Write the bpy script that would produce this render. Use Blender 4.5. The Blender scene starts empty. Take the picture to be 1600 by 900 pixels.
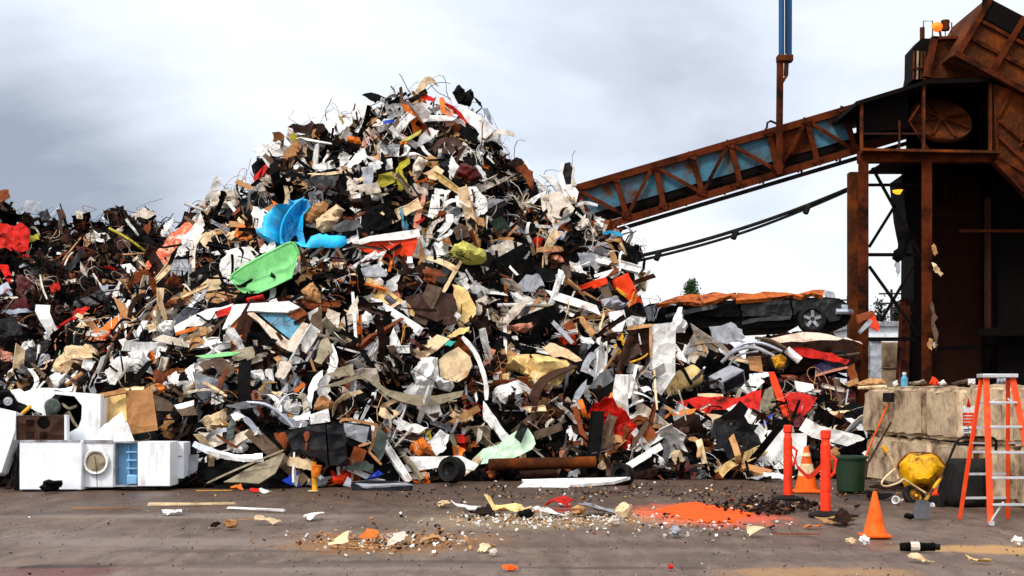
import bpy, bmesh, math, random
import numpy as np
from mathutils import Vector, Matrix, noise
from mathutils.geometry import delaunay_2d_cdt

random.seed(11)
RNG = np.random.default_rng(11)
F, CX, HY, CH = 2222.22, 800.0, 618.0, 1.55
scene = bpy.context.scene
COL = scene.collection
R = math.radians


def P(px, py, Y):
    """The point of the place seen at that spot of the photograph, Y metres from the camera."""
    return Vector(((px - CX) * Y / F, Y, CH + (HY - py) * Y / F))


def G(px, py, z=0.0):
    """The point of the ground (or of height z) seen there."""
    Y = F * (CH - z) / (py - HY)
    return P(px, py, Y)


# ------------------------------------------------------------------ materials
MATS = {}
CNAME = {}


def new_mat(name):
    m = bpy.data.materials.new(name)
    m.use_nodes = True
    nt = m.node_tree
    b = nt.nodes['Principled BSDF']
    return m, nt, b


def N(nt, t, **kw):
    n = nt.nodes.new(t)
    for k, v in kw.items():
        if k.startswith('i_'):
            key = k[2:]
            n.inputs[int(key) if key.isdigit() else key].default_value = v
        else:
            setattr(n, k, v)
    return n


def math_node(nt, op, a, b=None):
    n = nt.nodes.new('ShaderNodeMath')
    n.operation = op
    for i, v in enumerate((a, b)):
        if v is None:
            continue
        if isinstance(v, (int, float)):
            n.inputs[i].default_value = v
        else:
            nt.links.new(v, n.inputs[i])
    return n.outputs[0]


def ramp(nt, fac, stops):
    n = nt.nodes.new('ShaderNodeValToRGB')
    e = n.color_ramp.elements
    while len(e) < len(stops):
        e.new(0.5)
    for i, (p, c) in enumerate(stops):
        e[i].position = p
        e[i].color = (c, c, c, 1) if isinstance(c, (int, float)) else tuple(c) + (1,)
    nt.links.new(fac, n.inputs[0])
    return n.outputs[0]


def mixc(nt, fac, a, b):
    n = nt.nodes.new('ShaderNodeMix')
    n.data_type = 'RGBA'
    for i, v in ((0, fac), (6, a), (7, b)):
        if isinstance(v, (int, float)):
            n.inputs[i].default_value = v
        elif isinstance(v, tuple):
            n.inputs[i].default_value = v + (1,) if len(v) == 3 else v
        else:
            nt.links.new(v, n.inputs[i])
    return n.outputs[2]


RUST = (0.16, 0.055, 0.018)
MUD = (0.07, 0.048, 0.034)


EXPO = 1.5     # deep, saturated paints and dark metals beside clean whites


def M(key, rgb, rough=0.5, metal=0.0, dirt=0.45, dcol=MUD, scale=3.0, bump=0.5, vary=0.35, spec=0.22, cname=None, edge=(0.5, 0.68), crease=.8, speck=.35, streak=.7):
    rgb = tuple(.9 * (c / .9) ** EXPO for c in rgb)
    dcol = tuple(.9 * (c / .9) ** 1.22 for c in dcol)
    m, nt, b = new_mat(key)
    L = nt.links
    tc = N(nt, 'ShaderNodeTexCoord')
    oi = N(nt, 'ShaderNodeObjectInfo')
    geo = N(nt, 'ShaderNodeNewGeometry')
    comb = N(nt, 'ShaderNodeCombineXYZ')
    L.new(math_node(nt, 'MULTIPLY', oi.outputs['Random'], 37.0), comb.inputs[0])
    L.new(math_node(nt, 'MULTIPLY', geo.outputs['Random Per Island'], 23.0), comb.inputs[1])
    add = N(nt, 'ShaderNodeVectorMath', operation='ADD')
    L.new(tc.outputs['Object'], add.inputs[0])
    L.new(comb.outputs[0], add.inputs[1])
    n1 = N(nt, 'ShaderNodeTexNoise', i_Scale=scale, i_Detail=9.0, i_Roughness=0.68)
    n2 = N(nt, 'ShaderNodeTexNoise', i_Scale=scale * 0.6, i_Detail=3.0, i_Distortion=0.8)
    n3 = N(nt, 'ShaderNodeTexNoise', i_Scale=scale * 9, i_Detail=5.0, i_Roughness=0.7)
    for n in (n1, n2, n3):
        L.new(add.outputs[0], n.inputs['Vector'])
    f1 = ramp(nt, n1.outputs[0], [(edge[0], 0.0), (edge[1], 1.0)])
    f3 = ramp(nt, n3.outputs[0], [(0.46, 0.0), (0.66, 1.0)])
    sm = N(nt, 'ShaderNodeMapping')
    sm.inputs['Scale'].default_value = (1, 1, .22)
    L.new(add.outputs[0], sm.inputs[0])
    n4 = N(nt, 'ShaderNodeTexNoise', i_Scale=scale * 2.6, i_Detail=5.0, i_Roughness=.6)
    L.new(sm.outputs[0], n4.inputs['Vector'])
    fs = ramp(nt, n4.outputs[0], [(.56, 0.0), (.70, 1.0)])
    fac = math_node(nt, 'MULTIPLY', math_node(nt, 'MAXIMUM', f1, math_node(nt, 'MAXIMUM', math_node(nt, 'MULTIPLY', f3, speck), math_node(nt, 'MULTIPLY', fs, streak))), min(1, dirt * 1.35))
    rnd = math_node(nt, 'FRACT', math_node(nt, 'ADD', oi.outputs['Random'], geo.outputs['Random Per Island']))
    val = math_node(nt, 'ADD', math_node(nt, 'MULTIPLY', rnd, vary), 1.0 - vary * 0.62)
    v2 = math_node(nt, 'ADD', math_node(nt, 'MULTIPLY', n2.outputs[0], 0.5), 0.75)
    hsv = N(nt, 'ShaderNodeHueSaturation')
    hsv.inputs['Color'].default_value = tuple(rgb) + (1,)
    L.new(math_node(nt, 'MULTIPLY', val, v2), hsv.inputs['Value'])
    L.new(mixc(nt, fac, hsv.outputs[0], tuple(dcol)), b.inputs['Base Color'])
    r = math_node(nt, 'ADD', math_node(nt, 'MULTIPLY', fac, 0.35), rough)
    L.new(r, b.inputs['Roughness'])
    b.inputs['Metallic'].default_value = metal
    b.inputs['Specular IOR Level'].default_value = spec
    if bump:
        bp = N(nt, 'ShaderNodeBump', i_Strength=bump, i_Distance=0.03)
        hh = math_node(nt, 'ADD', n1.outputs[0], math_node(nt, 'MULTIPLY', n3.outputs[0], 0.25))
        if crease:
            vv = N(nt, 'ShaderNodeVectorMath', operation='ADD')
            L.new(add.outputs[0], vv.inputs[0])
            sc_ = N(nt, 'ShaderNodeVectorMath', operation='SCALE')
            L.new(n2.outputs['Color'], sc_.inputs[0])
            sc_.inputs['Scale'].default_value = .25
            L.new(sc_.outputs[0], vv.inputs[1])
            vo = N(nt, 'ShaderNodeTexVoronoi', i_Scale=4.2)
            L.new(vv.outputs[0], vo.inputs['Vector'])
            hh = math_node(nt, 'ADD', hh, math_node(nt, 'MULTIPLY', vo.outputs['Distance'], crease * 5.0))
        L.new(hh, bp.inputs['Height'])
        L.new(bp.outputs[0], b.inputs['Normal'])
    MATS[key] = m
    CNAME[key] = cname or key
    return m


M('white', (.80, .79, .77), .42, dirt=.6, dcol=(.26, .125, .05), cname='white', edge=(.55, .72), vary=.2)
M('offwhite', (.70, .63, .55), .5, dirt=.7, dcol=(.17, .075, .03), cname='dirty white')
M('cream', (.78, .64, .45), .6, dirt=.6, dcol=(.33, .14, .04), cname='cream')
M('silver', (.58, .60, .66), .22, crease=0, metal=.55, dirt=.35, cname='silver')
M('lgrey', (.44, .45, .48), .38, dirt=.6, dcol=(.12, .055, .025), cname='light grey')
M('grey', (.17, .17, .18), .4, dirt=.6, dcol=(.06, .03, .015), cname='grey')
M('taupe', (.21, .145, .10), .6, dirt=.5, dcol=(.05, .03, .02), cname='grey brown')
M('beige', (.40, .35, .26), .5, dirt=.6, dcol=(.08, .055, .03), cname='beige')
M('ggreen', (.16, .19, .17), .35, dirt=.5, cname='grey green')
M('dgrey', (.030, .030, .034), .4, dirt=.4, dcol=(.03, .02, .015), cname='dark grey')
M('black', (.012, .012, .013), .6, dirt=.3, dcol=(.025, .014, .009), cname='black', spec=.05)
M('brown', (.115, .048, .020), .55, dirt=.5, dcol=(.03, .015, .01), cname='brown')
M('dbrown', (.045, .018, .010), .6, dirt=.4, dcol=(.09, .035, .012), cname='dark brown', spec=.08)
M('tan', (.57, .36, .19), .65, dirt=.5, dcol=(.13, .06, .02), cname='tan')
M('kraft', (.52, .31, .16), .7, dirt=.4, dcol=(.15, .06, .02), cname='brown cardboard')
M('rust', (.34, .12, .035), .7, dirt=.6, dcol=(.05, .02, .01), cname='rusty', bump=.4)
M('orange', (.78, .29, .05), .5, dirt=.5, dcol=(.2, .06, .015), cname='orange')
M('burnt', (.60, .22, .06), .55, dirt=.85, dcol=(.06, .022, .01), scale=4, cname='burnt orange', edge=(.46, .62))
M('ored', (.84, .13, .04), .5, spec=.12, dirt=.35, dcol=(.25, .03, .012), cname='orange red')
M('red', (.66, .045, .025), .5, spec=.12, dirt=.75, dcol=(.08, .012, .008), cname='red')
M('dred', (.16, .013, .010), .4, dirt=.5, dcol=(.02, .008, .006), cname='dark red')
M('blue', (.02, .58, .88), .35, crease=0, speck=.4, spec=.25, dirt=.5, dcol=(.25, .22, .18), cname='blue')
M('rblue', (.02, .10, .50), .4, dirt=.3, cname='royal blue')
M('sblue', (.18, .42, .54), .4, dirt=.4, dcol=(.16, .08, .04), cname='steel blue')
M('navy', (.007, .010, .022), .45, spec=.12, dirt=.25, cname='dark navy')
M('green', (.34, .68, .34), .4, crease=0, speck=.5, spec=.2, dirt=.35, dcol=(.06, .16, .05), cname='green')
M('mint', (.66, .80, .66), .45, dirt=.4, dcol=(.25, .4, .2), cname='mint white')
M('dgreen', (.012, .05, .016), .5, dirt=.3, cname='dark green')
M('yellow', (.80, .48, .06), .5, dirt=.5, dcol=(.25, .1, .02), cname='yellow')
M('olive', (.52, .46, .06), .5, dirt=.5, dcol=(.1, .08, .01), cname='olive yellow')
M('ygreen', (.58, .55, .19), .5, dirt=.5, dcol=(.15, .11, .03), cname='pale yellow green')
M('ycream', (.80, .62, .33), .6, dirt=.5, dcol=(.3, .15, .04), cname='yellow cream')
M('pink', (.62, .33, .24), .6, dirt=.6, dcol=(.2, .08, .05), cname='pink')
M('teal', (.05, .50, .42), .4, dirt=.3, cname='teal')
M('purple', (.035, .02, .10), .35, dirt=.3, cname='dark purple')
M('dirtysheet', (.75, .66, .56), .5, dirt=.75, dcol=(.30, .11, .03), cname='rust stained white')
M('orangewhite', (.80, .16, .03), .45, dirt=.9, dcol=(.8, .62, .45), scale=5, cname='orange streaked')
# structure materials
M('rsteel', (.105, .046, .024), .85, crease=0, spec=.1, dirt=.75, dcol=(.25, .075, .015), scale=1.5, edge=(.46, .70), bump=.3, vary=.15, cname='rusty')
M('rsteel2', (.20, .064, .022), .85, crease=0, spec=.1, dirt=.8, dcol=(.022, .009, .005), scale=1.4, edge=(.44, .62), bump=.3, vary=.15, cname='rusty')
M('soot', (.010, .006, .005), .8, crease=0, dirt=.5, dcol=(.028, .011, .006), vary=.1, spec=.1, cname='sooty')  # near black: the shade inside the tower put into the colour
M('sootred', (.085, .036, .022), .8, crease=0, dirt=.7, dcol=(.05, .015, .008), vary=.1, spec=.15, cname='sooty')  # dark rust with the tower's inner shade put into the colour
M('bluepanel', (.12, .29, .37), .7, crease=0, dirt=.85, dcol=(.13, .055, .02), scale=1.8, vary=.35, spec=.1, cname='blue', edge=(.42, .64))
M('poleblue', (.03, .17, .34), .5, crease=0, dirt=.6, dcol=(.1, .06, .04), vary=.1, cname='blue')
M('concrete', (.66, .54, .40), .85, crease=0, dirt=.85, dcol=(.10, .045, .018), scale=1.1, bump=.9, vary=.35, spec=.15, cname='concrete', edge=(.47, .66), speck=.5, streak=.3)
M('rubber', (.007, .007, .007), .7, crease=0, dirt=.4, vary=.1, cname='black')
M('alu', (.70, .70, .71), .3, crease=0, metal=.5, dirt=.25, vary=.05, cname='aluminium')
M('fibre', (.82, .13, .04), .4, crease=0, dirt=.3, dcol=(.75, .25, .05), vary=.05, cname='orange red')
M('coneorange', (.87, .22, .03), .5, crease=0, spec=.15, dirt=.6, dcol=(.3, .06, .015), vary=.05, cname='orange')
M('postred', (.87, .11, .04), .4, crease=0, dirt=.5, dcol=(.4, .035, .015), vary=.03, cname='orange red')
M('bingreen', (.045, .095, .055), .4, crease=0, dirt=.3, dcol=(.06, .05, .04), vary=.05, cname='green')
M('fridgein', (.33, .54, .72), .4, crease=0, dirt=.2, vary=.05, cname='light blue')
M('appl', (.80, .81, .83), .35, crease=0, speck=.08, dirt=.5, dcol=(.34, .25, .17), scale=2.2, vary=.05, bump=.08, cname='white', edge=(.6, .8))
M('barrow', (.84, .52, .0), .45, crease=0, dirt=.8, dcol=(.12, .045, .02), scale=4, vary=.05, cname='yellow', edge=(.46, .58))
M('clod', (.035, .018, .012), .8, crease=0, dirt=.4, vary=.5, cname='dark')
M('reddust', (.85, .20, .06), .9, crease=0, dirt=.35, dcol=(.35, .05, .025), scale=6, vary=.1, spec=.1, cname='red')
M('bark', (.08, .055, .035), .8, crease=0, vary=.2)
M('leaf', (.09, .16, .045), .6, crease=0, dirt=.4, dcol=(.02, .05, .012), vary=.9)
M('conifer', (.03, .055, .035), .7, crease=0, dirt=.3, vary=.6)
M('farwhite', (.75, .77, .80), .6, crease=0, dirt=.2, vary=.05)


def glow(key, rgb, s):
    m, nt, b = new_mat(key)
    b.inputs['Base Color'].default_value = tuple(rgb) + (1,)
    b.inputs['Emission Color'].default_value = tuple(rgb) + (1,)
    b.inputs['Emission Strength'].default_value = s
    MATS[key] = m


glow('beaconglow', (1.0, .16, .012), .75)
glow('lampglow', (1.0, .42, .02), .9)

# ------------------------------------------------------------------ object helpers
RECS = []          # (object, description, px, py) waiting for a label that singles it out
MARKS = []         # (phrase, px, py)


def tag(o, label=None, cat=None, group=None, kind=None):
    if label:
        o['label'] = label
    if cat:
        o['category'] = cat
    if group:
        o['group'] = group
    if kind:
        o['kind'] = kind
    return o


def thing(name, label, cat, loc, group=None):
    o = bpy.data.objects.new(name, None)
    o.empty_display_size = 0.2
    COL.objects.link(o)
    o.location = loc
    return tag(o, label, cat, group)


def wloc(o):
    v = Vector(o.location)
    while o.parent:
        o = o.parent
        v = v + Vector(o.location)
    return v


def link(name, V, faces, mats, parent=None, loc=None, midx=None, smooth=True, sharp=32, bevel=0):
    """One mesh object from world coordinates."""
    V = np.asarray(V, float)
    if loc is None:
        if parent is not None:
            loc = Vector(((V[:, 0].min() + V[:, 0].max()) / 2, (V[:, 1].min() + V[:, 1].max()) / 2, V[:, 2].min()))
        else:
            loc = Vector((V[:, 0].mean(), V[:, 1].mean(), V[:, 2].min()))
    loc = Vector(loc)
    me = bpy.data.meshes.new(name)
    me.from_pydata((V - np.array(loc)).tolist(), [], [tuple(map(int, f)) for f in faces])
    for m in (mats if isinstance(mats, (list, tuple)) else [mats]):
        me.materials.append(MATS[m] if isinstance(m, str) else m)
    if midx is not None:
        me.polygons.foreach_set('material_index', np.asarray(midx, np.int32))
    if smooth:
        me.shade_smooth()
        if sharp:
            me.set_sharp_from_angle(angle=R(sharp))
    me.validate()
    o = bpy.data.objects.new(name, me)
    COL.objects.link(o)
    if parent is not None:
        o.parent = parent
        o.location = loc - wloc(parent)
    else:
        o.location = loc
    if bevel:
        b = o.modifiers.new('edges', 'BEVEL')
        b.width = bevel
        b.segments = 2
        b.limit_method = 'ANGLE'
    return o


class MB:
    """Collects shapes in world space for ONE mesh object."""

    def __init__(s):
        s.v, s.f, s.m, s.cur = [], [], [], 0

    def add(s, V, faces):
        o = len(s.v)
        s.v.extend([tuple(p) for p in V])
        s.f.extend([tuple(i + o for i in f) for f in faces])
        s.m.extend([s.cur] * len(faces))
        return s

    def hexa(s, p):
        """Eight corners: 0-3 one face ring, 4-7 the opposite ring."""
        return s.add(p, [(3, 2, 1, 0), (4, 5, 6, 7), (0, 1, 5, 4), (1, 2, 6, 5), (2, 3, 7, 6), (3, 0, 4, 7)])

    def box(s, a, b):
        x0, y0, z0 = a
        x1, y1, z1 = b
        return s.hexa([(x0, y0, z0), (x1, y0, z0), (x1, y1, z0), (x0, y1, z0), (x0, y0, z1), (x1, y0, z1), (x1, y1, z1), (x0, y1, z1)])

    def obox(s, c, size, rot):
        c = Vector(c)
        pts = []
        for dz in (-.5, .5):
            for dx, dy in ((-.5, -.5), (.5, -.5), (.5, .5), (-.5, .5)):
                pts.append(c + rot @ Vector((dx * size[0], dy * size[1], dz * size[2])))
        return s.hexa(pts)

    def beam(s, p, q, w, h=None, up=(0, 1, 0)):
        """Rectangular bar p-q; w across 'up', h along 'up'."""
        p, q = Vector(p), Vector(q)
        d = (q - p).normalized()
        upv = Vector(up)
        if abs(d.dot(upv)) > .95:
            upv = Vector((1, 0, 0))
        a = d.cross(upv).normalized()
        b = a.cross(d).normalized()
        h = h or w
        pts = []
        for c in (p, q):
            for i, j in ((-.5, -.5), (.5, -.5), (.5, .5), (-.5, .5)):
                pts.append(c + a * i * w + b * j * h)
        return s.hexa(pts)

    def tube(s, path, r, n=8, cap=True):
        path = [Vector(p) for p in path]
        rs = r if isinstance(r, (list, tuple)) else [r] * len(path)
        V, faces = [], []
        ref = None
        for i, p in enumerate(path):
            d = (path[min(i + 1, len(path) - 1)] - path[max(i - 1, 0)])
            if d.length < 1e-9:
                d = Vector((0, 0, 1))
            d.normalize()
            if ref is None:
                ref = Vector((0, 0, 1)) if abs(d.z) < .9 else Vector((1, 0, 0))
            a = d.cross(ref)
            if a.length < 1e-6:
                a = d.cross(Vector((0, 1, 0.01)))
            a.normalize()
            b = d.cross(a).normalized()
            ref = b.cross(d).normalized() if False else ref
            for k in range(n):
                t = 2 * math.pi * k / n
                V.append(p + (a * math.cos(t) + b * math.sin(t)) * rs[i])
        for i in range(len(path) - 1):
            for k in range(n):
                faces.append((i * n + k, i * n + (k + 1) % n, (i + 1) * n + (k + 1) % n, (i + 1) * n + k))
        if cap:
            faces.append(tuple(range(n))[::-1])
            faces.append(tuple(range((len(path) - 1) * n, len(path) * n)))
        return s.add(V, faces)

    def lathe(s, o, axis, prof, n=24, ref=None):
        """prof: (radius, height along axis)."""
        o, axis = Vector(o), Vector(axis).normalized()
        ref = Vector(ref) if ref else (Vector((0, 0, 1)) if abs(axis.z) < .9 else Vector((1, 0, 0)))
        a = axis.cross(ref).normalized()
        b = axis.cross(a).normalized()
        V, faces = [], []
        for r, h in prof:
            for k in range(n):
                t = 2 * math.pi * k / n
                V.append(o + axis * h + (a * math.cos(t) + b * math.sin(t)) * max(r, 1e-4))
        for i in range(len(prof) - 1):
            for k in range(n):
                faces.append((i * n + k, i * n + (k + 1) % n, (i + 1) * n + (k + 1) % n, (i + 1) * n + k))
        return s.add(V, faces)

    def prism(s, poly, vec):
        poly = [Vector(p) for p in poly]
        vec = Vector(vec)
        n = len(poly)
        V = poly + [p + vec for p in poly]
        faces = [tuple(range(n)), tuple(range(2 * n - 1, n - 1, -1))]
        faces += [(i, i + n, (i + 1) % n + n, (i + 1) % n) for i in range(n)]
        return s.add(V, faces)

    def build(s, name, mats, parent=None, loc=None, bevel=0, smooth=True, sharp=32):
        o = link(name, s.v, s.f, mats, parent, loc, s.m if any(s.m) else None, smooth, sharp, bevel)
        bm = bmesh.new()
        bm.from_mesh(o.data)
        bmesh.ops.recalc_face_normals(bm, faces=bm.faces)
        bm.to_mesh(o.data)
        bm.free()
        return o


# ------------------------------------------------------------------ the heaps as terrain
def wob(x, y, s=1.0, ph=0.0):
    x = x * s
    y = y * s
    return (np.sin(1.3 * x + 2.1 * y + ph) + np.sin(-2.2 * x + 1.1 * y + 1.7 + ph) * .7 + np.sin(3.7 * x + 2.9 * y + .5 + ph) * .45 + np.sin(5.9 * x - 4.1 * y + 2.2 + ph) * .3) / 2.45


RIDGE = [(-420, 700, 29, 25), (-250, 625, 29.5, 24.6), (-150, 600, 30, 24.4), (0, 560, 30, 24.3), (60, 540, 30, 24.3), (110, 505, 30.5, 24.3), (200, 432, 31.5, 24.3), (250, 380, 32, 24.3), (300, 340, 32.5, 24.3), (340, 302, 33, 24.2), (385, 285, 33, 24.2), (420, 245, 33, 24.2), (440, 210, 33, 24.2), (480, 192, 33, 24.2), (530, 182, 33, 24.2), (570, 163, 33.2, 24.4), (630, 150, 33.4, 24.8), (690, 152, 33.6, 25.6), (735, 158, 33.6, 26.2), (752, 172, 33.6, 26.3), (770, 200, 33.5, 26.4), (788, 235, 33.5, 26.4), (815, 262, 33.4, 26.5), (836, 275, 33.3, 26.5), (850, 296, 33.2, 26.5), (885, 305, 33, 26.6), (900, 322, 33, 26.6), (960, 355, 32.8, 26.6), (985, 376, 32.6, 26.6), (998, 432, 32, 26.7), (1012, 485, 31.5, 26.8), (1050, 530, 31, 26.8), (1100, 548, 30.5, 26.8), (1180, 570, 30, 26.8), (1250, 592, 29.8, 26.8), (1325, 612, 29.5, 26.8), (1345, 660, 29, 26.8), (1362, 745, 29, 26.8)]
_r = np.array([((px - CX) * yr / F, yr, yf, CH + (HY - py) * yr / F - .25) for px, py, yr, yf in RIDGE])
RIDGE2 = [(-420, 330, 45, 37), (-250, 300, 45, 36), (-60, 298, 45, 35.5), (0, 310, 45, 35.5), (40, 325, 45, 35.5), (100, 338, 45.5, 36), (160, 342, 45.5, 36), (230, 338, 46, 36), (262, 362, 46, 37), (330, 420, 46, 38), (420, 560, 46, 40), (470, 640, 46, 42)]
_q = np.array([((px - CX) * yr / F, yr, yf, CH + (HY - py) * yr / F - .25) for px, py, yr, yf in RIDGE2])


def _heap(t, x, y, pw):
    H = np.interp(x, t[:, 0], t[:, 3], left=0, right=0)
    yr = np.interp(x, t[:, 0], t[:, 1])
    yf = np.interp(x, t[:, 0], t[:, 2])
    u = (y - yf) / (yr - yf)
    front = np.clip(u, 0, 1) ** pw
    back = np.clip(1 - (y - yr) / (1.15 * H + .8), 0, 1) ** 1.1
    h = H * np.where(y < yr, front, back)
    return h * (1 + .05 * wob(x, y, .9)) + np.clip(h, 0, .5) * .32 * wob(x, y, 1.6, 3.0) * (y < yr - .8)


def height(x, y):
    x = np.asarray(x, float)
    y = np.asarray(y, float)
    return np.maximum(np.maximum(_heap(_r, x, y, .82), _heap(_q, x, y, .8)), 0)


_YS = np.arange(17, 62, .06)


def hit(px, py):
    """Where the line of sight through (px, py) meets the heaps or the ground; at the skyline the nearest ridge."""
    x = (px - CX) * _YS / F
    z = CH + (HY - py) * _YS / F
    d = height(x, _YS) - z
    k = np.argmax(d >= 0)
    if d[k] < 0:
        sel = (_YS > 24) & (_YS < (39 if px > 300 or py > 470 else 56))
        k = int(np.argmax(np.where(sel, d, -99)))
    y = _YS[k]
    X, e = x[k], .45
    n = Vector((-(height(X + e, y) - height(X - e, y)) / (2 * e), -(height(X, y + e) - height(X, y - e)) / (2 * e), 1)).normalized()
    if n.y > 0:
        n = Vector((n.x * .3, -.7, .7)).normalized()
    return Vector((X, y, float(z[k]))), n


CAM = Vector((0, 0, CH))
OCC = np.zeros((225, 400), bool)     # where traced pieces lie, so that loose debris does not cover them
_gx, _gy = np.meshgrid(np.arange(400) * 4 + 2, np.arange(225) * 4 + 2)


def inside(poly, x, y):
    c = np.zeros(np.shape(x), bool)
    n = len(poly)
    for i in range(n):
        x0, y0 = poly[i]
        x1, y1 = poly[(i + 1) % n]
        if y0 == y1:
            continue
        k = ((y0 > y) != (y1 > y)) & (x < (x1 - x0) * (y - y0) / (y1 - y0) + x0)
        c ^= k
    return c


def boundary_dist(poly, pts):
    d = np.full(len(pts), 1e9)
    n = len(poly)
    for i in range(n):
        a = np.array(poly[i])
        b = np.array(poly[(i + 1) % n])
        ab = b - a
        t = np.clip(((pts - a) @ ab) / max(ab @ ab, 1e-9), 0, 1)
        d = np.minimum(d, np.linalg.norm(pts - (a + t[:, None] * ab), axis=1))
    return d


def folds(p, size, k, rng):
    """Creases: piecewise linear ridges across a sheet; p (n,2) in metres."""
    z = np.zeros(len(p))
    for i in range(k):
        a = rng.uniform(0, 2 * math.pi)
        f = rng.uniform(.7, 2.4) / size
        s = (p @ np.array([math.cos(a), math.sin(a)])) * f * 2 + rng.uniform(0, 2)
        z += np.abs((s % 2) - 1) * rng.uniform(.4, 1) / (1 + .5 * i)
    return (z - z.mean()) / max(k ** .5, 1)


def frame_from(n):
    up = Vector((0, 0, 1))
    u = up.cross(n)
    if u.length < 1e-3:
        u = Vector((1, 0, 0))
    u.normalize()
    u = -u if u.x < 0 else u
    v = n.cross(u).normalized()
    if v.z < 0:
        v = -v
    return u, v


def outline(form, pts, plane=None, d=None, a=.45, yaw=0, pitch=0, amp=None, thick=None, rag=None, dens=9, k=4, seed=None, bulge=None, curl=0):
    """A piece with its own distance, size and thickness whose outline is given by photo points; returns V, F, origin."""
    seed = int(pts[0][0] * 31 + pts[0][1] * 7 + len(pts)) if seed is None else seed
    rng = np.random.default_rng(seed)
    dens = 14 if dens == 9 and form in ('lump', 'tub', 'dish') else dens
    poly = [tuple(map(float, p)) for p in pts]
    A = sum(poly[i][0] * poly[(i + 1) % len(poly)][1] - poly[(i + 1) % len(poly)][0] * poly[i][1] for i in range(len(poly)))
    if A < 0:
        poly = poly[::-1]
    arr = np.array(poly)
    c = arr.mean(0)
    if not inside(poly, c[0], c[1]):
        c = (arr[0] + arr[len(arr) // 2]) / 2
    ext = (arr.max(0) - arr.min(0)).max()
    if plane is None:
        h, nrm = hit(*c)
        size = ext * h.y / F
        to = (CAM - h).normalized()
        n = (nrm * a + to * (1 - a)).normalized()
        n = n + Vector((rng.uniform(-.28, .28), 0, rng.uniform(-.2, .2)))
        n.normalize()
        dd = (.32 + .12 * min(size, 1.6)) if d is None else d
        org = h + to * dd
    else:
        org, n = Vector(plane[0]), Vector(plane[1]).normalized()
        size = ext * org.y / F
    if yaw or pitch:
        n = Matrix.Rotation(R(yaw), 3, 'Z') @ (Matrix.Rotation(R(pitch), 3, 'X') @ n)
    # points: ragged border + jittered inner grid
    rag = {'sheet': .2, 'lump': .12, 'cloth': .25}.get(form, .0) if rag is None else rag
    step = ext / dens
    bord = []
    for i in range(len(poly)):
        p0, p1 = np.array(poly[i]), np.array(poly[(i + 1) % len(poly)])
        m = max(1, int(np.linalg.norm(p1 - p0) / step))
        for j in range(m):
            q = p0 + (p1 - p0) * j / m
            if j:
                q = q + rng.normal(0, rag * step, 2)
            bord.append(q)
    lo, hi = arr.min(0), arr.max(0)
    gx, gy = np.meshgrid(np.arange(lo[0] + step * .5, hi[0], step), np.arange(lo[1] + step * .5, hi[1], step))
    g = np.stack([gx.ravel(), gy.ravel()], 1) + rng.uniform(-.28, .28, (gx.size, 2)) * step
    bl = [tuple(b) for b in bord]
    g = g[inside(bl, g[:, 0], g[:, 1])]
    if len(g):
        g = g[boundary_dist(bl, g) > step * .35]
    allp = [Vector(map(float, b)) for b in bord] + [Vector(map(float, q)) for q in g]
    vs, es, fs, *_ = delaunay_2d_cdt(allp, [], [list(range(len(bord)))], 1, 1e-5)
    p2 = np.array([(v.x, v.y) for v in vs])
    # to the plane
    dirs = np.stack([(p2[:, 0] - CX) / F, np.ones(len(p2)), (HY - p2[:, 1]) / F], 1)
    nn = np.array(n)
    t = ((np.array(org) - np.array(CAM)) @ nn) / (dirs @ nn)
    W = np.array(CAM) + dirs * t[:, None]
    u, v = frame_from(n)
    loc2 = np.stack([(W - np.array(org)) @ np.array(u), (W - np.array(org)) @ np.array(v)], 1)
    bd = boundary_dist(bl, p2)
    rel = bd / max(bd.max(), 1e-6)
    amp = {'sheet': .13, 'panel': .025, 'slab': .012, 'lump': .15, 'cloth': .16, 'dish': 0, 'tub': 0, 'flat': 0}[form] * size if amp is None else amp
    disp = folds(loc2, size, k, rng) * amp
    th = {'sheet': .012, 'panel': .03, 'slab': .09, 'lump': .02, 'cloth': .012, 'dish': .015, 'tub': .015, 'flat': .006}[form] if thick is None else thick
    back = np.full(len(p2), -th)
    if form == 'lump':
        b = bulge if bulge is not None else .22 * size
        dome = np.sqrt(np.clip(1 - (1 - rel) ** 2, 0, 1)) * b
        nz = np.array([noise.noise(Vector((q[0] * 5 / size, q[1] * 5 / size, seed % 97))) for q in loc2])
        disp = disp + dome * (1 + .7 * nz) + nz * .09 * size
        back = -th - dome * .8 - disp + disp * 0
    elif form == 'dish':
        s = np.clip((rel - .10) / .35, 0, 1)
        disp = disp - (bulge or .2) * s * s * (3 - 2 * s)
    elif form == 'tub':
        s = np.clip(rel / .55, 0, 1)
        disp = disp + (bulge or .25) * np.sin(s * math.pi / 2)
    if curl:
        s = loc2[:, 0] / max(np.abs(loc2[:, 0]).max(), 1e-6)
        disp = disp - curl * s * s
    nw = len(W)
    Vf = W + nn * disp[:, None]
    Vb = W + nn * (disp + back)[:, None] if form != 'lump' else W - nn * (th + np.sqrt(np.clip(1 - (1 - rel) ** 2, 0, 1)) * .15 * size)[:, None]
    faces = []
    cnt = {}
    for f in fs:
        f = tuple(f)
        for i in range(len(f)):
            e = (f[i], f[(i + 1) % len(f)])
            cnt[tuple(sorted(e))] = None if tuple(sorted(e)) in cnt else e
    # orient to face the camera
    f0 = fs[0]
    nf = np.cross(Vf[f0[1]] - Vf[f0[0]], Vf[f0[2]] - Vf[f0[0]])
    flip = (nf @ np.array(CAM - org)) < 0
    for f in fs:
        f = tuple(f)
        faces.append(f[::-1] if flip else f)
        faces.append(tuple(i + nw for i in (f if flip else f[::-1])))
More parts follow.
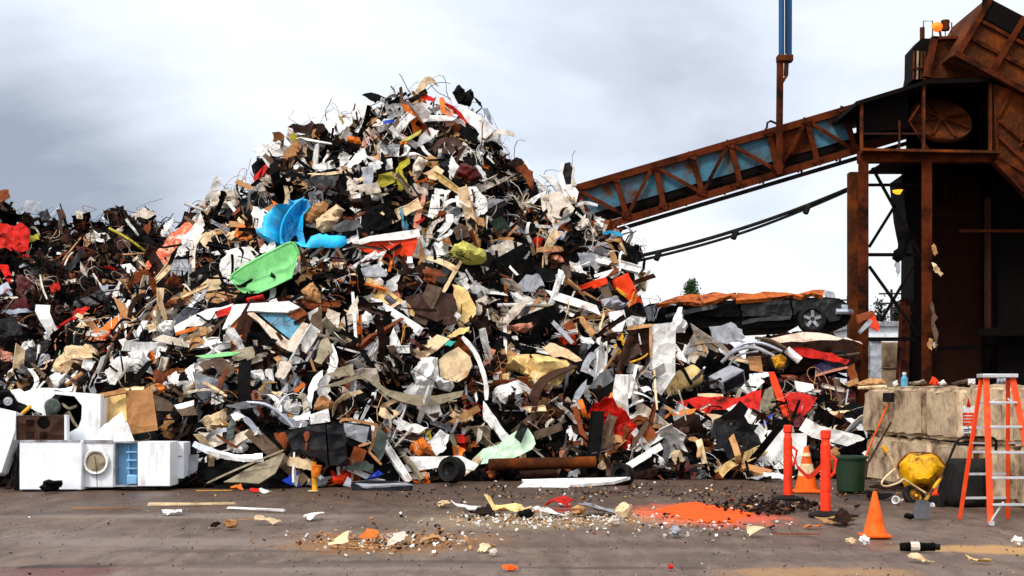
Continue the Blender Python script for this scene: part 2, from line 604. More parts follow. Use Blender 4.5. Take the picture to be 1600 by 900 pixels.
    for e in cnt.values():
        if e:
            i, j = e
            q = (j, i, i + nw, j + nw)
            faces.append(q[::-1] if flip else q)
    V = np.concatenate([Vf, Vb])
    low = V[:, 2].min()
    if low < .004 and plane is None:
        V[:, 2] += .004 - low
        if low < -.12:      # standing on the ground: keep it upright rather than lifting it
            V[:, 2] -= .004 - low
            V[:, 2] = np.maximum(V[:, 2], .004)
    return V, faces, org


KIND = {'sheet': ('scrap_sheet', 'scrap sheet'), 'panel': ('scrap_board', 'scrap board'), 'slab': ('scrap_slab', 'slab'), 'lump': ('torn_bundle', 'bundle'), 'cloth': ('torn_cloth', 'torn cloth'), 'strip': ('metal_strip', 'strip'), 'tube': ('scrap_pipe', 'pipe'), 'dish': ('scrap_tray', 'tray'), 'tub': ('scrap_tub', 'tub'), 'flat': ('scrap_plate', 'plate')}
GROUP = 'scrap pieces on the heap'


def mark_occ(pts):
    OCC[inside([tuple(map(float, p)) for p in pts], _gx, _gy)] = True


def T(form, mat, pts, desc=None, label=None, parent=None, name=None, cat=None, mark=None, group=GROUP, occ=True, **kw):
    """Trace one piece. Top-level with a label (or one to be worked out), or a part of parent."""
    V, Fc, org = outline(form, pts, **kw)
    nm, ct = KIND[form]
    o = link(name or nm, V, Fc, mat, parent=parent, sharp={'lump': 30, 'tub': 60, 'dish': 60}.get(form, 28))
    c = np.array(pts, float).mean(0)
    if occ:
        mark_occ(pts)
    if parent is None:
        tag(o, label, cat or ct, group)
        if label is None:
            RECS.append((o, desc, c[0], c[1]))
    if mark:
        MARKS.append((mark, c[0], c[1]))
    return o


def S(form, mat, path, w, desc=None, label=None, parent=None, name=None, cat=None, mark=None, group=GROUP, d=None, Y=None, flat=.25):
    """A strip (ribbon) or tube along photo points lying on the heap; w is its width in photo pixels."""
    path = [tuple(map(float, p)) for p in path]
    n = 3 * (len(path) - 1) + 1 if len(path) > 2 else 5
    tt = np.linspace(0, len(path) - 1, n)
    arr = np.array(path)
    px = np.interp(tt, np.arange(len(path)), arr[:, 0])
    py = np.interp(tt, np.arange(len(path)), arr[:, 1])
    if len(path) > 2:
        for _ in range(2):
            px[1:-1] = (px[:-2] + 2 * px[1:-1] + px[2:]) / 4
            py[1:-1] = (py[:-2] + 2 * py[1:-1] + py[2:]) / 4
    pts = []
    if Y is None:
        h0, _ = hit(px[0], py[0])
        h1, _ = hit(px[-1], py[-1])
        hm, _ = hit(px[n // 2], py[n // 2])
        y0, y1 = h0.y, h1.y
        ym = min(hm.y, (y0 + y1) / 2)
        off = .42 if d is None else d
    for i in range(n):
        s = i / (n - 1)
        if Y is None:
            y = y0 * (1 - s) + y1 * s + (ym - (y0 + y1) / 2) * 4 * s * (1 - s) - off
        else:
            y = Y if not isinstance(Y, (tuple, list)) else Y[0] * (1 - s) + Y[1] * s
        pts.append(P(px[i], py[i], y))
    r = w * pts[0].y / F / 2
    mb = MB()
    if form == 'tube':
        mb.tube(pts, r, 14)
    else:
        V, fc = [], []
        rng = np.random.default_rng(int(path[0][0] * 13 + path[0][1]))
        tw0, tw1 = rng.uniform(-.5, .5, 2)
        for i, p in enumerate(pts):
            dd = (pts[min(i + 1, n - 1)] - pts[max(i - 1, 0)]).normalized()
            to = (CAM - p).normalized()
            a = dd.cross(to).normalized()
            b = a.cross(dd).normalized()
            an = tw0 + (tw1 - tw0) * i / (n - 1)
            aa = a * math.cos(an) + b * math.sin(an)
            bb = b * math.cos(an) - a * math.sin(an)
            th = max(.012, r * flat)
            wv = r * (1 + .12 * math.sin(i * 2.1 + tw0 * 9)) * (.75 if i in (0, n - 1) else 1)
            V += [p - aa * wv, p + aa * wv, p + aa * wv - bb * th, p - aa * wv - bb * th]
        for i in range(n - 1):
            for kx in range(4):
                q = (kx + 1) % 4
                fc.append((i * 4 + kx, i * 4 + q, i * 4 + 4 + q, i * 4 + 4 + kx))
        fc += [(3, 2, 1, 0), (n * 4 - 4, n * 4 - 3, n * 4 - 2, n * 4 - 1)]
        mb.add(V, fc)
    mb.v = [(x, y, max(z, .003)) for x, y, z in mb.v]
    nm, ct = KIND[form]
    o = mb.build(name or nm, mat, parent)
    c = arr.mean(0)
    for i in range(n):
        q = max(2, w / 2)
        mark_occ([(px[i] - q, py[i] - q), (px[i] + q, py[i] - q), (px[i] + q, py[i] + q), (px[i] - q, py[i] + q)])
    if parent is None:
        tag(o, label, cat or ct, group)
        if label is None:
            RECS.append((o, desc, c[0], c[1]))
    if mark:
        MARKS.append((mark, c[0], c[1]))
    return o


def pts(s):
    return [tuple(float(t) for t in q.split(',')) for q in s.split()]
# ------------------------------------------------------------------ pieces one can single out on the main heap
PIECES = """
sheet|kraft|tall brown cardboard sheet|447,232 463,220 471,226 455,262 434,270|
flat|red|red enamelled sign board|396,276 422,249 426,249 404,287 398,290|M=red sign board
strip|white|long pale strip|384,307 410,288 432,269|w=7
sheet|dbrown|dark brown crumpled sheet|449,198 466,194 505,193 512,200 496,211 460,208|
sheet|white|big white torn sheet|503,192 530,186 548,177 551,192 532,207 520,211|
sheet|white|white torn sheet|548,177 566,159 580,157 570,180 559,186|
sheet|black|jagged black slab|565,148 580,144 613,153 610,160 578,157|d=.1
lump|white|white wrapped box|584,195 590,186 614,186 613,194 601,204 592,207|
flat|rblue|blue printed panel|598,189 614,186 614,191 599,194|d=.55
sheet|white|bright white sheet|541,257 556,240 564,238 573,243 560,256 545,262|
sheet|lgrey|pale grey crumpled sheet|590,231 599,223 625,225 626,228 610,238|
lump|pink|pinkish torn box|565,222 583,210 578,228 569,238|
panel|taupe|grey brown plank|605,207 622,184 625,190 611,209|
lump|orange|orange torn lump|540,213 562,215 565,225 545,223|
panel|white|long white panel|641,186 644,180 692,180 714,184 707,188 656,190|M=long white panel
lump|black|black plastic bag crumpled on the very peak of the heap|707,144 716,132 723,137 725,145 735,139 739,144 740,154 735,166 716,161 711,150|M=black bag on the peak;L=1;d=.15;cat=plastic bag;name=plastic_bag
sheet|black|curled black flap|740,151 752,160 753,168 744,159|
strip|red|long red band|696,163 712,172 731,192|w=7
sheet|red|red crumpled sheet|657,150 666,147 680,154 678,159 665,156|
strip|orange|orange strap|690,152 693,178|w=8
sheet|white|big white torn sheet hanging over the shoulder|716,162 737,174 755,183 771,204 759,216 749,208 731,192 722,177|M=white sheet below the peak
sheet|black|black flap|722,196 749,210 743,225 737,223 716,207|
sheet|white|white crumpled sheet|650,223 659,210 671,199 686,204 683,213 665,223 654,229|
sheet|brown|big rounded brown sheet|650,234 686,217 710,213 723,225 722,234 707,241 665,241|amp=.12;M=rounded brown sheet
panel|ygreen|pale green slab|623,222 659,202 657,208 639,219|
sheet|pink|pink panel|695,157 707,171 710,195 697,198|
sheet|lgrey|thin grey plastic sheet|753,169 762,169 767,183 770,195 764,190|
panel|dbrown|dark plank|632,156 665,142 668,146 647,154|
sheet|olive|olive yellow crumpled bag|600,268 613,267 618,289 602,293 588,290 591,273|
sheet|olive|bright olive yellow twisted sheet on the upper heap|618,271 625,253 639,246 641,255 628,265 636,289 625,303 619,298|M=olive twisted sheet;L=1
lump|offwhite|dirty white box|645,258 655,243 670,252 660,267 657,274 651,280 645,277|
sheet|cream|cream torn sheet|660,271 684,259 694,267 690,273 681,282|
sheet|white|white upright sheet|700,268 705,243 718,261 711,271 705,281|
lump|dred|dark red crushed machine|711,273 720,255 744,261 754,276 744,284 720,277|
sheet|offwhite|white crumpled cover|639,294 646,286 667,295 669,304 657,306 640,306|
strip|pink|pinkish white leg|662,305 655,330 649,357|w=9
panel|white|white appliance casing|675,304 687,303 687,343 666,343 670,330|
sheet|white|white torn frame|679,294 705,298 699,304 696,319 694,303 679,303|
sheet|white|large white crumpled sheet in the middle of the upper heap|732,291 744,292 762,315 762,328 754,343 744,346 735,324 730,303|amp=.15;M=large white crumpled sheet;L=1
panel|white|white block|711,306 726,304 727,324 714,324|
panel|lgrey|grey slab|763,309 789,312 762,327|
panel|dgrey|dark grey slab edge|762,328 789,312 793,319 763,334|
cloth|dgreen|dark green cloth|759,348 784,337 799,358 780,365|
cloth|taupe|grey brown rag|708,358 717,349 732,354 735,369 714,375|
sheet|dbrown|curved dark brown bin shell standing on the heap's shoulder|786,270 793,249 807,244 825,252 837,265 838,309 829,306 825,281 801,275|curl=.5;M=dark brown bin shell;L=1;d=.25
sheet|rust|rusty inner face|806,262 820,256 833,268 832,298 826,290 822,279|d=.36
sheet|offwhite|big bent white sheet hanging off the conveyor side of the heap|844,304 870,300 882,306 898,327 864,356 847,327|amp=.08;k=2;M=big bent white sheet;L=1;d=.5
panel|white|white flat panel|844,273 868,274 882,303 870,300 858,283|d=.45
panel|white|white torn panel|838,279 862,298 844,303|d=.45
strip|white|bent white strip|899,322 912,315 934,321|w=5
lump|cream|cream lump|886,307 898,307 897,316|
strip|blue|blue tape strip|942,365 957,362 972,368|w=5
sheet|orangewhite|long orange streaked car panel lying down the slope|227,412 246,390 266,366 300,345 310,342 304,355 284,376 265,405 250,420 238,429|amp=.05;M=orange streaked panel;L=1
sheet|white|dented white car panel|290,367 308,345 314,333 320,354 305,384 288,399 272,405|amp=.07
panel|black|black car grille|290,393 317,384 323,388 299,402 293,402|M=black car grille
panel|dbrown|dark ribbed piece|273,357 297,331 308,333 284,354|
sheet|cream|cream bent sheet|305,369 335,360 344,378 324,390|
panel|white|white beam end|330,394 359,387 365,394 335,399|
sheet|white|white door frame panel with two holes beside the green tray|346,405 358,391 392,385 405,397 385,415 372,425 362,450 350,440 343,420|amp=.05;M=holed white panel;L=1
flat|black|black opening|372,392 379,392 384,400 380,403 374,399|d=.42
flat|black|small black opening|391,391 397,392 401,398 397,400|d=.42
sheet|white|white crumpled sheet|395,322 413,327 422,333 416,348 419,360 407,367 395,354|
sheet|cream|cream cardboard|351,367 374,357 383,363 362,376|
lump|offwhite|dirty white torn bundle|330,306 344,297 369,297 380,315 378,333 359,342 344,333 329,327|M=torn bundle on the left ridge
panel|kraft|brown plank|366,285 372,280 396,292 393,298|
panel|taupe|grey brown box side|401,301 416,297 425,307 416,318|
sheet|lgrey|light grey bent sheet|271,406 293,405 295,420 283,435 268,439 265,420|
panel|black|black board|284,436 319,414 343,409 332,424 307,429|
panel|cream|cream flattened box|301,457 325,435 341,429 349,450 322,456|
panel|lgrey|grey pointed flap|302,480 314,459 328,442 322,457 311,477|
panel|ggreen|grey green angular casing|266,465 283,456 298,460 295,471 271,471|
sheet|dbrown|dark brown torn sheet|239,447 253,441 268,447 262,465 247,466|
sheet|white|long white fender panel with red patches|272,510 310,489 334,481 364,474 361,487 334,498 305,510 274,520|amp=.03;M=white and red fender;L=1
flat|red|red painted patch|335,487 362,478 359,491 340,496|d=.5
strip|orange|thin orange strip|274,522 308,512|w=6
lump|white|white torn lump|245,511 256,501 274,501 272,513 262,523 250,520|
panel|tan|orange tan box side|311,511 322,510 323,523 313,525|
panel|kraft|long brown board|176,462 193,474 217,505 205,512 188,490|M=long brown board
sheet|pink|pinkish torn wrap|206,427 220,415 235,438 230,450 212,442|
panel|tan|tan flattened board|320,459 373,453 377,462 340,474 322,471|
tube|red|short red tube|386,470 412,464|w=9
lump|tan|tan crumpled lump|472,333 504,315 513,318 510,331 492,343 486,351 477,348|
lump|cream|cream crumpled lump|493,343 525,319 538,327 531,342 519,360 504,364 495,357|M=cream lump by the blue tub
panel|black|black panel|565,348 573,324 603,318 615,330 612,350 592,361 570,358|
cloth|grey|grey crumpled sheet|517,355 540,343 562,343 568,357 552,360 528,363|
panel|white|long white boot lid with a red underside|535,391 541,381 577,369 630,361 655,358 653,370 630,374 580,377 556,385|M=white boot lid;L=1;d=.5
sheet|ored|crumpled red orange lining under the white boot lid|558,386 580,378 652,371 645,398 600,402 570,394|L=1;d=.2
strip|ggreen|grey steel bar|484,402 534,364|w=5
strip|taupe|grey steel strut|520,378 541,412|w=5
panel|white|white bracket|546,418 570,402 574,403 553,421|
panel|lgrey|light grey slab|561,420 591,412 606,427 603,432 570,433|
panel|white|white bent channel|636,411 637,379 655,360 657,369 643,382 645,411|
sheet|tan|tan pointed sheet|655,372 666,400 654,415|
lump|ygreen|pale yellow green bucket crushed in the middle of the heap|696,403 708,387 723,375 735,382 759,391 760,406 751,412 729,412 705,405|M=yellow green bucket;L=1
sheet|offwhite|pinkish white crumpled sheet|762,388 795,375 819,381 795,393 774,402|
slab|black|black box|772,405 822,378 820,423 802,438 778,426|thick=.3;M=black box
strip|dgrey|dark metal channel|708,397 698,420 687,441|w=14
strip|cream|cream slat|721,408 706,432 693,456|w=6
panel|taupe|weathered grey plank leaning on the brown round lid|668,443 692,450 665,509 644,500|M=weathered plank;L=1;d=.5;amp=.005;name=wood_plank;cat=plank
panel|brown|brown round lid behind the weathered plank|632,464 663,457 708,459 715,480 714,503 695,508 672,498 650,490|M=brown round lid;L=1
sheet|ycream|yellow cream crumpled sheet beside the brown round lid|707,443 725,450 735,465 744,482 735,500 719,515 714,497 711,470|amp=.16;M=yellow cream sheet;L=1
sheet|ycream|yellow cream strip end|698,525 717,513 734,510 732,518 704,528|
cloth|offwhite|dirty white wrap|743,470 758,462 782,468 755,477 753,498 746,498|
tube|white|straight white tube|777,477 830,476|w=6
tube|beige|bent beige tube|832,477 868,479 903,488|w=6
panel|white|long white channel in the middle of the heap|578,465 593,468 662,512 654,525 611,492 596,479|M=long white channel;L=1
tube|grey|grey pipe end|604,464 626,482|w=11
panel|white|white bracket with a square hole|650,543 672,525 680,537 671,548 654,551|
flat|black|square black hole|654,543 662,541 664,547 657,549|d=.5
sheet|teal|teal plastic scrap|684,533 713,533 704,542 692,539|
panel|cream|round cream lid|686,562 697,552 716,542 734,557 738,570 730,588 716,597 700,595 688,588|amp=.02;d=.5;M=round cream lid
lump|white|crushed white drum beside the round cream lid|642,581 657,560 684,558 686,590 710,603 704,612 677,605 650,600|M=crushed white drum;L=1
strip|white|thin white strip|722,526 742,548 752,572 760,600 760,625|w=7;d=.5
sheet|white|white hanging ribbon|755,626 761,633 797,683 785,690 755,656|amp=.05;M=white ribbon
panel|offwhite|dirty white post|744,695 747,668 758,659 752,686|
cloth|taupe|grey brown hanging sheet|479,545 484,503 502,476 503,524 490,564|M=grey brown hanging sheet
cloth|beige|beige hanging sheet|490,564 502,531 512,527 520,548 502,569|
sheet|offwhite|dirty white hanging sheet|509,524 511,482 532,489 527,519|
sheet|offwhite|dirty white bent sheet|533,501 559,462 560,500 536,513|
strip|white|upright white stick|551,456 554,494 556,533|w=5
lump|tan|tan stringy bundle|470,453 490,440 505,449 502,473 478,467|M=stringy tan bundle
panel|white|small white block|481,489 497,480 497,489 484,501|
strip|white|white stick|527,542 571,554|w=3
panel|white|long white beam|852,453 872,457 932,477 939,493 926,487 866,468|M=long white beam
panel|white|white frame leg|867,459 873,420 885,426 875,457|
slab|black|small black box|834,415 867,423 866,444 843,438|thick=.25
sheet|lgrey|light grey bent panel|806,447 822,429 843,429 851,447 837,457 818,456|
lump|pink|pinkish white lump|843,393 872,390 888,414 884,423 863,411|
strip|tan|tan strip|840,391 860,388 880,389|w=9
sheet|red|small red cup|831,376 839,369 849,372 842,388|
sheet|lgrey|blue grey folded sheet|902,394 933,396 926,417 908,414|
sheet|grey|grey pointed sheet|929,391 938,382 950,393 935,398|
sheet|white|white crumpled sheet|893,415 908,415 915,429 902,428|
panel|white|white curved panel|918,432 959,420 950,430 933,441 926,438|
cloth|tan|torn tan padding|945,375 969,372 977,390 957,391|
cloth|tan|torn tan padding|951,393 960,394 968,411 957,412|
panel|ored|bright orange crushed tank on the conveyor side edge of the heap|959,436 981,426 987,439 1005,474 984,472 965,451|M=orange crushed tank;L=1;thick=.25;amp=.05;d=.35
strip|yellow|yellow edge strip|963,450 972,458 981,464|w=5;d=.5
lump|dgrey|dark grey bag|938,444 953,439 962,456 947,463|
lump|lgrey|grey plastic wrap|938,468 959,463 981,477 969,484 944,480|
panel|white|white block|951,488 975,484 978,497 972,518 958,518|
panel|tan|bundle of tan slats|900,496 910,493 931,520 924,526|
sheet|offwhite|dirty white broad panel|780,503 805,476 829,463 816,482 795,505|
lump|pink|pink insulation tuft|783,511 802,508 832,503 834,512 822,520 793,516|
strip|lgrey|thin grey beam|850,490 872,511 895,536|w=7
sheet|rust|rusty sheet|879,509 894,500 907,523 891,521|
sheet|white|white torn frame|903,524 925,529 931,538 909,536|
cloth|dbrown|dark brown cloth|931,545 940,530 958,520 966,524 952,535|
panel|yellow|yellow panel beside the tall white cabinet|957,544 973,520 985,563 960,550|M=yellow panel;L=1
lump|ycream|big cream insulation bale in the lower heap|789,575 796,558 825,554 858,557 885,562 898,578 877,597 856,612 829,604 817,585|bulge=.3;M=cream bale;L=1;cat=bale;name=insulation_bale;d=.35
sheet|cream|cream torn sheet|846,541 867,536 891,548 910,562 900,565 858,553|
strip|lgrey|tall grey curved strip|931,550 914,566 912,600 900,624|w=11;d=.45
panel|grey|grey triangular panel|919,607 937,583 958,574 959,595 940,607|d=.45
panel|black|black slab|922,610 960,600 973,609 970,630 949,634|
strip|white|white stick|995,570 988,597 983,622|w=5;d=.5
panel|taupe|grey brown blade|935,705 938,675 952,645 973,636 961,660 947,700|
sheet|rust|orange rusty curved sheet|968,687 977,664 1000,649 1013,654 982,675 974,691|M=curved rusty sheet
sheet|rust|rusty sheet|998,681 1015,663 1028,679 1006,696|
strip|taupe|leaning grey beam|985,702 1000,678 1013,659|w=8;d=.5
panel|taupe|grey brown short plank|833,675 877,660 880,672 838,687|
sheet|white|small white sheet|967,651 989,649 982,658|
sheet|rust|rusty upright strip|893,636 902,634 911,669 928,703 916,699|
sheet|red|long red car bonnet in the low heap under the crushed pickup|1053,628 1088,620 1145,622 1190,609 1187,639 1152,642 1088,645|amp=.06;M=long red bonnet;L=1;d=.35
strip|cream|cream rolled strip|1090,617 1130,618|w=6;d=.6
cloth|orange|orange cloth|1032,649 1073,639 1088,639 1064,654 1035,661|
cloth|cream|splintered cream board|1103,646 1127,649 1158,655 1181,669 1139,672 1115,664|M=splintered cream board
panel|white|white box end|1169,675 1188,673 1193,705 1173,696|
slab|white|white cabinet side|1199,672 1227,674 1228,733 1196,727|thick=.3;M=white cabinet by the cone;a=.1
slab|white|narrow white cabinet|1236,677 1261,677 1258,735 1236,735|thick=.3;a=.1
panel|dbrown|dark brown board|1070,645 1085,646 1091,669 1064,672|
strip|tan|bent tan bracket|1076,685 1088,686 1094,698 1091,714|w=7
strip|taupe|long grey brown rail|1049,733 1080,729 1115,726|w=6
sheet|lgrey|pale blue grey sheet|1139,690 1167,675 1142,678|
panel|grey|grey upright panel|1031,727 1040,693 1047,696 1044,727|
panel|beige|beige disc|1184,636 1196,609 1206,603 1214,637 1199,648|
sheet|rblue|blue plastic scrap|1190,666 1197,652 1209,646 1197,664|
panel|ored|tall orange red tailgate standing in the low heap|1201,581 1210,581 1222,612 1238,662 1224,650 1207,605|M=orange red tailgate;L=1;d=.5;amp=.01
sheet|red|crushed red body panel behind the orange red tailgate|1226,615 1245,612 1277,621 1270,634 1250,654 1235,647|L=1
panel|dred|dark red bucket side|1235,640 1266,657 1262,669 1241,667|
panel|white|white lid over red metal|1241,595 1270,600 1275,617 1245,611|d=.5
panel|white|white square panel|1155,608 1180,583 1195,596 1172,618|M=white square panel
sheet|cream|curved cream bonnet edge|1280,647 1297,641 1330,642 1297,651|
panel|kraft|brown box end|1168,557 1189,556 1192,582 1172,578|
lump|yellow|yellow foam lump|1205,558 1220,553 1230,560 1226,572 1212,575|
tube|white|ribbed white tube|1229,546 1250,564|w=13
lump|white|white plastic jug|1048,512 1052,497 1060,480 1067,482 1065,495 1075,508 1070,520 1055,518|
sheet|lgrey|pale grey engine cover|1107,512 1142,504 1159,515 1165,527 1136,538 1113,527|
panel|white|white louvred panel|1055,536 1078,567 1055,573|
panel|white|white square sheet|242,561 248,541 263,542 255,555|
panel|green|flat green strip|305,556 359,550 377,550 365,555 320,560|M=flat green strip
cloth|taupe|grey brown torn sheet|306,568 347,558 368,576 357,589 332,571 318,579|
sheet|beige|beige folded sheet|362,549 395,541 398,559 365,564|
sheet|white|white torn scrap|290,577 303,568 306,594 291,595|
strip|cream|cream stick|308,595 332,603 354,619|w=4;d=.5
lump|white|white torn lump|389,579 425,577 429,598 410,600 392,589|
sheet|orange|orange scrap|369,576 387,577 387,589 374,589|
panel|pink|pink brick shaped block|381,612 401,609 410,625 389,625|
panel|white|white brick shaped block|272,633 303,625 303,633 278,641|
panel|taupe|grey brown box|276,641 303,634 308,648 284,650|
panel|taupe|pinkish brown slab|237,615 260,624 284,643 245,642|
panel|black|long black boards|200,606 203,594 231,564 240,562 209,607|
sheet|orange|orange scrap|242,598 257,601 257,613 246,608|
cloth|tan|orange tan torn flaps|296,525 312,526 327,535 308,540 296,549|
sheet|white|white bent strip sheet near the black cabinet|474,636 489,590 504,578 499,594 490,612 487,638|amp=.05;L=1
sheet|beige|long beige curved bumper skin bowed across the lower heap|498,606 530,595 556,587 571,585 585,594 607,609 640,616 680,618 725,610 722,619 690,631 655,635 625,627 602,617 588,604 572,592 557,592 530,603|amp=.02;d=.6;M=beige bumper skin;L=1
sheet|beige|beige folded flap|501,593 525,575 552,568 555,585 516,596|
lump|kraft|brown torn lump|490,641 495,623 507,618 523,629 517,640|
panel|white|white block|484,648 513,638 516,659 486,663|
cloth|white|white rag|457,653 484,642 483,656 462,658|
sheet|offwhite|white fluted sheet|429,587 439,564 454,567 457,573 442,593|
strip|orange|orange tube|460,612 476,599|w=7
sheet|cream|small cream scrap|423,612 444,612 435,620|
sheet|white|white upturned tray|620,671 626,656 669,668 653,677|
sheet|brown|dark brown curved band|620,672 653,679 680,668 704,641 707,645 680,668 650,687 620,681|
sheet|white|white bent sheet|648,633 687,632 692,647 677,659|
sheet|white|white broken panel|658,706 687,671 702,679 698,700 683,712|
panel|white|long white car door skin at the foot of the heap|596,727 600,719 639,713 683,713 720,712 748,726 740,735 700,728 650,736 630,738|L=1;M=white door skin
sheet|mint|mint white bent sheet at the foot of the heap|737,718 749,707 780,694 822,665 834,682 837,693 802,716 752,726|amp=.04;M=mint white sheet;L=1
sheet|cream|cream pointed scrap|591,648 595,636 628,644 610,657|
sheet|ggreen|grey green bent fender|528,737 554,723 572,719 584,726 582,740 569,735 548,734|
lump|rblue|blue crumpled cloth|572,749 582,740 591,735 600,741 588,748|
lump|ored|orange red bag on the ground at the heap's foot|512,758 521,753 542,750 536,765 530,768|L=1;d=.2
panel|lgrey|grey paper sheet|536,767 543,753 549,758 548,770|d=.2
sheet|cream|orange and cream carton|449,728 452,713 489,719 489,735|M=orange and cream carton
sheet|rblue|blue bent flap|440,761 450,756 467,743 468,746 456,761 471,770 455,768|d=.2
lump|white|white torn cushion|16,561 30,552 36,535 51,531 57,543 42,564 57,565 49,574 27,570|M=white torn cushion
lump|lgrey|grey torn cushion|58,564 66,552 78,555 81,570 60,576|
lump|cream|big cream cushion above the white appliances|82,573 96,553 114,541 144,540 154,552 153,562 135,576 112,588 90,585|M=big cream cushion;L=1;cat=cushion;name=torn_cushion
sheet|white|white shoe shaped panel|163,582 183,558 201,555 199,571 180,601 171,600 168,591|amp=.06
strip|offwhite|dirty white stick|169,541 172,553 176,568|w=6
tube|kraft|brown cardboard tube|104,602 128,584|w=8
sheet|orange|orange and cream torn wrap|138,531 151,514 177,498 189,489 190,498 172,522 150,537|M=orange torn wrap
sheet|red|crumpled red plastic|78,517 105,499 120,481 141,481 127,492 103,505 99,519|M=crumpled red plastic
panel|white|white strapped bar|114,501 150,492 153,499 120,510|d=.5
panel|white|white upright flap|213,517 222,501 232,501 217,531|
sheet|pink|pinkish grey wrap|0,546 19,552 21,570 9,571 0,560|
sheet|green|green scrap|88,546 94,544 93,558 88,562|
sheet|white|white torn bag|130,560 150,565 140,580 128,575|
sheet|white|white crushed pail|420,470 432,466 436,478 424,480|
sheet|grey|grey sheet|700,330 716,322 722,333 708,340|
sheet|white|white pointed sheet|255,352 272,340 268,352 258,362|
sheet|white|white torn cover|575,255 592,250 596,262 580,268|
sheet|offwhite|dirty white roll|556,290 590,284 596,300 566,306|
sheet|white|white flattened can|602,250 612,247 614,264 603,266|
sheet|lgrey|grey crumpled foil|564,262 584,258 582,290 570,292|
cloth|offwhite|dirty white cloth|545,296 560,302 568,318 550,316|
sheet|dgrey|dark folded sheet|470,275 530,272 528,300 480,308|
panel|cream|thin cream board|468,274 540,266 542,270 470,279|d=.45
sheet|white|white rumpled sheet|490,258 520,250 524,262 500,268|
sheet|kraft|brown crumpled sheet|410,328 425,318 436,330 430,345|
sheet|orange|orange rusty sheet|424,312 434,318 440,334 430,328|
"""  # openings and holes above are flat black patches, shade in their colour

for ln in PIECES.strip().split('\n'):
    form, mat, desc, ps, op = ln.split('|')
    kw = {}
    for q in op.split(';'):
        if q:
            k_, v_ = q.split('=')
            kw[k_] = v_
    mark = kw.pop('M', None)
    full = kw.pop('L', None)
    cat_, name_ = kw.pop('cat', None), kw.pop('name', None)
    kw = {k_: float(v_) for k_, v_ in kw.items()}
    if 'k' in kw:
        kw['k'] = int(kw['k'])
    common = dict(desc=desc, label=desc if full else None, mark=mark, cat=cat_, name=name_)
    if form in ('strip', 'tube'):
        S(form, mat, pts(ps), kw.pop('w'), **common, **kw)
    else:
        T(form, mat, pts(ps), **common, **kw)


# ---- things of several parts, lying on the heap
def group_thing(name, label, cat, px, py, mark=None, d=.3):
    h, n = hit(px, py)
    o = thing(name, label, cat, h + (CAM - h).normalized() * d, GROUP)
    if mark:
        MARKS.append((mark, px, py))
    return o, h


# blue tub: split shell, hollow inner side, broken spout
t, h = group_thing('plastic_tub', 'bright blue broken plastic tub on the upper left of the heap', 'tub', 455, 350, 'blue tub')
h = h + (CAM - h).normalized() * .75
pl = (h, (-.35, -.9, .25))
T('tub', 'blue', pts('418,346 440,325 458,314 474,309 462,318 446,336 438,356 438,381 428,387 412,375 405,369 406,363 416,360'), name='shell', parent=t, plane=pl, bulge=.35)
T('dish', 'blue', pts('474,309 481,313 486,322 474,336 473,360 478,382 460,377 439,381 438,356 446,336 460,319'), name='inner_wall', parent=t, plane=(h - Vector((0, .02, 0)), (.25, -.9, .3)), bulge=.4)
S('tube', 'blue', pts('439,382 438,357 446,336 460,319 475,309'), 3.2, name='rim', parent=t, Y=h.y - .12)
T('tub', 'blue', pts('460,377 478,382 486,369 495,366 520,368 540,369 543,381 529,388 504,386 486,387 470,385'), name='spout', parent=t, plane=(h - Vector((0, .12, 0)), (.1, -.75, .6)), bulge=.12)

# green tray
t, h = group_thing('plastic_tray', 'light green shallow plastic tray tilted below the blue tub', 'tray', 415, 425, 'green tray')
h = h + (CAM - h).normalized() * .85
T('dish', 'green', pts('360,436 363,428 391,411 430,391 457,377 463,386 467,397 462,412 456,434 430,447 403,458 381,458 372,453 367,446'), name='basin', parent=t, plane=(h, (-.15, -.75, .6)), bulge=.22, dens=13)
S('tube', 'green', pts('360,437 363,428 391,410 430,390 457,376 464,387 467,398'), 4.5, name='rim', parent=t, Y=(h.y + .02, h.y - .06))

# dented appliance lid, white outside, pale blue inside
t, h = group_thing('appliance_shell', 'dented white appliance shell with rusty edges and a blue lining', 'appliance shell', 415, 505, 'dented appliance shell')
h = h + (CAM - h).normalized() * .5
pl = (h, (0, -.93, .35))
T('panel', 'white', pts('347,514 365,476 451,470 469,480 449,488 391,486 381,488 356,512'), name='outer_face', parent=t, plane=pl, thick=.06)
pl2 = (h + Vector((0, .07, 0)), (0, -.93, .35))
T('panel', 'sblue', pts('405,490 447,490 474,504 457,533 433,514'), name='lining', parent=t, plane=(h + Vector((0, .12, 0)), (0, -.93, .35)))
T('sheet', 'rust', pts('447,490 470,480 482,490 473,506'), name='rust_corner', parent=t, plane=pl2)
T('panel', 'dirtysheet', pts('384,489 396,488 420,508 451,532 473,503 482,506 472,532 460,551 450,548 432,538 404,503'), name='folded_rim', parent=t, plane=pl, thick=.12, amp=.03)
T('sheet', 'orange', pts('352,516 365,507 381,489 390,490 377,526 368,540'), name='torn_corner', parent=t, plane=pl2, amp=.05)

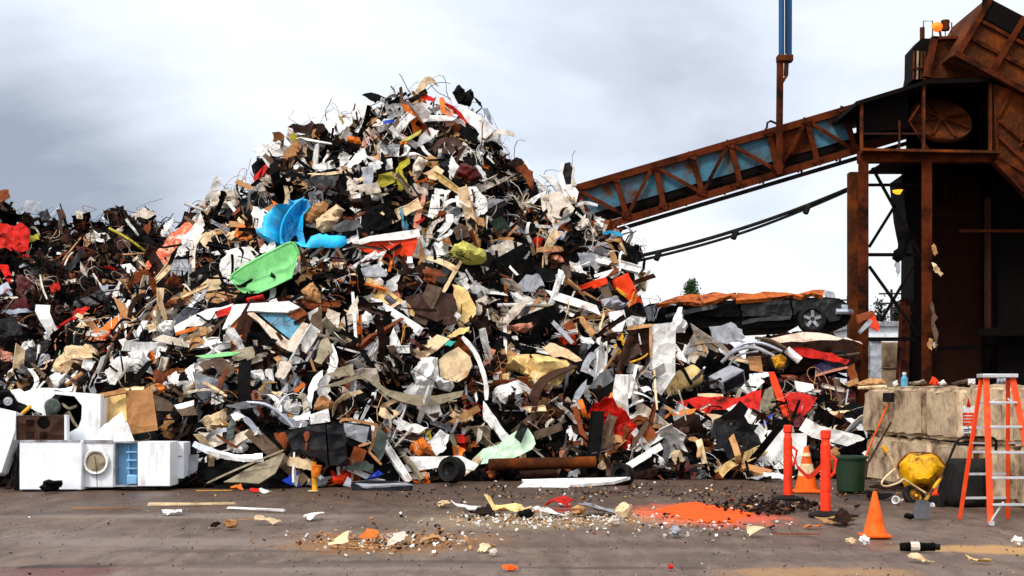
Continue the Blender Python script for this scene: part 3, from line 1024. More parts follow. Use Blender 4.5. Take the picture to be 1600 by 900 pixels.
# open frame box with grey glass
t, h = group_thing('broken_cabinet', 'broken open cabinet with grey glass at the foot of the heap', 'cabinet', 570, 690, 'broken glass cabinet')
h = h + (CAM - h).normalized() * .5
T('panel', 'dgrey', pts('531,660 579,662 583,712 560,705 536,690'), name='cabinet_back', parent=t, plane=(h + Vector((0, .25, 0)), (-.1, -1, .1)))
T('panel', 'lgrey', pts('537,661 577,667 571,694 538,680'), name='glass_panel', parent=t, plane=(h + Vector((0, .1, 0)), (-.1, -1, .2)))
T('panel', 'ggreen', pts('588,665 606,680 600,710 594,720 580,700 584,688'), name='side_panel', parent=t, plane=(h, (.35, -1, .15)))
for q in ('531,660 536,653 579,662 590,664', '588,664 585,685 577,706', '577,706 596,726', '560,697 577,692'):
    S('strip', 'kraft', pts(q), 4.5, name='wood_rim', parent=t, Y=h.y - .1)

# black steel cabinet with an orange stain
t, h = group_thing('steel_cabinet', 'black steel cabinet with an orange stain lying at the foot of the heap', 'cabinet', 495, 695, 'black steel cabinet')
h = Vector((h.x, 24.1, h.z))
T('slab', 'navy', pts('444,672 487,665 508,663 512,726 490,714 458,706'), name='front_panel', parent=t, plane=(h, (-.22, -1, .12)), thick=.4, amp=.005)
T('slab', 'navy', pts('510,663 535,664 542,727 515,727'), name='door_panel', parent=t, plane=(h + Vector((0, -.06, 0)), (.05, -1, .1)), thick=.45, amp=.004)
T('flat', 'rust', pts('474,680 477,674 482,674 484,680 480,690 477,689'), name='rust_stain', parent=t, plane=(h + Vector((0, -.025, 0)), (-.22, -1, .12)))
T('flat', 'rust', pts('477,692 481,692 479,703 476,703'), name='rust_stain', parent=t, plane=(h + Vector((0, -.025, 0)), (-.22, -1, .12)))

# silver bumper loop and wreckage on the left
S('strip', 'silver', pts('302,693 325,704 355,713 381,717 410,712'), 11, label='long silver bumper hoop curving along the foot of the heap', mark='silver bumper hoop', Y=24.0, name='car_bumper', cat='bumper')
S('strip', 'white', pts('322,706 350,714 380,719 412,719'), 6, desc='white lower bumper lip', Y=23.9)
S('strip', 'silver', pts('322,686 330,678 342,673 354,671'), 7, desc='curved silver trim', Y=24.5)
S('tube', 'silver', pts('385,629 415,630 435,644 450,658 458,668'), 5.5, desc='arched silver tube', Y=24.7)
S('strip', 'lgrey', pts('438,650 452,660 480,664'), 13, desc='smooth grey fender edge', Y=24.9)
S('strip', 'silver', pts('381,652 396,666 408,686 422,704'), 9, desc='tapering silver strut', Y=24.3)
T('sheet', 'grey', pts('352,633 385,627 398,636 372,641'), desc='grey folded bonnet', plane=(P(375, 634, 24.6), (0, -.8, .5)))
T('sheet', 'white', pts('360,648 373,641 383,651 367,658'), desc='white bent door corner', plane=(P(372, 650, 24.6), (0, -.8, .5)))
T('panel', 'ggreen', pts('353,692 355,669 362,650 368,662 364,684'), desc='grey green glass pane', plane=(P(360, 672, 24.7), (-.2, -1, .2)))
T('panel', 'navy', pts('380,660 440,672 445,690 382,692'), desc='dark navy car seat back', plane=(P(410, 678, 25.0), (0, -1, .2)), thick=.2)
T('lump', 'cream', pts('313,656 325,650 355,638 353,668 325,675'), desc='cream torn padding', plane=(P(330, 660, 25.0), (0, -.9, .4)))
T('panel', 'beige', pts('349,753 400,725 445,708 439,723 430,740 404,755'), label='broken beige dashboard panel lying under the silver bumper hoop', plane=(P(400, 735, 23.9), (0, -.75, .6)), amp=.04, mark='beige dashboard panel', name='dashboard', cat='dashboard')
S('strip', 'beige', pts('323,755 365,735 443,703'), 3, desc='thin beige rail', Y=23.8)
S('strip', 'black', pts('335,761 455,761'), 9, desc='long black bar', Y=23.6, name='scrap_bar', cat='bar')
T('panel', 'lgrey', pts('287,711 311,710 308,735 295,745 286,731'), desc='light grey bent panel', plane=(P(298, 726, 24.1), (.2, -1, .2)))
T('slab', 'black', pts('308,731 400,722 360,745 307,752'), desc='flat black dented slab', plane=(P(350, 738, 24.2), (0, -.7, .7)))
T('slab', 'navy', pts('549,753 575,750 620,752 645,758 640,766 569,769 550,764'), label='flat navy car boot lid lying on the ground before the heap', plane=(P(597, 760, 23.4), (0, -.55, .85)), mark='navy boot lid', name='boot_lid', cat='boot lid', thick=.06)
T('slab', 'lgrey', pts('549,753 575,750 620,752 645,757 569,760'), desc='grey lining sheet', plane=(P(597, 757, 23.42), (0, -.3, .95)), thick=.03)  # separate grey sheet forms the paler top of the boot lid

# yellow post with a cup on a foot plate
t = thing('yellow_post', 'short yellow post with a cup standing at the foot of the heap', 'post', G(491, 768), GROUP)
Y0 = t.location.y
m = MB(); m.tube([P(492, 767, Y0), P(490, 722, Y0)], .045, 10); m.build('pole', 'yellow', t)
m = MB(); m.tube([P(494, 745, Y0 - .05), P(495, 727, Y0 - .05)], [.05, .085], 12); m.build('cup', 'orange', t)
m = MB(); m.box(P(481, 768, Y0 - .1), P(498, 765.5, Y0 + .1)); m.build('foot_plate', 'cream', t)

# pipe, wheels and sheet at the foot
S('tube', 'rsteel', pts('765,726 800,725 860,724 930,722'), 19, label='long thick rusty pipe lying along the foot of the heap', mark='long rusty pipe', Y=(26.0, 26.4), name='steel_pipe', cat='pipe')
S('tube', 'dbrown', pts('812,742 870,740'), 14, desc='short dark pipe', Y=26.0)
t = thing('panel_board', 'flat white board lying bent on the ground before the rusty pipe', 'board', G(890, 763), GROUP)
MARKS.append(('flat white board', 890, 753))
T('slab', 'white', pts('803,765 820,753 815,749 985,745 960,752 895,757 885,763 830,766'), name='board_face', parent=t, plane=(P(885, 757, 24.3), (0, -.25, 1)), thick=.05, amp=.01)
for px, py, r, txt in ((706, 734, .24, 'black wheel drum lying at the foot of the heap near the white door skin'), (973, 742, .2, 'small black tyre lying beside the flat white board')):
    Y0 = 24.9
    t = thing('old_tyre', txt, 'wheel', P(px, py + r * F / Y0, Y0), GROUP)
    c = P(px, py, Y0)
    ax = Vector((-.5, -.8, .15))
    m = MB(); m.lathe(c, ax, [(r * .55, -.1), (r * .9, -.12), (r, -.05), (r, .05), (r * .9, .12), (r * .55, .1)], 24); m.build('tyre', 'rubber', t)
    m = MB(); m.lathe(c, ax, [(0, -.02), (r * .3, -.02), (r * .56, .06), (r * .57, -.06)], 20); m.build('hub', 'dgrey', t)

# tall white cabinet with an open brown inside
t, h = group_thing('tall_cabinet', 'tall white cabinet with an open brown inside standing below the crushed pickup', 'cabinet', 1018, 560, 'tall white cabinet')
h = h + (CAM - h).normalized() * .6
m = MB(); m.hexa([P(983, 562, h.y), P(1018, 558, h.y - .1), P(1018, 511, h.y - .1), P(981, 516, h.y), P(983, 562, h.y + .5), P(1018, 558, h.y + .5), P(1018, 511, h.y + .5), P(981, 516, h.y + .5)])
m.build('brown_inside', 'dbrown', t)
T('slab', 'white', pts('1018,507 1056,503 1055,585 1032,620 1022,640 1019,600'), name='white_side', parent=t, plane=(h - Vector((0, .13, 0)), (.25, -1, .05)), thick=.4, amp=.004)
S('strip', 'tan', pts('980,513 1018,508'), 6, name='top_rim', parent=t, Y=h.y - .16)
S('strip', 'tan', pts('1016,510 1017,560'), 4, name='side_rim', parent=t, Y=h.y - .16)
S('tube', 'yellow', pts('985,566 1005,560 1020,545'), 3, desc='bent yellow strap', d=.9)
S('strip', 'cream', pts('1020,520 1023,600 1027,640'), 3, desc='thin cream edge strip', d=.9)

# water tank
t, h = group_thing('water_tank', 'cream cylindrical water tank lying beside the tall white cabinet', 'water tank', 1062, 596, 'cream water tank')
h = h + (CAM - h).normalized() * .45
a0, a1 = P(1030, 612, h.y - .15), P(1092, 583, h.y + .1)
ax = (a1 - a0)
r = 17 * h.y / F
Ln = ax.length
m = MB(); m.lathe(a0, ax, [(0, -.02), (r * .6, -.01), (r, .06), (r, Ln * .5), (r * 1.01, Ln * .5 + .01), (r, Ln * .5 + .02), (r, Ln - .06), (r * .6, Ln + .01), (0, Ln + .02)], 28)
m.build('tank_body', 'ycream', t)
m = MB(); m.tube([a0 + ax * .3 + Vector((0, -r * .8, r * .8)), a0 + ax * .3 + Vector((0, -r * .8, r * .8)) + Vector((0, -.03, .05))], .03); m.build('valve_stub', 'dgrey', t)
mark_occ(pts('1030,595 1090,570 1096,596 1034,632'))

# microwave shaped box
t, h = group_thing('metal_box', 'light grey metal box tipped over beside the white square panel', 'metal box', 1135, 594)
h = h + (CAM - h).normalized() * .5
rt = Matrix.Rotation(R(28), 3, 'Z') @ Matrix.Rotation(R(-24), 3, 'Y') @ Matrix.Rotation(R(18), 3, 'X')
c = P(1136, 593, h.y)
m = MB(); m.obox(c, (.62, .42, .30), rt); m.build('box_body', 'lgrey', t, bevel=.01)
m = MB(); m.obox(c + rt @ Vector((0, -.215, 0)), (.54, .02, .24), rt); m.build('door', 'dgrey', t, bevel=.004)
mark_occ(pts('1105,602 1139,579 1164,585 1160,597 1127,610'))
for q, tx, mt, w_ in (('1128,566 1150,545 1180,541 1200,552', 'bent light grey exhaust tube', 'lgrey', 6), ('1135,556 1160,536 1190,534 1222,549', 'arched silver tube', 'silver', 5), ('1140,570 1152,553 1185,549', 'thin grey tube', 'lgrey', 3.5), ('1180,528 1205,530 1228,545', 'curved grey brown tube', 'taupe', 5), ('1150,530 1178,540 1210,556', 'pale grey tube', 'lgrey', 4)):
    S('tube', mt, pts(q), w_, desc=tx, d=.55)

# torn white shell standing up on the conveyor side skyline
t = thing('curled_shell', 'white torn shell with a dark hollow standing on the skyline by the conveyor tip', 'shell', P(888, 312, 32.8), GROUP)
T('panel', 'white', pts('873,272 877,254 882,256 879,270 884,288 896,288 904,300 900,318 884,318 878,296'), name='outer_wall', parent=t, plane=(P(888, 290, 32.7), (0, -1, .15)), amp=.03)
T('panel', 'dgrey', pts('879,270 883,255 891,253 897,262 893,276 892,289 884,289'), name='hollow_shade', parent=t, plane=(P(888, 272, 32.85), (.3, -1, .1)), amp=.03)  # dark grey sheet stands for the shade inside the white shell
T('panel', 'offwhite', pts('890,254 898,262 896,276 901,290 893,290 893,274 895,263'), name='curled_edge', parent=t, plane=(P(895, 272, 32.7), (-.2, -1, .1)), amp=.02)
# ------------------------------------------------------------------ white appliances at the left foot of the heap
AG = 'scrapped appliances at the left end'


def abox(x0, x1, y0, y1, Y, dep, mat, name, parent, bevel=.012):
    a, b = P(x0, y1, Y), P(x1, y0, Y)
    m = MB()
    m.box((a.x, Y, max(a.z, .004)), (b.x, Y + dep, b.z))
    mark_occ([(x0, y0), (x1, y0), (x1, y1), (x0, y1)])
    return m.build(name, mat, parent, bevel=bevel)


def rect(mb, x0, x1, y0, y1, Y, th):
    a, b = P(x0, y1, Y), P(x1, y0, Y)
    mb.box((a.x, Y - th, a.z), (b.x, Y, b.z))
    return mb


# washing machine lying with its plain side to the yard
Y0 = 23.15
t = thing('washing_machine', 'white washing machine lying with its plain side towards the yard', 'washing machine', P(79, 766, Y0), AG)
MARKS.append(('white washing machine', 79, 728))
abox(30, 128, 689, 766, Y0, .7, 'appl', 'casing', t, .02)
m = MB(); rect(m, 32, 126, 687.6, 690.6, Y0 + .02, .03); m.build('edge_trim', 'lgrey', t)
m = MB(); rect(m, 36, 122, 764.5, 766.6, Y0 + .03, .05); m.build('foot_rail', 'dgrey', t)
m = MB()
m.tube([P(27, 765, Y0 + .3), P(24, 740, Y0 + .25), P(26, 715, Y0 + .3), P(28, 700, Y0 + .5)], .05, 10); m.build('hose', 'dgrey', t)

# dryer with a round door
t = thing('dryer', 'white dryer with a round glass door between washing machine and fridge', 'dryer', P(153, 762, 23.3), AG)
MARKS.append(('round door dryer', 153, 724))
Y0 = 23.3
abox(129, 178, 689, 762, Y0, .65, 'appl', 'casing', t, .02)
c = P(151, 722, Y0)
rr = 20 * Y0 / F
m = MB(); m.lathe(c, (.06, -1, .04), [(rr * 1.0, 0), (rr * 1.02, .05), (rr * .92, .085), (rr * .78, .07), (rr * .74, .02)], 32); d_ = m.build('door', 'white', t)
m = MB(); m.lathe(c, (.06, -1, .04), [(rr * .76, .035), (rr * .5, .05), (0, .055)], 28); m.build('door_glass', 'beige', t)
m = MB(); m.tube([P(148, 712, Y0 - .09), P(151, 735, Y0 - .09), P(152, 760, Y0 - .06)], .006, 5); m.build('cord', 'black', t)
m = MB(); rect(m, 130, 177, 687.5, 692, Y0, .02); m.build('edge_trim', 'lgrey', t)

# fridge with its door gone, seen on the corner
t = thing('fridge', 'small white fridge without door showing its light blue inside and shelves', 'fridge', P(215, 760, 23.3), AG)
MARKS.append(('open fridge', 220, 725))
mark_occ(pts('178,690 265,690 265,760 178,760'))
Y0 = 23.2
abox(215, 266, 690.5, 760, Y0, .6, 'appl', 'casing', t)
m = MB()
for x0, x1, y0, y1 in ((177.5, 180, 690, 760.5), (180, 214.6, 690, 692.2), (180, 214.6, 758, 760.5)):
    p, q = P(x0, y1, Y0 + .03), P(x1, y0, Y0 + .03)
    m.box((p.x, Y0 + .03, max(.004, p.z)), (q.x, Y0 + .45, q.z))
m.build('door_frame', 'lgrey', t)
p, q = P(180, 758, Y0 + .25), P(214.8, 692, Y0 + .25)
m = MB(); m.box((p.x - .03, Y0 + .25, p.z), (q.x, Y0 + .4, q.z)); m.build('inner_wall', 'fridgein', t)
m = MB(); m.box((P(196, 0, Y0).x, Y0 + .19, p.z), (P(197.5, 0, Y0).x, Y0 + .25, q.z)); m.build('divider', 'fridgein', t)
for y in (705, 718, 731):
    p, q = P(197.6, y + 2, Y0 + .1), P(214, y, Y0 + .1)
    m = MB(); m.box((p.x, Y0 + .08, p.z), (q.x, Y0 + .249, q.z)); m.build('shelf', 'fridgein', t)
p, q = P(198, 757, Y0 + .06), P(213.5, 742, Y0 + .06)
m = MB(); m.box((p.x, Y0 + .06, p.z), (q.x, Y0 + .248, q.z)); m.build('drawer', 'fridgein', t, bevel=.02)

Y0 = 23.75
t = thing('small_cabinet', 'narrow white cabinet standing behind the open fridge', 'cabinet', P(275, 750, Y0), AG)
abox(262, 287, 691, 748, Y0, .5, 'appl', 'casing', t)
m = MB(); rect(m, 264, 285, 712, 714, Y0, .006); m.build('door_seam', 'lgrey', t)

# brown control front on top of the washing machine
Y0 = 23.3
t = thing('oven_front', 'brown oven control front with square openings on the white washing machine', 'oven front', P(68, 688, Y0), AG)
MARKS.append(('brown oven front', 68, 668))
m = MB(); rect(m, 30, 105, 649, 687.5, Y0, .12); m.build('front_panel', 'brown', t, bevel=.006)
m = MB(); rect(m, 26.5, 30, 648, 687.5, Y0 + .02, .15); m.build('side_rail', 'appl', t)
m = MB(); rect(m, 105, 108.5, 648, 687.5, Y0 + .02, .15); m.build('side_rail', 'appl', t)
for x, y in ((47, 661), (47, 680), (68, 680)):
    m = MB(); rect(m, x - 6, x + 6, y - 5.5, y + 5.5, Y0 - .118, .008); m.build('square_opening', 'dbrown', t)
c = P(68, 660, Y0 - .12)
m = MB(); m.lathe(c, (0, -1, 0), [(.098, -.02), (.098, .01), (.088, .014), (.084, .006), (0, .006)], 24); m.build('round_opening', 'black', t)
mark_occ(pts('26,648 108,648 108,688 26,688'))

# dryer body with an eight sided opening
Y0 = 23.55
t = thing('dryer_shell', 'white dryer shell with an eight sided opening above the brown oven front', 'dryer', P(110, 690, Y0), AG)
MARKS.append(('eight sided dryer shell', 105, 645))
a, b = P(67, 689, Y0), P(157, 612, Y0)
m = MB()
cx, cz = P(98, 646, Y0).x, P(98, 646, Y0).z
oc = [P(*q, Y0) for q in ((86, 616), (116, 619), (128, 634), (127, 655), (122, 668), (100, 680), (76, 672), (69, 634))]
ou = [P(*q, Y0) for q in ((67, 611), (135, 615), (157, 617), (157, 655), (155, 690), (110, 692), (66, 690), (66, 640))]
n8 = 8
V = ou + oc + [p + Vector((0, .03, 0)) for p in oc]
fc = []
for i in range(n8):
    j = (i + 1) % n8
    fc += [(i, j, n8 + j, n8 + i), (n8 + i, n8 + j, 2 * n8 + j, 2 * n8 + i)]
m.add(V, fc)
V = ou + [p + Vector((0, .6, 0)) for p in ou]
m.add(V, [(i, (i + 1) % n8, (i + 1) % n8 + n8, i + n8) for i in range(n8)] + [tuple(range(8, 16))])
m.build('casing', 'appl', t, sharp=20)
m = MB(); m.prism([p + Vector((0, .42, 0)) + (p - Vector((cx, Y0, cz))) * .0 for p in oc], (0, .03, 0)); m.build('dark_inside', 'black', t)
m = MB(); m.lathe(P(84, 636, Y0 + .15), (.2, -1, .1), [(0, 0), (.1, 0), (.13, .05), (.13, .2), (.1, .24), (0, .25)], 14); m.build('motor', 'ggreen', t)
for q in ('97,630 107,640 120,634', '107,642 115,660 124,670', '85,648 97,652 107,644'):
    S('strip', 'beige', pts(q), 4, name='bracket', parent=t, Y=Y0 - .0 + .12)
mark_occ(pts('66,610 157,614 157,690 66,690'))

T('slab', 'appl', pts('-6,636 25,643 24,672 2,738 -6,742'), label='big white fridge leaning against the washing machine at the end', plane=(P(10, 690, 23.1), (.1, -1, .1)), thick=.45, amp=.003, name='leaning_fridge', cat='fridge', group=AG)
T('panel', 'lgrey', pts('24,676 23,702 8,744 3,738'), desc='pale blue grey fridge side', plane=(P(14, 712, 23.35), (.6, -1, 0)), group=AG)  # shadow side of the white fridge, shade put into the grey
T('sheet', 'white', pts('16,610 30,607 38,612 66,606 114,603 112,611 68,612 66,646 55,642 40,632 24,626 16,618'), label='white bent metal top lying behind the brown oven front', plane=(P(50, 620, 24.0), (0, -1, .5)), amp=.03, group=AG)
T('sheet', 'white', pts('150,690 158,668 190,642 210,689'), label='white triangular bent sheet leaning on top of the open fridge', plane=(P(180, 672, 23.45), (0, -1, .35)), amp=.06, group=AG)
t = thing('machine_head', 'black machine part with a grey disc wedged behind the leaning fridge', 'machine part', P(25, 645, 23.8), AG)
V, fc, og = outline('lump', pts('-4,612 14,608 30,632 52,640 45,650 20,648 -4,642'), plane=(P(22, 632, 23.9), (0, -1, .2)), bulge=.12)
link('black_body', V, fc, 'black', t)
m = MB(); m.lathe(P(12, 627, 23.72), (0, -1, .1), [(0, .02), (.03, .03), (.035, .01), (.07, .01), (.075, -.03)], 20); m.build('disc', 'lgrey', t)
m = MB(); m.tube([P(33, 648, 23.6), P(48, 634, 23.7)], .03, 8); m.build('handle', 'yellow', t)

t = thing('open_carton', 'big brown carton with an open yellow side behind the eight sided dryer', 'carton', P(200, 680, 23.9), AG)
MARKS.append(('big open carton', 210, 642))
Yc = 23.9
T('panel', 'kraft', pts('196,610 238,608 247,672 204,679 198,655'), name='side_flap', parent=t, plane=(P(220, 645, Yc), (.25, -1, .12)), amp=.01)
T('panel', 'ycream', pts('159,618 197,613 198,657 165,670'), name='front_flap', parent=t, plane=(P(178, 640, Yc + .05), (-.2, -1, .2)), amp=.015)
T('panel', 'kraft', pts('148,616 196,607 198,613 158,621'), name='top_flap', parent=t, plane=(P(175, 614, Yc - .1), (0, -.8, .6)), amp=.01)
T('panel', 'dbrown', pts('154,620 162,622 167,668 157,668'), name='opening_shade', parent=t, plane=(P(160, 645, Yc + .12), (0, -1, 0)), amp=.005)  # dark sheet: shade of the carton's inside put into its colour

# ------------------------------------------------------------------ red metal and tubes on the far dark heap
FG = 'scrap pieces on the far dark heap'
T('sheet', 'red', pts('-10,346 16,352 35,349 47,360 46,392 30,395 -10,386'), label='red car bonnet lying on the far dark heap', mark='red bonnet on the far heap', group=FG, amp=.08, d=.6)
for ln in """sheet|red|red bent metal|-2,413 11,413 24,448 13,444
sheet|dred|dark red crushed panel|24,429 53,432 54,468 26,462
sheet|rust|rusty barrel end|-2,297 13,296 16,309 0,316
sheet|lgrey|grey white torn sheet|32,328 40,312 56,312 60,331
panel|tan|tan board|160,436 208,436 208,441 161,442
sheet|lgrey|pale grey basin|155,445 192,447 165,462
sheet|offwhite|dirty white ragged strip|125,408 133,420 139,437 126,424
sheet|offwhite|dirty white torn bag|205,336 224,325 245,333 230,342
sheet|dgrey|dark grey crumpled sheet|60,332 74,326 80,340 66,346
sheet|brown|brown round drum end|88,328 98,326 104,340 92,342
sheet|offwhite|dirty white scrap|118,330 128,328 130,342 120,342
sheet|offwhite|dirty white ball of wire|133,366 146,362 152,374 138,378
sheet|olive|olive torn sheet|30,372 60,366 62,374 40,380
sheet|dgrey|dark grey bumper|100,420 128,388 132,394 112,424
sheet|dred|dark red long panel|10,470 40,462 46,490 20,486
sheet|red|red torn strip|76,446 92,440 94,452 82,460
sheet|brown|brown crumpled sheet|176,372 200,366 206,384 184,390
sheet|silver|silver torn sheet|-2,450 12,440 20,462 2,472
sheet|silver|silver bent bracket|2,484 40,482 54,487 20,490
sheet|navy|dark navy torn casing|-4,500 26,494 36,520 4,530""".split('\n'):
    form, mat, desc, ps = ln.split('|')
    T(form, mat, pts(ps), desc=desc, group=FG, d=.55)
for ps, mat, w, tx in (('171,357 200,372 227,393', 'olive', 4, 'long olive pipe'), ('98,407 126,372', 'tan', 3, 'tan stick'), ('101,415 108,398 120,391', 'offwhite', 3, 'bent pale rod'), ('63,430 66,450 74,468', 'offwhite', 3, 'bent white rod'), ('192,398 226,396', 'tan', 3, 'tan flat bar'), ('146,428 160,450', 'offwhite', 3, 'dirty white rod')):
    S('tube', mat, pts(ps), w, desc=tx, group=FG, d=.6)

# ------------------------------------------------------------------ stack of crushed cars at the right end
CG = 'crushed cars stacked at the right end'


def crushed_car(label, X0, X1, Y, dep, z0, z1, mat, seed, roofmat=None):
    rng = np.random.default_rng(seed)
    t = thing('crushed_car', label, 'crushed car', ((X0 + X1) / 2, Y + dep / 2, z0), CG)
    L, H = X1 - X0, z1 - z0
    nx, nz = 26, 9
    V, fc = [], []
    ss = np.linspace(0, 1, nx)
    prof_top = z0 + H * (.62 + .38 * np.sin(np.pi * np.clip(ss * 1.1 - .05, 0, 1)) ** .5) + rng.normal(0, .02, nx)
    prof_bot = z0 + H * .06 * np.abs(np.sin(ss * 9))
    ny = 7
    rings = []
    for i in range(nx):
        ring = []
        for j in range(nz):
            q = j / (nz - 1)
            bul = -.10 * math.sin(q * math.pi) + rng.normal(0, .03)
            ring.append((X0 + L * ss[i], Y + bul + .12 * q, prof_bot[i] + (prof_top[i] - prof_bot[i]) * q))
        for j in range(1, ny):
            q = j / (ny - 1)
            ring.append((X0 + L * ss[i], Y + .12 + (dep - .12) * q, prof_top[i] + .05 * math.sin(q * math.pi) + rng.normal(0, .03)))
        for j in range(1, 4):
            ring.append((X0 + L * ss[i], Y + dep, prof_top[i] + (prof_bot[i] - prof_top[i]) * j / 3))
        rings.append(ring)
    m = len(rings[0])
    for r_ in rings:
        V += r_
    for i in range(nx - 1):
        for j in range(m):
            k = (j + 1) % m
            fc.append((i * m + j, i * m + k, (i + 1) * m + k, (i + 1) * m + j))
    fc += [tuple(range(m)), tuple(range((nx - 1) * m, nx * m))[::-1]]
    mb = MB(); mb.add(V, fc); mb.build('body', mat, t, sharp=40)
    mb = MB()
    for a_, b_ in ((.04, .30), (.34, .66), (.70, .96)):
        pass
    mb.tube([(X0 + L * q, Y - .13 + rng.normal(0, .015), z0 + H * (.46 + .05 * math.sin(q * 7))) for q in np.linspace(.03, .97, 9)], .03, 6)
    mb.build('side_trim', 'taupe', t)
    for q in (.2, .78):
        c = Vector((X0 + L * q, Y - .05, z0 + H * .3))
        mb = MB(); mb.lathe(c, (0, -1, 0), [(0, .04), (.13, .06), (.14, .1), (.2, .12), (.25, .08), (.26, -.05), (.2, -.1)], 22)
        mb.build('wheel', 'rubber', t)
    if roofmat:
        V2, f2, og = outline('sheet', [(p[0] * F / Y + CX, HY - (p[1] - CH) * F / Y) for p in ((X0 + L * .15, z1 - .05), (X0 + L * .3, z1 + .12), (X0 + L * .8, z1 + .1), (X0 + L * .95, z1 - .1), (X0 + L * .6, z1 - .2))], plane=((X0 + L / 2, Y + .3, z1), (0, -.6, .8)))
        link('roof', V2, f2, roofmat, t)
    return t


Y0 = 32.2
X_ = lambda px, Y: (px - CX) * Y / F
crushed_car('dark flattened car at the bottom of the crushed car stack', X_(1050, Y0), X_(1335, Y0), Y0 + .2, 1.7, .0, .95, 'dgrey', 3)
crushed_car('flattened dark red car with purple seats under the white flattened car', X_(1175, 31.6), X_(1338, 31.6), 31.6, 1.9, .98, 2.02, 'dred', 5, 'purple')
crushed_car('dark brown flattened car half buried beside the flattened red car', X_(1000, Y0), X_(1175, Y0), Y0 + .3, 1.7, .98, 3.02, 'dbrown', 7)
crushed_car('flattened black car with a cream stained sill right under the crushed black pickup', X_(1185, 31.7), X_(1345, 31.7), 31.7, 1.7, 2.05, 2.95, 'dbrown', 9)
T('sheet', 'red', pts('1232,545 1262,543 1300,552 1328,562 1322,570 1280,560 1240,556'), desc='torn red door skin', plane=(P(1280, 555, 31.2), (0, -.8, .4)), amp=.1, group=CG)
T('sheet', 'purple', pts('1270,572 1290,563 1310,570 1304,582 1275,588'), desc='dark purple torn upholstery', plane=(P(1290, 575, 31.2), (0, -.8, .4)), group=CG)
S('strip', 'pink', pts('1274,587 1300,579 1324,574'), 4, desc='pale pinkish trim strip', Y=31.0, group=CG)
T('sheet', 'rust', pts('1322,574 1335,568 1340,590 1345,606 1332,602'), desc='orange rusty fender', plane=(P(1333, 588, 31.0), (.2, -.9, .3)), group=CG)
T('panel', 'tan', pts('1320,598 1340,590 1342,598 1324,606'), desc='tan torn flap', plane=(P(1330, 598, 30.7), (0, -1, .2)), group=CG)
T('sheet', 'dirtysheet', pts('1190,531 1230,523 1280,520 1345,534 1348,538 1280,531 1215,536'), desc='cream stained bent door sill', plane=(P(1265, 528, 31.2), (0, -.7, .5)), group=CG, amp=.05)

# the pickup on top
Yp = 32.3
t = thing('pickup_truck', 'crushed black pickup truck lying on top of the crushed cars', 'pickup truck', P(1165, 520, Yp + .8), CG)
MARKS.append(('crushed pickup', 1165, 490))
body = pts('999,500 1001,482 1014,475 1040,472 1100,470 1157,469 1198,468 1234,466 1290,464 1312,466 1324,474 1329,487 1330,497 1322,509 1293,512 1285,497 1268,486 1252,492 1246,510 1160,514 1060,512 1010,508')
V, fc, og = outline('panel', body, plane=(P(1165, 490, Yp), (0, -1, .06)), thick=1.7, amp=.10, dens=22, k=6)
link('body', V, fc, 'black', t, sharp=30)
fp = lambda dy: (P(1165, 490, Yp - dy), (0, -1, .06))
T('sheet', 'dgrey', pts('1157,474 1192,470 1233,469 1238,490 1236,497 1200,494 1160,494'), name='front_door', parent=t, plane=fp(.14), amp=.07, k=3, rag=0)
T('sheet', 'black', pts('1075,480 1120,476 1155,474 1157,494 1120,496 1076,490'), name='rear_door', parent=t, plane=fp(.12), amp=.08, k=3, rag=0)
T('sheet', 'dgrey', pts('1237,469 1290,466 1312,469 1322,478 1312,500 1296,503 1288,490 1268,479 1250,484 1241,494'), name='front_fender', parent=t, plane=fp(.15), amp=.05, k=3, rag=0)
T('sheet', 'lgrey', pts('1000,483 1026,475 1022,502 1001,500'), name='tailgate', parent=t, plane=fp(.16), amp=.03)
S('tube', 'silver', pts('1024,498 1028,482 1040,474 1056,477'), 3, name='wheel_arch', parent=t, Y=Yp - .17)
S('strip', 'dgrey', pts('1040,494 1090,484 1120,478'), 7, name='side_skirt', parent=t, Y=Yp - .2)
S('strip', 'grey', pts('1160,505 1180,499 1236,497'), 6, name='sill', parent=t, Y=Yp - .16)
w = P(1268, 499, Yp - .12)
m = MB(); m.lathe(w, (0, -1, 0), [(.20, .08), (.24, .12), (.31, .1), (.33, .0), (.31, -.15)], 28); wh = m.build('wheel', 'rubber', t)
m = MB(); m.lathe(w, (0, -1, 0), [(0, .06), (.05, .07), (.06, .03), (.19, .04), (.215, .1), (.22, .02)], 28); m.build('rim', 'grey', wh)
for k in range(5):
    an = k * 2 * math.pi / 5 + .3
    d_ = Vector((math.cos(an), 0, math.sin(an)))
    m = MB(); m.beam(w + d_ * .05 + Vector((0, -.09, 0)), w + d_ * .2 + Vector((0, -.1, 0)), .07, .03); m.build('spoke', 'lgrey', wh)
m = MB(); m.obox(P(1319, 481, Yp - .12), (.16, .12, .15), Matrix.Rotation(.3, 3, 'Z')); m.build('headlight', 'silver', t, bevel=.03)
m = MB(); m.tube([P(1306, 487, Yp - .2), P(1322, 487, Yp - .2), P(1330, 488, Yp + .1), P(1330, 488, Yp + 1.2)], .07, 8); m.build('bumper', 'silver', t)
T('sheet', 'lgrey', pts('1290,464 1287,453 1303,456 1306,467'), name='windscreen_frame', parent=t, plane=(P(1297, 460, Yp + .2), (0, -1, .4)))
T('sheet', 'burnt', pts('1024,476 1060,463 1080,459 1150,456 1154,467 1120,470 1080,471 1050,473'), label='crumpled orange car roof lying on the rear of the pickup', name='car_roof', cat='car roof', plane=(P(1090, 466, Yp - .05), (0, -.6, .8)), thick=.1, amp=.07, group=CG)
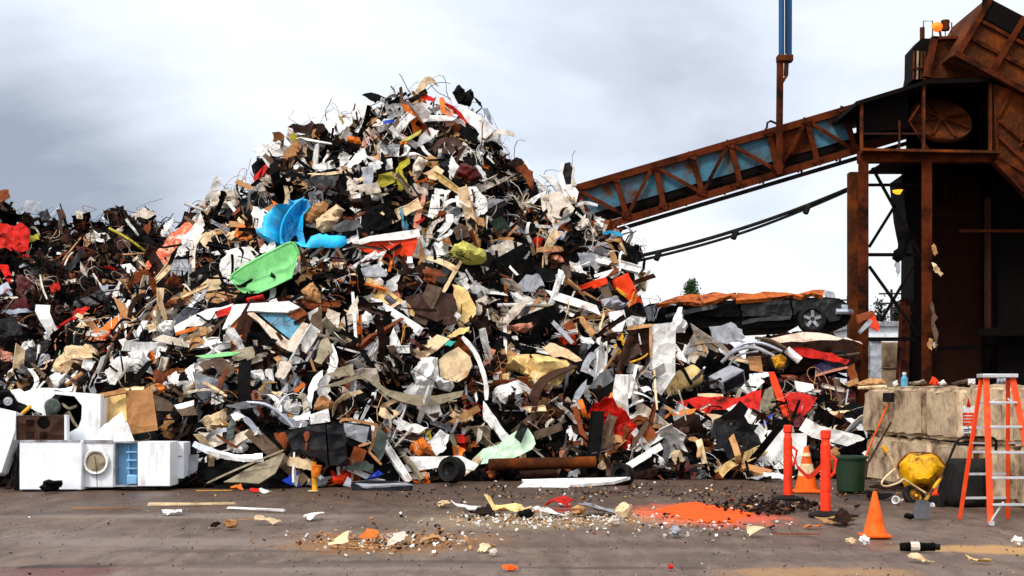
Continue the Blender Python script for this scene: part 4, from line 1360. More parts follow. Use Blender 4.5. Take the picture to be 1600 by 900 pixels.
T('sheet', 'burnt', pts('1150,470 1152,457 1212,455 1288,452 1286,463 1240,460 1214,464 1190,467'), label='crumpled orange bonnet lying on the front of the pickup', name='car_bonnet', cat='bonnet', plane=(P(1220, 460, Yp - .05), (0, -.6, .8)), thick=.1, amp=.07, group=CG)
T('sheet', 'ored', pts('1350,492 1358,486 1368,492 1374,510 1372,518 1362,512'), desc='bright red torn metal', plane=(P(1362, 502, 33), (0, -1, .3)), group=CG)
S('strip', 'lgrey', pts('1342,520 1362,500'), 7, desc='pale strip of torn metal', Y=32.8, group=CG)
T('sheet', 'rust', pts('1336,492 1350,488 1368,486 1360,496 1340,506'), desc='rusty torn metal', plane=(P(1350, 496, 33), (0, -1, .5)), group=CG)

# ------------------------------------------------------------------ concrete block wall
WG = 'stacked concrete blocks'


def wallx(Y):
    return 6.38 + .64 * (26 - Y) / 6.5


def block(Ya, Yb, z0, z1, dep, label, seed, dx=0):
    bm = bmesh.new()
    a = Vector((wallx(Ya) + dx, Ya, 0))
    b = Vector((wallx(Yb) + dx, Yb, 0))
    d = b - a
    nrm = Vector((-d.y, d.x, 0)).normalized()
    if nrm.x < 0:
        nrm = -nrm
    bmesh.ops.create_cube(bm, size=1)
    bmesh.ops.bevel(bm, geom=bm.edges[:], offset=.075, segments=3, affect='EDGES')
    bmesh.ops.subdivide_edges(bm, edges=bm.edges[:], cuts=5, use_grid_fill=True)
    for v in bm.verts:
        p = v.co.copy()
        v.co = Vector((p.x * (d.length - .12), p.y * dep, p.z * (z1 - z0 - .035)))
        q = v.co * 3.2 + Vector((seed * 7.3, 0, 0))
        k = noise.noise(q) * .05 + noise.noise(q * 3.1) * .022
        ed = max(abs(p.x), abs(p.z)) > .46
        v.co += v.normal * (k - (.025 * max(0, noise.noise(q * 1.7)) if ed else 0))
    me = bpy.data.meshes.new('concrete_block')
    bm.to_mesh(me); bm.free()
    me.materials.append(MATS['concrete'])
    me.shade_smooth(); me.set_sharp_from_angle(angle=R(50))
    o = bpy.data.objects.new('concrete_block', me); COL.objects.link(o)
    o.location = (a + b) / 2 + nrm * dep / 2 + Vector((0, 0, (z0 + z1) / 2))
    o.rotation_euler.z = math.atan2(d.y, d.x)
    return tag(o, label, 'concrete block', WG)


LT = ['top concrete block at the heap end of the wall, under the glove', 'top concrete block behind the leaning brooms', 'pale stained top concrete block above the yellow wheelbarrow', 'top concrete block carrying the red and white notice', 'top concrete block behind the stepladder']
LB = ['bottom concrete block at the heap end behind the green bin', 'bottom concrete block where the brooms stand', 'bottom concrete block behind the yellow wheelbarrow', 'bottom concrete block behind the black garden cart', 'bottom concrete block behind the feet of the stepladder']
for i in range(5):
    ya, yb = 26 - 1.5 * i, 24.5 - 1.5 * i
    block(ya, yb, .84, 1.70 + .02 * math.sin(i * 2.3), .8, LT[i], i + 1, dx=-.03 if i == 2 else 0)
    block(ya - .12, yb - .12, 0, .84, .85, LB[i], i + 11, dx=.02)

# things on top of the wall
OG = 'odds and ends on the wall'


def on_wall(px, Y, dz=0):
    return Vector(((px - CX) * Y / F, Y, 1.70 + dz))


t = thing('spray_bottle', 'blue plastic bottle with a white cap on top of the wall', 'bottle', on_wall(1413, 24.4), OG)
m = MB(); m.lathe(t.location, (0, 0, 1), [(0, .0), (.06, .005), (.062, .14), (.03, .19), (.03, .21)], 14); m.build('bottle_body', 'sblue', t)
m = MB(); m.lathe(t.location, (0, 0, 1), [(.034, .205), (.034, .25), (0, .252)], 12); m.build('cap', 'white', t)
for poly, mat, tx, nm, ct, Yq in ((pts('1386,622 1392,612 1406,606 1410,612 1400,622 1393,630'), 'black', 'black and white work glove hanging over the wall corner', 'work_glove', 'glove', 24.9), (pts('1394,612 1402,608 1404,616 1397,618'), 'white', 'white rag beside the black glove on the wall', 'rag', 'rag', 24.85),
                                  (pts('1452,615 1457,604 1464,608 1470,616 1460,618'), 'ored', 'red crumpled rag on top of the wall', 'rag', 'rag', 22.5), (pts('1466,614 1474,609 1480,616 1470,618'), 'white', 'white crumpled paper beside the red rag on the wall', 'crumpled_paper', 'paper', 22.3),
                                  (pts('1486,613 1512,606 1514,612 1490,616'), 'taupe', 'grey brown stick of wood on top of the wall', 'wood_stick', 'stick', 21.6), (pts('1513,606 1524,606 1524,615 1513,615'), 'white', 'white paper cup on top of the wall near the stepladder', 'paper_cup', 'cup', 21.1), (pts('1558,607 1572,607 1572,616 1558,615'), 'lgrey', 'grey can lying on the wall behind the stepladder', 'tin_can', 'can', 20.1),
                                  (pts('1420,612 1444,607 1448,613 1424,617'), 'beige', 'beige rag spread on top of the wall', 'rag', 'rag', 23.6), (pts('1338,612 1360,603 1380,606 1384,612 1350,618'), 'tan', 'tan flattened board on the heap end of the wall', 'flat_board', 'board', 26.0)):
    V, fc, og = outline('lump', poly, plane=(P(sum(p[0] for p in poly) / len(poly), sum(p[1] for p in poly) / len(poly), Yq), (0, -1, .3)), bulge=.03)
    V[:, 2] += max(0, 1.705 - V[:, 2].min()) if 'hanging' not in tx else 0
    tag(link(nm, V, fc, mat), tx, ct, OG)
m = MB(); m.tube([P(1342, 606, 25.9), P(1384, 604, 25.2)], .03, 7); tag(m.build('wood_stick', 'cream'), 'pale stick lying across the heap end of the wall', 'stick', OG)

# notice on the wall
def wall_pt(px, py, off=.02):
    Y = 22.
    for _ in range(30):
        Y = F * (wallx(Y) - off) / (px - CX)
    return P(px, py, Y)


t = thing('notice_board', 'red and white notice hanging on the wall beside the stepladder', 'notice', wall_pt(1513, 678), None)
q = lambda x0, x1, y0, y1, o1: [wall_pt(x0, y0, o1), wall_pt(x1, y0, o1), wall_pt(x1, y1, o1), wall_pt(x0, y1, o1)]
m = MB(); m.prism(q(1503, 1522, 634, 677, .045), Vector((.02, 0, 0))); m.build('board', 'white', t)
m = MB(); m.prism(q(1504, 1521, 645, 665, .052), Vector((.006, 0, 0))); m.build('red_field', 'ored', t)
for a_, b_, c_, d_ in ((1506, 1519, 649, 650.2), (1506, 1519, 654, 655.2), (1506, 1517, 659, 660.2), (1505, 1519, 670, 671.4), (1505, 1513, 673, 674)):
    m = MB(); m.prism(q(a_, b_, c_, d_, .056), Vector((.003, 0, 0))); m.build('text_line', 'white' if c_ < 665 else 'dgrey', t)
m = MB(); m.prism([wall_pt(1510, 636, .05), wall_pt(1513, 622, .05), wall_pt(1517, 636, .05)], Vector((.006, 0, 0))); m.build('hanger', 'red', t)

# ------------------------------------------------------------------ cones, posts, bin
def cone(px, py, h, label, collar):
    g = G(px, py)
    t = thing('traffic_cone', label, 'traffic cone', g, 'traffic cones')
    s = h * .62
    m = MB(); m.box((g.x - s / 2, g.y - s / 2, .0), (g.x + s / 2, g.y + s / 2, .035)); m.build('base', 'coneorange', t, bevel=.012)
    r0, r1 = s * .40, h * .045
    rr = lambda z: r0 + (r1 - r0) * (z - .03) / (h - .03)
    m = MB(); m.lathe(g, (0, 0, 1), [(r0 * 1.12, .034), (r0 * 1.0, .05), (rr(h * .5), h * .5), (r1, h - .01), (r1 * .8, h), (r1 * .75, h - .03)], 28); c = m.build('cone_body', 'coneorange', t)
    if collar:
        for za, zb in ((.36, .62), (.78, .86)):
            m = MB(); m.lathe(g, (0, 0, 1), [(rr(h * za) + .005, h * za), (rr(h * zb) + .005, h * zb)], 28); m.build('white_band', 'cream', c)


cone(1260, 769, .74, 'orange traffic cone with a white band between the two orange posts', True)
cone(1367, 839, .50, 'small plain orange traffic cone standing alone in front', False)

PG = 'orange barrier posts'
tops = []
for px, py, ty, lab in ((1231, 781, 664, 'orange barrier post nearer the heap'), (1290, 807, 672, 'orange barrier post nearer the small traffic cone')):
    g = G(px, py)
    h = CH + (HY - ty) * g.y / F
    t = thing('barrier_post', lab, 'post', g, PG)
    m = MB(); m.lathe(g, (0, 0, 1), [(0, .0), (.22, .0), (.225, .03), (.16, .06), (.07, .075)], 20); m.build('rubber_base', 'rubber', t)
    m = MB(); m.lathe(g, (0, 0, 1), [(.068, .05), (.064, h - .2), (.064, h - .19), (.052, h - .17), (.052, h - .12), (.066, h - .1), (.066, h - .01), (.05, h), (0, h)], 22); m.build('tube', 'postred', t)
    m = MB()
    m.tube([g + Vector((.06, 0, h - .32)), g + Vector((.13, -.02, h - .38)), g + Vector((.10, -.03, h - .55)), g + Vector((.055, -.01, h - .6))], .022, 7); m.build('handle', 'postred', t)
    tops.append((g, h))
(g0, h0), (g1, h1) = tops
V, fc = [], []
for i in range(13):
    s = i / 12
    p = g0.lerp(g1, s)
    z = (h0 - .28) * (1 - s) + (h1 - .22) * s - .42 * 4 * s * (1 - s) * (.8 + .2 * s)
    for k in (0, 1):
        V.append((p.x + .01 * k, p.y - .075, z - .075 * k + .012 * math.sin(i * 1.7)))
m = MB()
m.add(V + [(x, y + .004, z) for x, y, z in V], [(2 * i, 2 * i + 1, 2 * i + 3, 2 * i + 2) for i in range(12)] + [(26 + 2 * i + 2, 26 + 2 * i + 3, 26 + 2 * i + 1, 26 + 2 * i) for i in range(12)])
tag(m.build('barrier_tape', 'postred'), 'red barrier tape sagging between the two orange posts', 'barrier tape')

g = G(1329, 769)
t = thing('waste_bin', 'dark green round plastic bin standing behind the orange post', 'bin', g)
m = MB(); m.lathe(g, (0, 0, 1), [(0, .01), (.20, .01), (.215, .03), (.225, .25), (.255, .56), (.24, .56), (.21, .05), (0, .04)], 30); m.build('bin_body', 'bingreen', t)
m = MB(); m.lathe(g, (0, 0, 1), [(.25, .53), (.275, .535), (.28, .57), (.262, .585), (.24, .575)], 30); m.build('rim', 'bingreen', t)

# ------------------------------------------------------------------ brooms and shovel
g = G(1353, 764)
t = thing('push_broom', 'broom with a yellow stick and black head leaning on the wall', 'broom', g)
top = wall_pt(1388, 630, .06)
m = MB(); m.tube([P(1351, 716, 24.3), top], .016, 8); m.build('stick', 'coneorange', t)
m = MB(); m.obox(top + Vector((0, -.02, .1)), (.09, .30, .16), Matrix.Rotation(.2, 3, 'Z')); m.build('head', 'rubber', t, bevel=.02)
m = MB(); m.tube([P(1351, 716, 24.3), Vector((P(1351, 716, 24.3).x - .03, 24.28, .02))], .016, 8); m.build('lower_stick', 'coneorange', t)
t = thing('rake_handle', 'dark red brown bare tool handle leaning on the wall beside the broom', 'tool handle', G(1357, 752))
m = MB(); m.tube([P(1356, 724, 23.6), wall_pt(1392, 660, .04)], .018, 8); m.tube([P(1356, 724, 23.6), P(1352, 748, 23.4)], .018, 8); m.build('handle', 'brown', t)

# ------------------------------------------------------------------ wheelbarrow tipped up against the wall
Yb = 21.2
t = thing('wheelbarrow', 'yellow rusty wheelbarrow tipped up on its wheel against the wall', 'wheelbarrow', G(1428, 790))
MARKS.append(('yellow wheelbarrow', 1440, 745))
c = P(1438, 738, Yb)
V, fc, og = outline('tub', pts('1401,728 1404,722 1420,707 1456,709 1464,713 1478,731 1476,739 1460,764 1452,768 1422,767 1414,762'), plane=(c, (-.25, -1, .25)), bulge=.30, thick=.02, dens=14)
link('tray', V, fc, 'barrow', t)
S('tube', 'rust', pts('1402,729 1405,721 1420,706 1456,708 1465,712 1479,731'), 3, name='tray_rim', parent=t, Y=Yb + .05)
S('tube', 'cream', pts('1384,704 1393,716 1398,734 1404,748'), 3.6, name='handle', parent=t, Y=(Yb - .15, Yb - .25))
S('tube', 'yellow', pts('1379,697 1386,706'), 7, name='grip', parent=t, Y=Yb - .15)
S('tube', 'cream', pts('1399,732 1380,748 1376,758 1386,761 1406,754 1412,748'), 3.4, name='leg_loop', parent=t, Y=(Yb - .3, Yb - .4))
S('tube', 'ycream', pts('1412,748 1430,760 1446,770'), 3.2, name='brace', parent=t, Y=Yb - .42)
S('tube', 'cream', pts('1400,797 1399,790 1408,783 1420,776'), 3.4, name='front_loop', parent=t, Y=Yb - .35)
w = P(1428, 776, Yb - .35)
ax = Vector((.35, -.75, .55))
m = MB(); m.lathe(w, ax, [(.09, -.04), (.15, -.05), (.185, -.02), (.185, .03), (.15, .05), (.09, .04)], 26); wh = m.build('wheel', 'rubber', t)
m = MB(); m.lathe(w, ax, [(0, .03), (.03, .05), (.09, .03), (.10, .045), (.10, -.03)], 20); m.build('rim', 'barrow', wh)
m = MB(); m.obox(P(1441, 806, Yb - .6), (.02, .02, .02), Matrix()) if False else None
t = thing('shovel', 'shovel with a grey square blade and yellow shaft beside the wheelbarrow', 'shovel', G(1438, 812))
Yv = G(1438, 812).y
V, fc, og = outline('panel', pts('1432,782 1447,780 1454,786 1452,812 1424,810'), plane=(P(1440, 797, Yv + .05), (.1, -1, .25)), thick=.02, amp=.015)
link('blade', V, fc, 'grey', t)
m = MB(); m.tube([P(1446, 782, Yv + .1), P(1471, 745, Yv + .7)], .022, 8); m.build('shaft', 'barrow', t)
t = thing('fuel_can', 'red crumpled plastic can lying behind the shovel', 'can', G(1465, 800))
V, fc, og = outline('lump', pts('1456,772 1464,762 1470,775 1474,796 1462,790'), plane=(P(1465, 780, 20.4), (0, -1, .1)), bulge=.08)
link('can_body', V, fc, 'ored', t)
t = thing('paper_cup', 'white paper cup lying below the wheelbarrow handle', 'cup', G(1399, 788))
m = MB(); m.lathe(P(1402, 782, G(1399, 788).y), (-.6, -.7, .2), [(0, -.05), (.045, -.05), (.06, .06), (.05, .06), (.035, -.04)], 16); m.build('cup_body', 'white', t)

# ------------------------------------------------------------------ black garden cart
Yq = 20.0
t = thing('garden_cart', 'black plastic garden cart with a tubular handle standing against the wall', 'cart', G(1512, 806))
c = P(1515, 762, Yq)
V, fc, og = outline('tub', pts('1478,722 1486,716 1540,716 1548,724 1546,770 1540,800 1500,806 1474,800 1466,780'), plane=(c, (-.15, -1, .1)), bulge=.28, thick=.03, dens=12)
link('tub', V, fc, 'rubber', t)
S('tube', 'rubber', pts('1466,770 1474,740 1484,715 1491,698 1497,686 1508,683'), 4, name='handle_side', parent=t, Y=Yq - .1)
S('tube', 'rubber', pts('1504,683 1540,683 1554,684 1557,692 1556,704'), 4, name='handle_bar', parent=t, Y=(Yq - .1, Yq + .25))
m = MB(); m.tube([P(1497, 694, Yq - .1), P(1556, 696, Yq + .2)], .02, 7); m.build('cross_bar', 'dgrey', t)
for px, pz in ((1460, 797), (1535, 800)):
    w = P(px, pz - 6, Yq - .1)
    m = MB(); m.lathe(w, (-.9, -.45, 0), [(0, .03), (.10, .04), (.15, .03), (.155, -.04), (0, -.05)], 22); wq = m.build('wheel', 'rubber', t)
    m = MB(); m.lathe(w, (-.9, -.45, 0), [(0, .05), (.05, .055), (.055, .03)], 16); m.build('hub', 'white', wq)

# ------------------------------------------------------------------ stepladder
t = thing('stepladder', 'orange red stepladder with aluminium steps standing before the wall', 'stepladder', G(1580, 818))
FL, FR = Vector((5.72, 17.0, 0)), Vector((6.34, 17.0, 0))
RL, RR_ = Vector((5.62, 17.85, 0)), Vector((6.24, 17.9, 0))
TL, TR = P(1541, 591, 17.42), P(1582, 591, 17.42)
BL, BR = P(1533, 593, 17.56), P(1575, 593, 17.56)
for a, b in ((FL, TL), (FR, TR)):
    m = MB(); m.beam(a, b, .075, .03, up=(0, 1, 0)); m.build('front_rail', 'fibre', t, bevel=.006)
for a, b in ((RL, BL), (RR_, BR)):
    m = MB(); m.beam(a, b, .05, .03, up=(0, 1, 0)); m.build('rear_rail', 'fibre', t, bevel=.006)
m = MB(); m.beam(TL + Vector((-.06, .06, .03)), TR + Vector((.05, .06, .03)), .26, .05, up=(0, 0, 1)); m.build('top_cap', 'alu', t, bevel=.01)
for py in (629, 667, 707, 746, 787):
    z = CH + (HY - py) * 17.2 / F
    s = z / TL.z
    a, b = FL.lerp(TL, s), FR.lerp(TR, s)
    m = MB(); m.beam(a + Vector((.02, -.01, 0)), b + Vector((-.02, -.01, 0)), .085, .028, up=(0, 0, 1)); m.build('step', 'alu', t, bevel=.004)
for py in (630, 668, 706, 741, 779):
    z = CH + (HY - py) * 17.7 / F
    s = z / BL.z
    a, b = RL.lerp(BL, s), RR_.lerp(BR, s)
    m = MB(); m.beam(a, b, .02, .03, up=(0, 0, 1)); m.build('rear_rung', 'alu', t)
for a, b, s in ((FL, TL, .1), (FR, TR, .1)):
    p = a.lerp(b, .18)
    q_ = FL.lerp(FR, .3 if a == FL else .7) + Vector((0, 0, .05))
    m = MB(); m.beam(a.lerp(b, .02) + Vector((.0, -.02, .02)), FL.lerp(TL, .155).lerp(FR.lerp(TR, .155), .28 if a == FL else .72), .02, .012); m.build('corner_brace', 'alu', t)
    m = MB(); m.box(tuple(a + Vector((-.03, -.05, 0))), tuple(a + Vector((.03, .05, .05)))); m.build('foot', 'alu', t)
m = MB(); m.beam(FL.lerp(TL, .55), RL.lerp(BL, .55), .02, .008); m.build('spreader', 'alu', t)
m = MB(); m.beam(FR.lerp(TR, .55), RR_.lerp(BR, .55), .02, .008); m.build('spreader', 'alu', t)
m = MB(); m.beam(FL.lerp(TL, .80), FL.lerp(TL, .86).lerp(FR.lerp(TR, .86), .3), .015, .008); m.beam(FR.lerp(TR, .80), FL.lerp(TL, .86).lerp(FR.lerp(TR, .86), .7), .015, .008); m.build('step_brace', 'alu', t)
# ------------------------------------------------------------------ inclined conveyor
Yc = 36.2
WD = 1.5
cv = thing('conveyor', 'long inclined rusty truss conveyor with blue side panels', 'conveyor', P(1150, 330, Yc + .7))


def seg(a, b, Y, w, h, mat, name, parent, up=(0, 1, 0)):
    m = MB()
    m.beam(P(*a, Y), P(*b, Y), w, h, up)
    return m.build(name, mat, parent)


pxm = Yc / F
for Y, nm in ((Yc, 'rsteel2'), (Yc + WD, 'rsteel')):
    seg((884, 299), (1345, 165), Y, 11 * pxm, .12, nm, 'top_chord', cv)
    seg((940, 355), (1440, 204), Y, 11 * pxm, .12, nm, 'bottom_chord', cv)
VERT = [((902, 297), (920, 345)), ((962, 279), (979, 337)), ((1024, 261), (1037, 321)), ((1081, 243), (1097, 300)), ((1141, 225), (1157, 288)), ((1201, 207), (1215, 265)), ((1261, 190), (1277, 252)), ((1319, 172), (1336, 234))]
DIAG = [((905, 298), (975, 336)), ((1019, 262), (982, 333)), ((1026, 262), (1094, 300)), ((1138, 226), (1100, 297)), ((1144, 227), (1211, 265)), ((1258, 192), (1219, 262)), ((1264, 190), (1333, 234))]
for a, b in VERT:
    seg(a, b, Yc - .02, 8 * pxm, .09, 'rsteel2', 'post', cv)
    seg(a, b, Yc + WD + .02, 8 * pxm, .09, 'rsteel', 'post', cv)
for a, b in DIAG:
    seg(a, b, Yc - .045, 5.5 * pxm, .06, 'rsteel2', 'diagonal', cv)
    seg(a, b, Yc + WD + .045, 5.5 * pxm, .06, 'rsteel', 'diagonal', cv)
for (a, b), k in zip(VERT, range(9)):
    for q in (a, b):
        m = MB(); m.obox(P(q[0], q[1], Yc - .09), (.24, .02, .17), Matrix.Rotation(R(-16), 3, 'Y').inverted())
        for i in (-1, 0, 1):
            c = P(q[0], q[1], Yc - .10) + Vector((i * .08, 0, i * .022))
            m.lathe(c, (0, -1, 0), [(.028, 0), (.028, .02), (0, .022)], 6)
        m.build('gusset_plate', 'rsteel2', cv)
# trough side panels between the posts
PM = ['rsteel2', 'bluepanel', 'bluepanel', 'bluepanel', 'bluepanel', 'bluepanel', 'rsteel2', 'bluepanel', 'bluepanel']
top = lambda x: 299 + (x - 884) * (165 - 299) / (1345 - 884)
for i in range(7):
    x0, x1 = VERT[i][0][0] + 2, VERT[i + 1][0][0] - 2
    lean = 12
    for Y in (Yc + .10, Yc + WD - .12):
        m = MB()
        m.prism([P(x0, top(x0) + 4, Y), P(x1, top(x1) + 4, Y), P(x1 + lean, top(x1 + lean) + 47, Y), P(x0 + lean, top(x0 + lean) + 47, Y)], (0, .02, 0))
        m.build('side_panel', 'rsteel2' if i == 5 else 'bluepanel', cv)
m = MB()
m.prism([P(890, top(890) + 40, Yc + .13), P(1450, top(1450) + 40, Yc + .13), P(1450, top(1450) + 58, Yc + .13), P(890, top(890) + 58, Yc + .13)], (0, WD - .3, 0))
m.build('trough', 'soot', cv)
for x in (930, 1000, 1060, 1120, 1180, 1240, 1300):
    for dx in (0, 14):
        seg((x + dx, top(x) + 58), (x + 8 + dx * .3, top(x) + 74), Yc + .2, .05, .05, 'soot', 'idler_bracket', cv)
    m = MB(); m.tube([P(x + 6, top(x) + 66, Yc + .15), P(x + 6, top(x) + 66, Yc + WD - .15)], .07, 10); m.build('idler_roller', 'soot', cv)
m = MB()
m.beam(P(955, 362, Yc + .05), P(1440, 217, Yc + .05), 6 * pxm, .12); m.build('return_guide', 'soot', cv)
m = MB()
m.prism([P(882, 300, Yc), P(892, 298, Yc), P(946, 352, Yc), P(936, 356, Yc)], (0, WD, 0)); m.build('end_plate', 'rsteel', cv)

# suspended cable pair
cb = thing('hanging_cable', 'pair of black cables sagging from the tower down behind the heap', 'cable', P(1170, 375, 35.6))
for dy, r in ((0, .045), (7, .035)):
    pa = []
    for i in range(26):
        s = i / 25
        x = 1336 - (1336 - 960) * s
        y = 290 + 118 * s + 46 * s * (1 - s) + dy * (.4 + .6 * min(1, s * 2.2))
        pa.append(P(x, y, 35.2 - 1.6 * s))
    m = MB(); m.tube(pa, r, 7); m.build('cable', 'rubber', cb)
for s in (.2, .5, .82):
    x = 1336 - 376 * s
    y = 290 + 118 * s + 46 * s * (1 - s)
    Y = 35.2 - 1.6 * s
    m = MB(); m.obox(P(x, y + 6, Y), (.14, .12, .26), Matrix.Rotation(R(20), 3, 'Y')); m.build('clamp', 'rubber', cb, bevel=.04)

# hanging mast fixed to the conveyor
ms = thing('hanging_mast', 'tall blue and rust mast rising from the conveyor out of view', 'mast', P(1216, 268, Yc - .25))
Y = Yc - .25
m = MB(); m.tube([P(1221, -330, Y), P(1221, 92, Y)], 4.4 * pxm, 12); m.build('cylinder', 'poleblue', ms)
m = MB(); m.tube([P(1234, -330, Y + .1), P(1233, 90, Y + .1)], 4.4 * pxm, 12); m.build('cylinder', 'poleblue', ms)
m = MB(); m.tube([P(1228, -330, Y - .12), P(1228, 84, Y - .12)], 1.6 * pxm, 8); m.build('hydraulic_pipe', 'rubber', ms)
m = MB(); m.obox(P(1226, 92, Y), (24 * pxm, .3, 10 * pxm), Matrix()); m.build('clamp', 'rsteel', ms, bevel=.02)
m = MB(); m.beam(P(1219, 90, Y), P(1217, 272, Y), 9 * pxm, .16); m.build('rod', 'rsteel2', ms)
m = MB(); m.beam(P(1229, 96, Y), P(1228, 118, Y), 6 * pxm, .12); m.beam(P(1229, 118, Y), P(1223, 128, Y), 4 * pxm, .1); m.build('lug', 'rsteel', ms)
m = MB(); m.prism([P(1207, 258, Y - .1), P(1226, 258, Y - .1), P(1217, 274, Y - .1)], (0, .3, 0)); m.build('gusset', 'rsteel2', ms)
m = MB(); m.tube([P(1213, 193, Y - .1), P(1204, 189, Y - .1), P(1199, 192, Y - .1), P(1198, 200, Y - .1)], .03, 6); m.build('hook', 'rubber', ms)

# ------------------------------------------------------------------ shredder tower
Yt, Yk = 34.0, 39.0
tw = thing('shredder_tower', 'tall rusty steel tower with a black housing, big wheel and tilted chute', 'tower', P(1470, 618, Yt + 2) * 1.0)
tw.location.z = 0
tm = Yt / F


def bm_(a, b, w, h, mat, name, Y=Yt, up=(0, 1, 0), bev=0):
    m = MB()
    m.beam(P(*a, Y), P(*b, Y), w, h, up)
    return m.build(name, mat, tw, bevel=bev)


base = HY + CH * F / Yt
for x in (1349, 1448, 1640, 1760):
    m = MB()                         # H section: two flanges and a web
    for dy in (0, .32):
        m.beam(P(x, 250, Yt + dy), P(x, base - 1, Yt + dy) if dy == 0 else P(x, 250, Yt + dy) * 1 + Vector((0, 0, -(P(x, 250, Yt).z - .02))), 16 * tm, .03)
    m.beam(P(x, 250, Yt + .16), P(x, 250, Yt + .16) + Vector((0, 0, -(P(x, 250, Yt).z - .02))), .03, .30)
    m.build('column', 'rsteel2', tw)
for x in (1336, 1420, 1600, 1740):
    m = MB()
    p = P(x, 270, Yk if x > 1400 else Yt + .7)
    m.beam(p, Vector((p.x, p.y, .02)), .32, .32)
    m.build('rear_column', 'soot' if x > 1400 else 'rsteel', tw)
bm_((1341, 247), (1556, 247), 15 * tm, .3, 'rsteel2', 'main_beam', Y=Yt + .16)
bm_((1345, 236), (1560, 240), 4 * tm, .5, 'rsteel', 'deck_edge', Y=Yt - .1)
bm_((1556, 250), (1620, 318), 13 * tm, .25, 'rsteel2', 'knee_brace')
bm_((1556, 247), (1790, 247), 12 * tm, .25, 'rsteel', 'main_beam', Y=Yt + .4)
for a, b in (((1363, 262), (1440, 402)), ((1358, 386), (1414, 296)), ((1358, 416), (1440, 530)), ((1376, 502), (1428, 414))):
    bm_(a, b, 4.2 * tm, .07, 'soot', 'cross_brace', Y=Yt + .35)
for y, w in ((289, 4), (398, 5), (530, 6)):
    bm_((1356, y), (1440, y), w * tm, .1, 'soot', 'tie_bar', Y=Yt + .45)
# dark machinery wall and hanging rags behind the middle column
bk = lambda x, y: P(x, y, 37.6)
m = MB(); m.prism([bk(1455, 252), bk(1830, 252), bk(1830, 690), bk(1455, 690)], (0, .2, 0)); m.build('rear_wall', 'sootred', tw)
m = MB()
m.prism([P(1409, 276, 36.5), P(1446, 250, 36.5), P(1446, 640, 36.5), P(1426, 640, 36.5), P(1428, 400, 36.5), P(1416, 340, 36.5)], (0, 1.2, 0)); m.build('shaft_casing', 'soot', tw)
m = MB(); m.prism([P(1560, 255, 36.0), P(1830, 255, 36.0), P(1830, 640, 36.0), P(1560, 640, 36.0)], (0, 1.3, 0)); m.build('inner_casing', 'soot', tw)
bm_((1543, 310), (1543, 514), 7 * tm, .2, 'sootred', 'inner_post', Y=35.6)
bm_((1500, 361), (1700, 361), 4.5 * tm, .12, 'rsteel', 'inner_beam', Y=35.5)
bm_((1458, 335), (1575, 333), 4 * tm, .12, 'sootred', 'inner_beam', Y=36.9)
bm_((1534, 519), (1720, 519), 13 * tm, .5, 'soot', 'lower_beam', Y=35.6)
bm_((1462, 545), (1560, 540), 7 * tm, .2, 'soot', 'lower_beam', Y=36.2)
for x in (1478, 1484, 1500):
    bm_((x, 262), (x, 310), 3 * tm, .06, 'sootred', 'hanging_bar', Y=37.2)
# housing
roof = [(1338, 158), (1450, 124), (1556, 121), (1640, 150), (1830, 150)]
m = MB()
pr = [P(x, y, Yt - .25) for x, y in roof]
for i in range(len(pr) - 1):
    a, b = pr[i], pr[i + 1]
    m.prism([a, b, b + Vector((0, 0, -.10)), a + Vector((0, 0, -.10))], (0, 4.6, 0))
m.build('roof', 'soot', tw)
m = MB(); m.prism([P(1340, 172, 37.4), P(1450, 130, 37.4), P(1830, 130, 37.4), P(1830, 262, 37.4), P(1418, 262, 37.4), P(1418, 204, 37.4), P(1340, 206, 37.4)], (0, .15, 0)); m.build('housing_back', 'soot', tw)
m = MB(); m.prism([P(1400, 240, Yt + .3), P(1830, 240, Yt + .3), P(1830, 235, Yt + .3), P(1446, 235, Yt + .3)], (0, 3.2, 0)); m.build('deck', 'soot', tw)
m = MB(); m.prism([P(1346, 160, Yt + .3), P(1420, 137, Yt + .3), P(1420, 200, Yt + .3), P(1346, 208, Yt + .3)], (0, .1, 0)); m.build('housing_side', 'soot', tw)
for x, y0 in ((1346, 160), (1443, 130), (1547, 126), (1405, 188)):
    bm_((x, y0), (x, 240), (4 if x != 1405 else 2) * tm, .1, 'rsteel', 'housing_post', Y=Yt - .1)
bm_((1346, 209), (1440, 209), 3 * tm, .05, 'sootred', 'handrail', Y=Yt - .05)
for a, b in (((1420, 190), (1452, 236)), ((1434, 207), (1445, 228)), ((1420, 190), (1436, 165))):
    bm_(a, b, 3 * tm, .06, 'rsteel2', 'wheel_brace', Y=Yt + .05)
# big spoked wheel
c = P(1470, 187, Yt + .75)
ax = Vector((.05, -.73, .60)).normalized()
rw = 48 * (Yt + .75) / F
m = MB(); m.lathe(c, ax, [(0, .0), (rw * .92, 0), (rw, .03), (rw * 1.02, -.05), (rw * .98, -.12), (0, -.12)], 44); wl = m.build('big_wheel', 'rsteel', tw, sharp=40)
u = ax.cross(Vector((0, 0, 1))).normalized(); v = ax.cross(u).normalized()
for k in range(8):
    an = k * math.pi / 4 + .25
    d_ = u * math.cos(an) + v * math.sin(an)
    m = MB(); m.beam(c + ax * .06 + d_ * .05, c + ax * .05 + d_ * rw * .94, .06, .06, up=tuple(ax)); m.build('spoke', 'rsteel2', wl)
m = MB(); m.lathe(c, ax, [(.12, .0), (.12, .10), (0, .11)], 14); m.build('hub', 'rsteel2', wl)
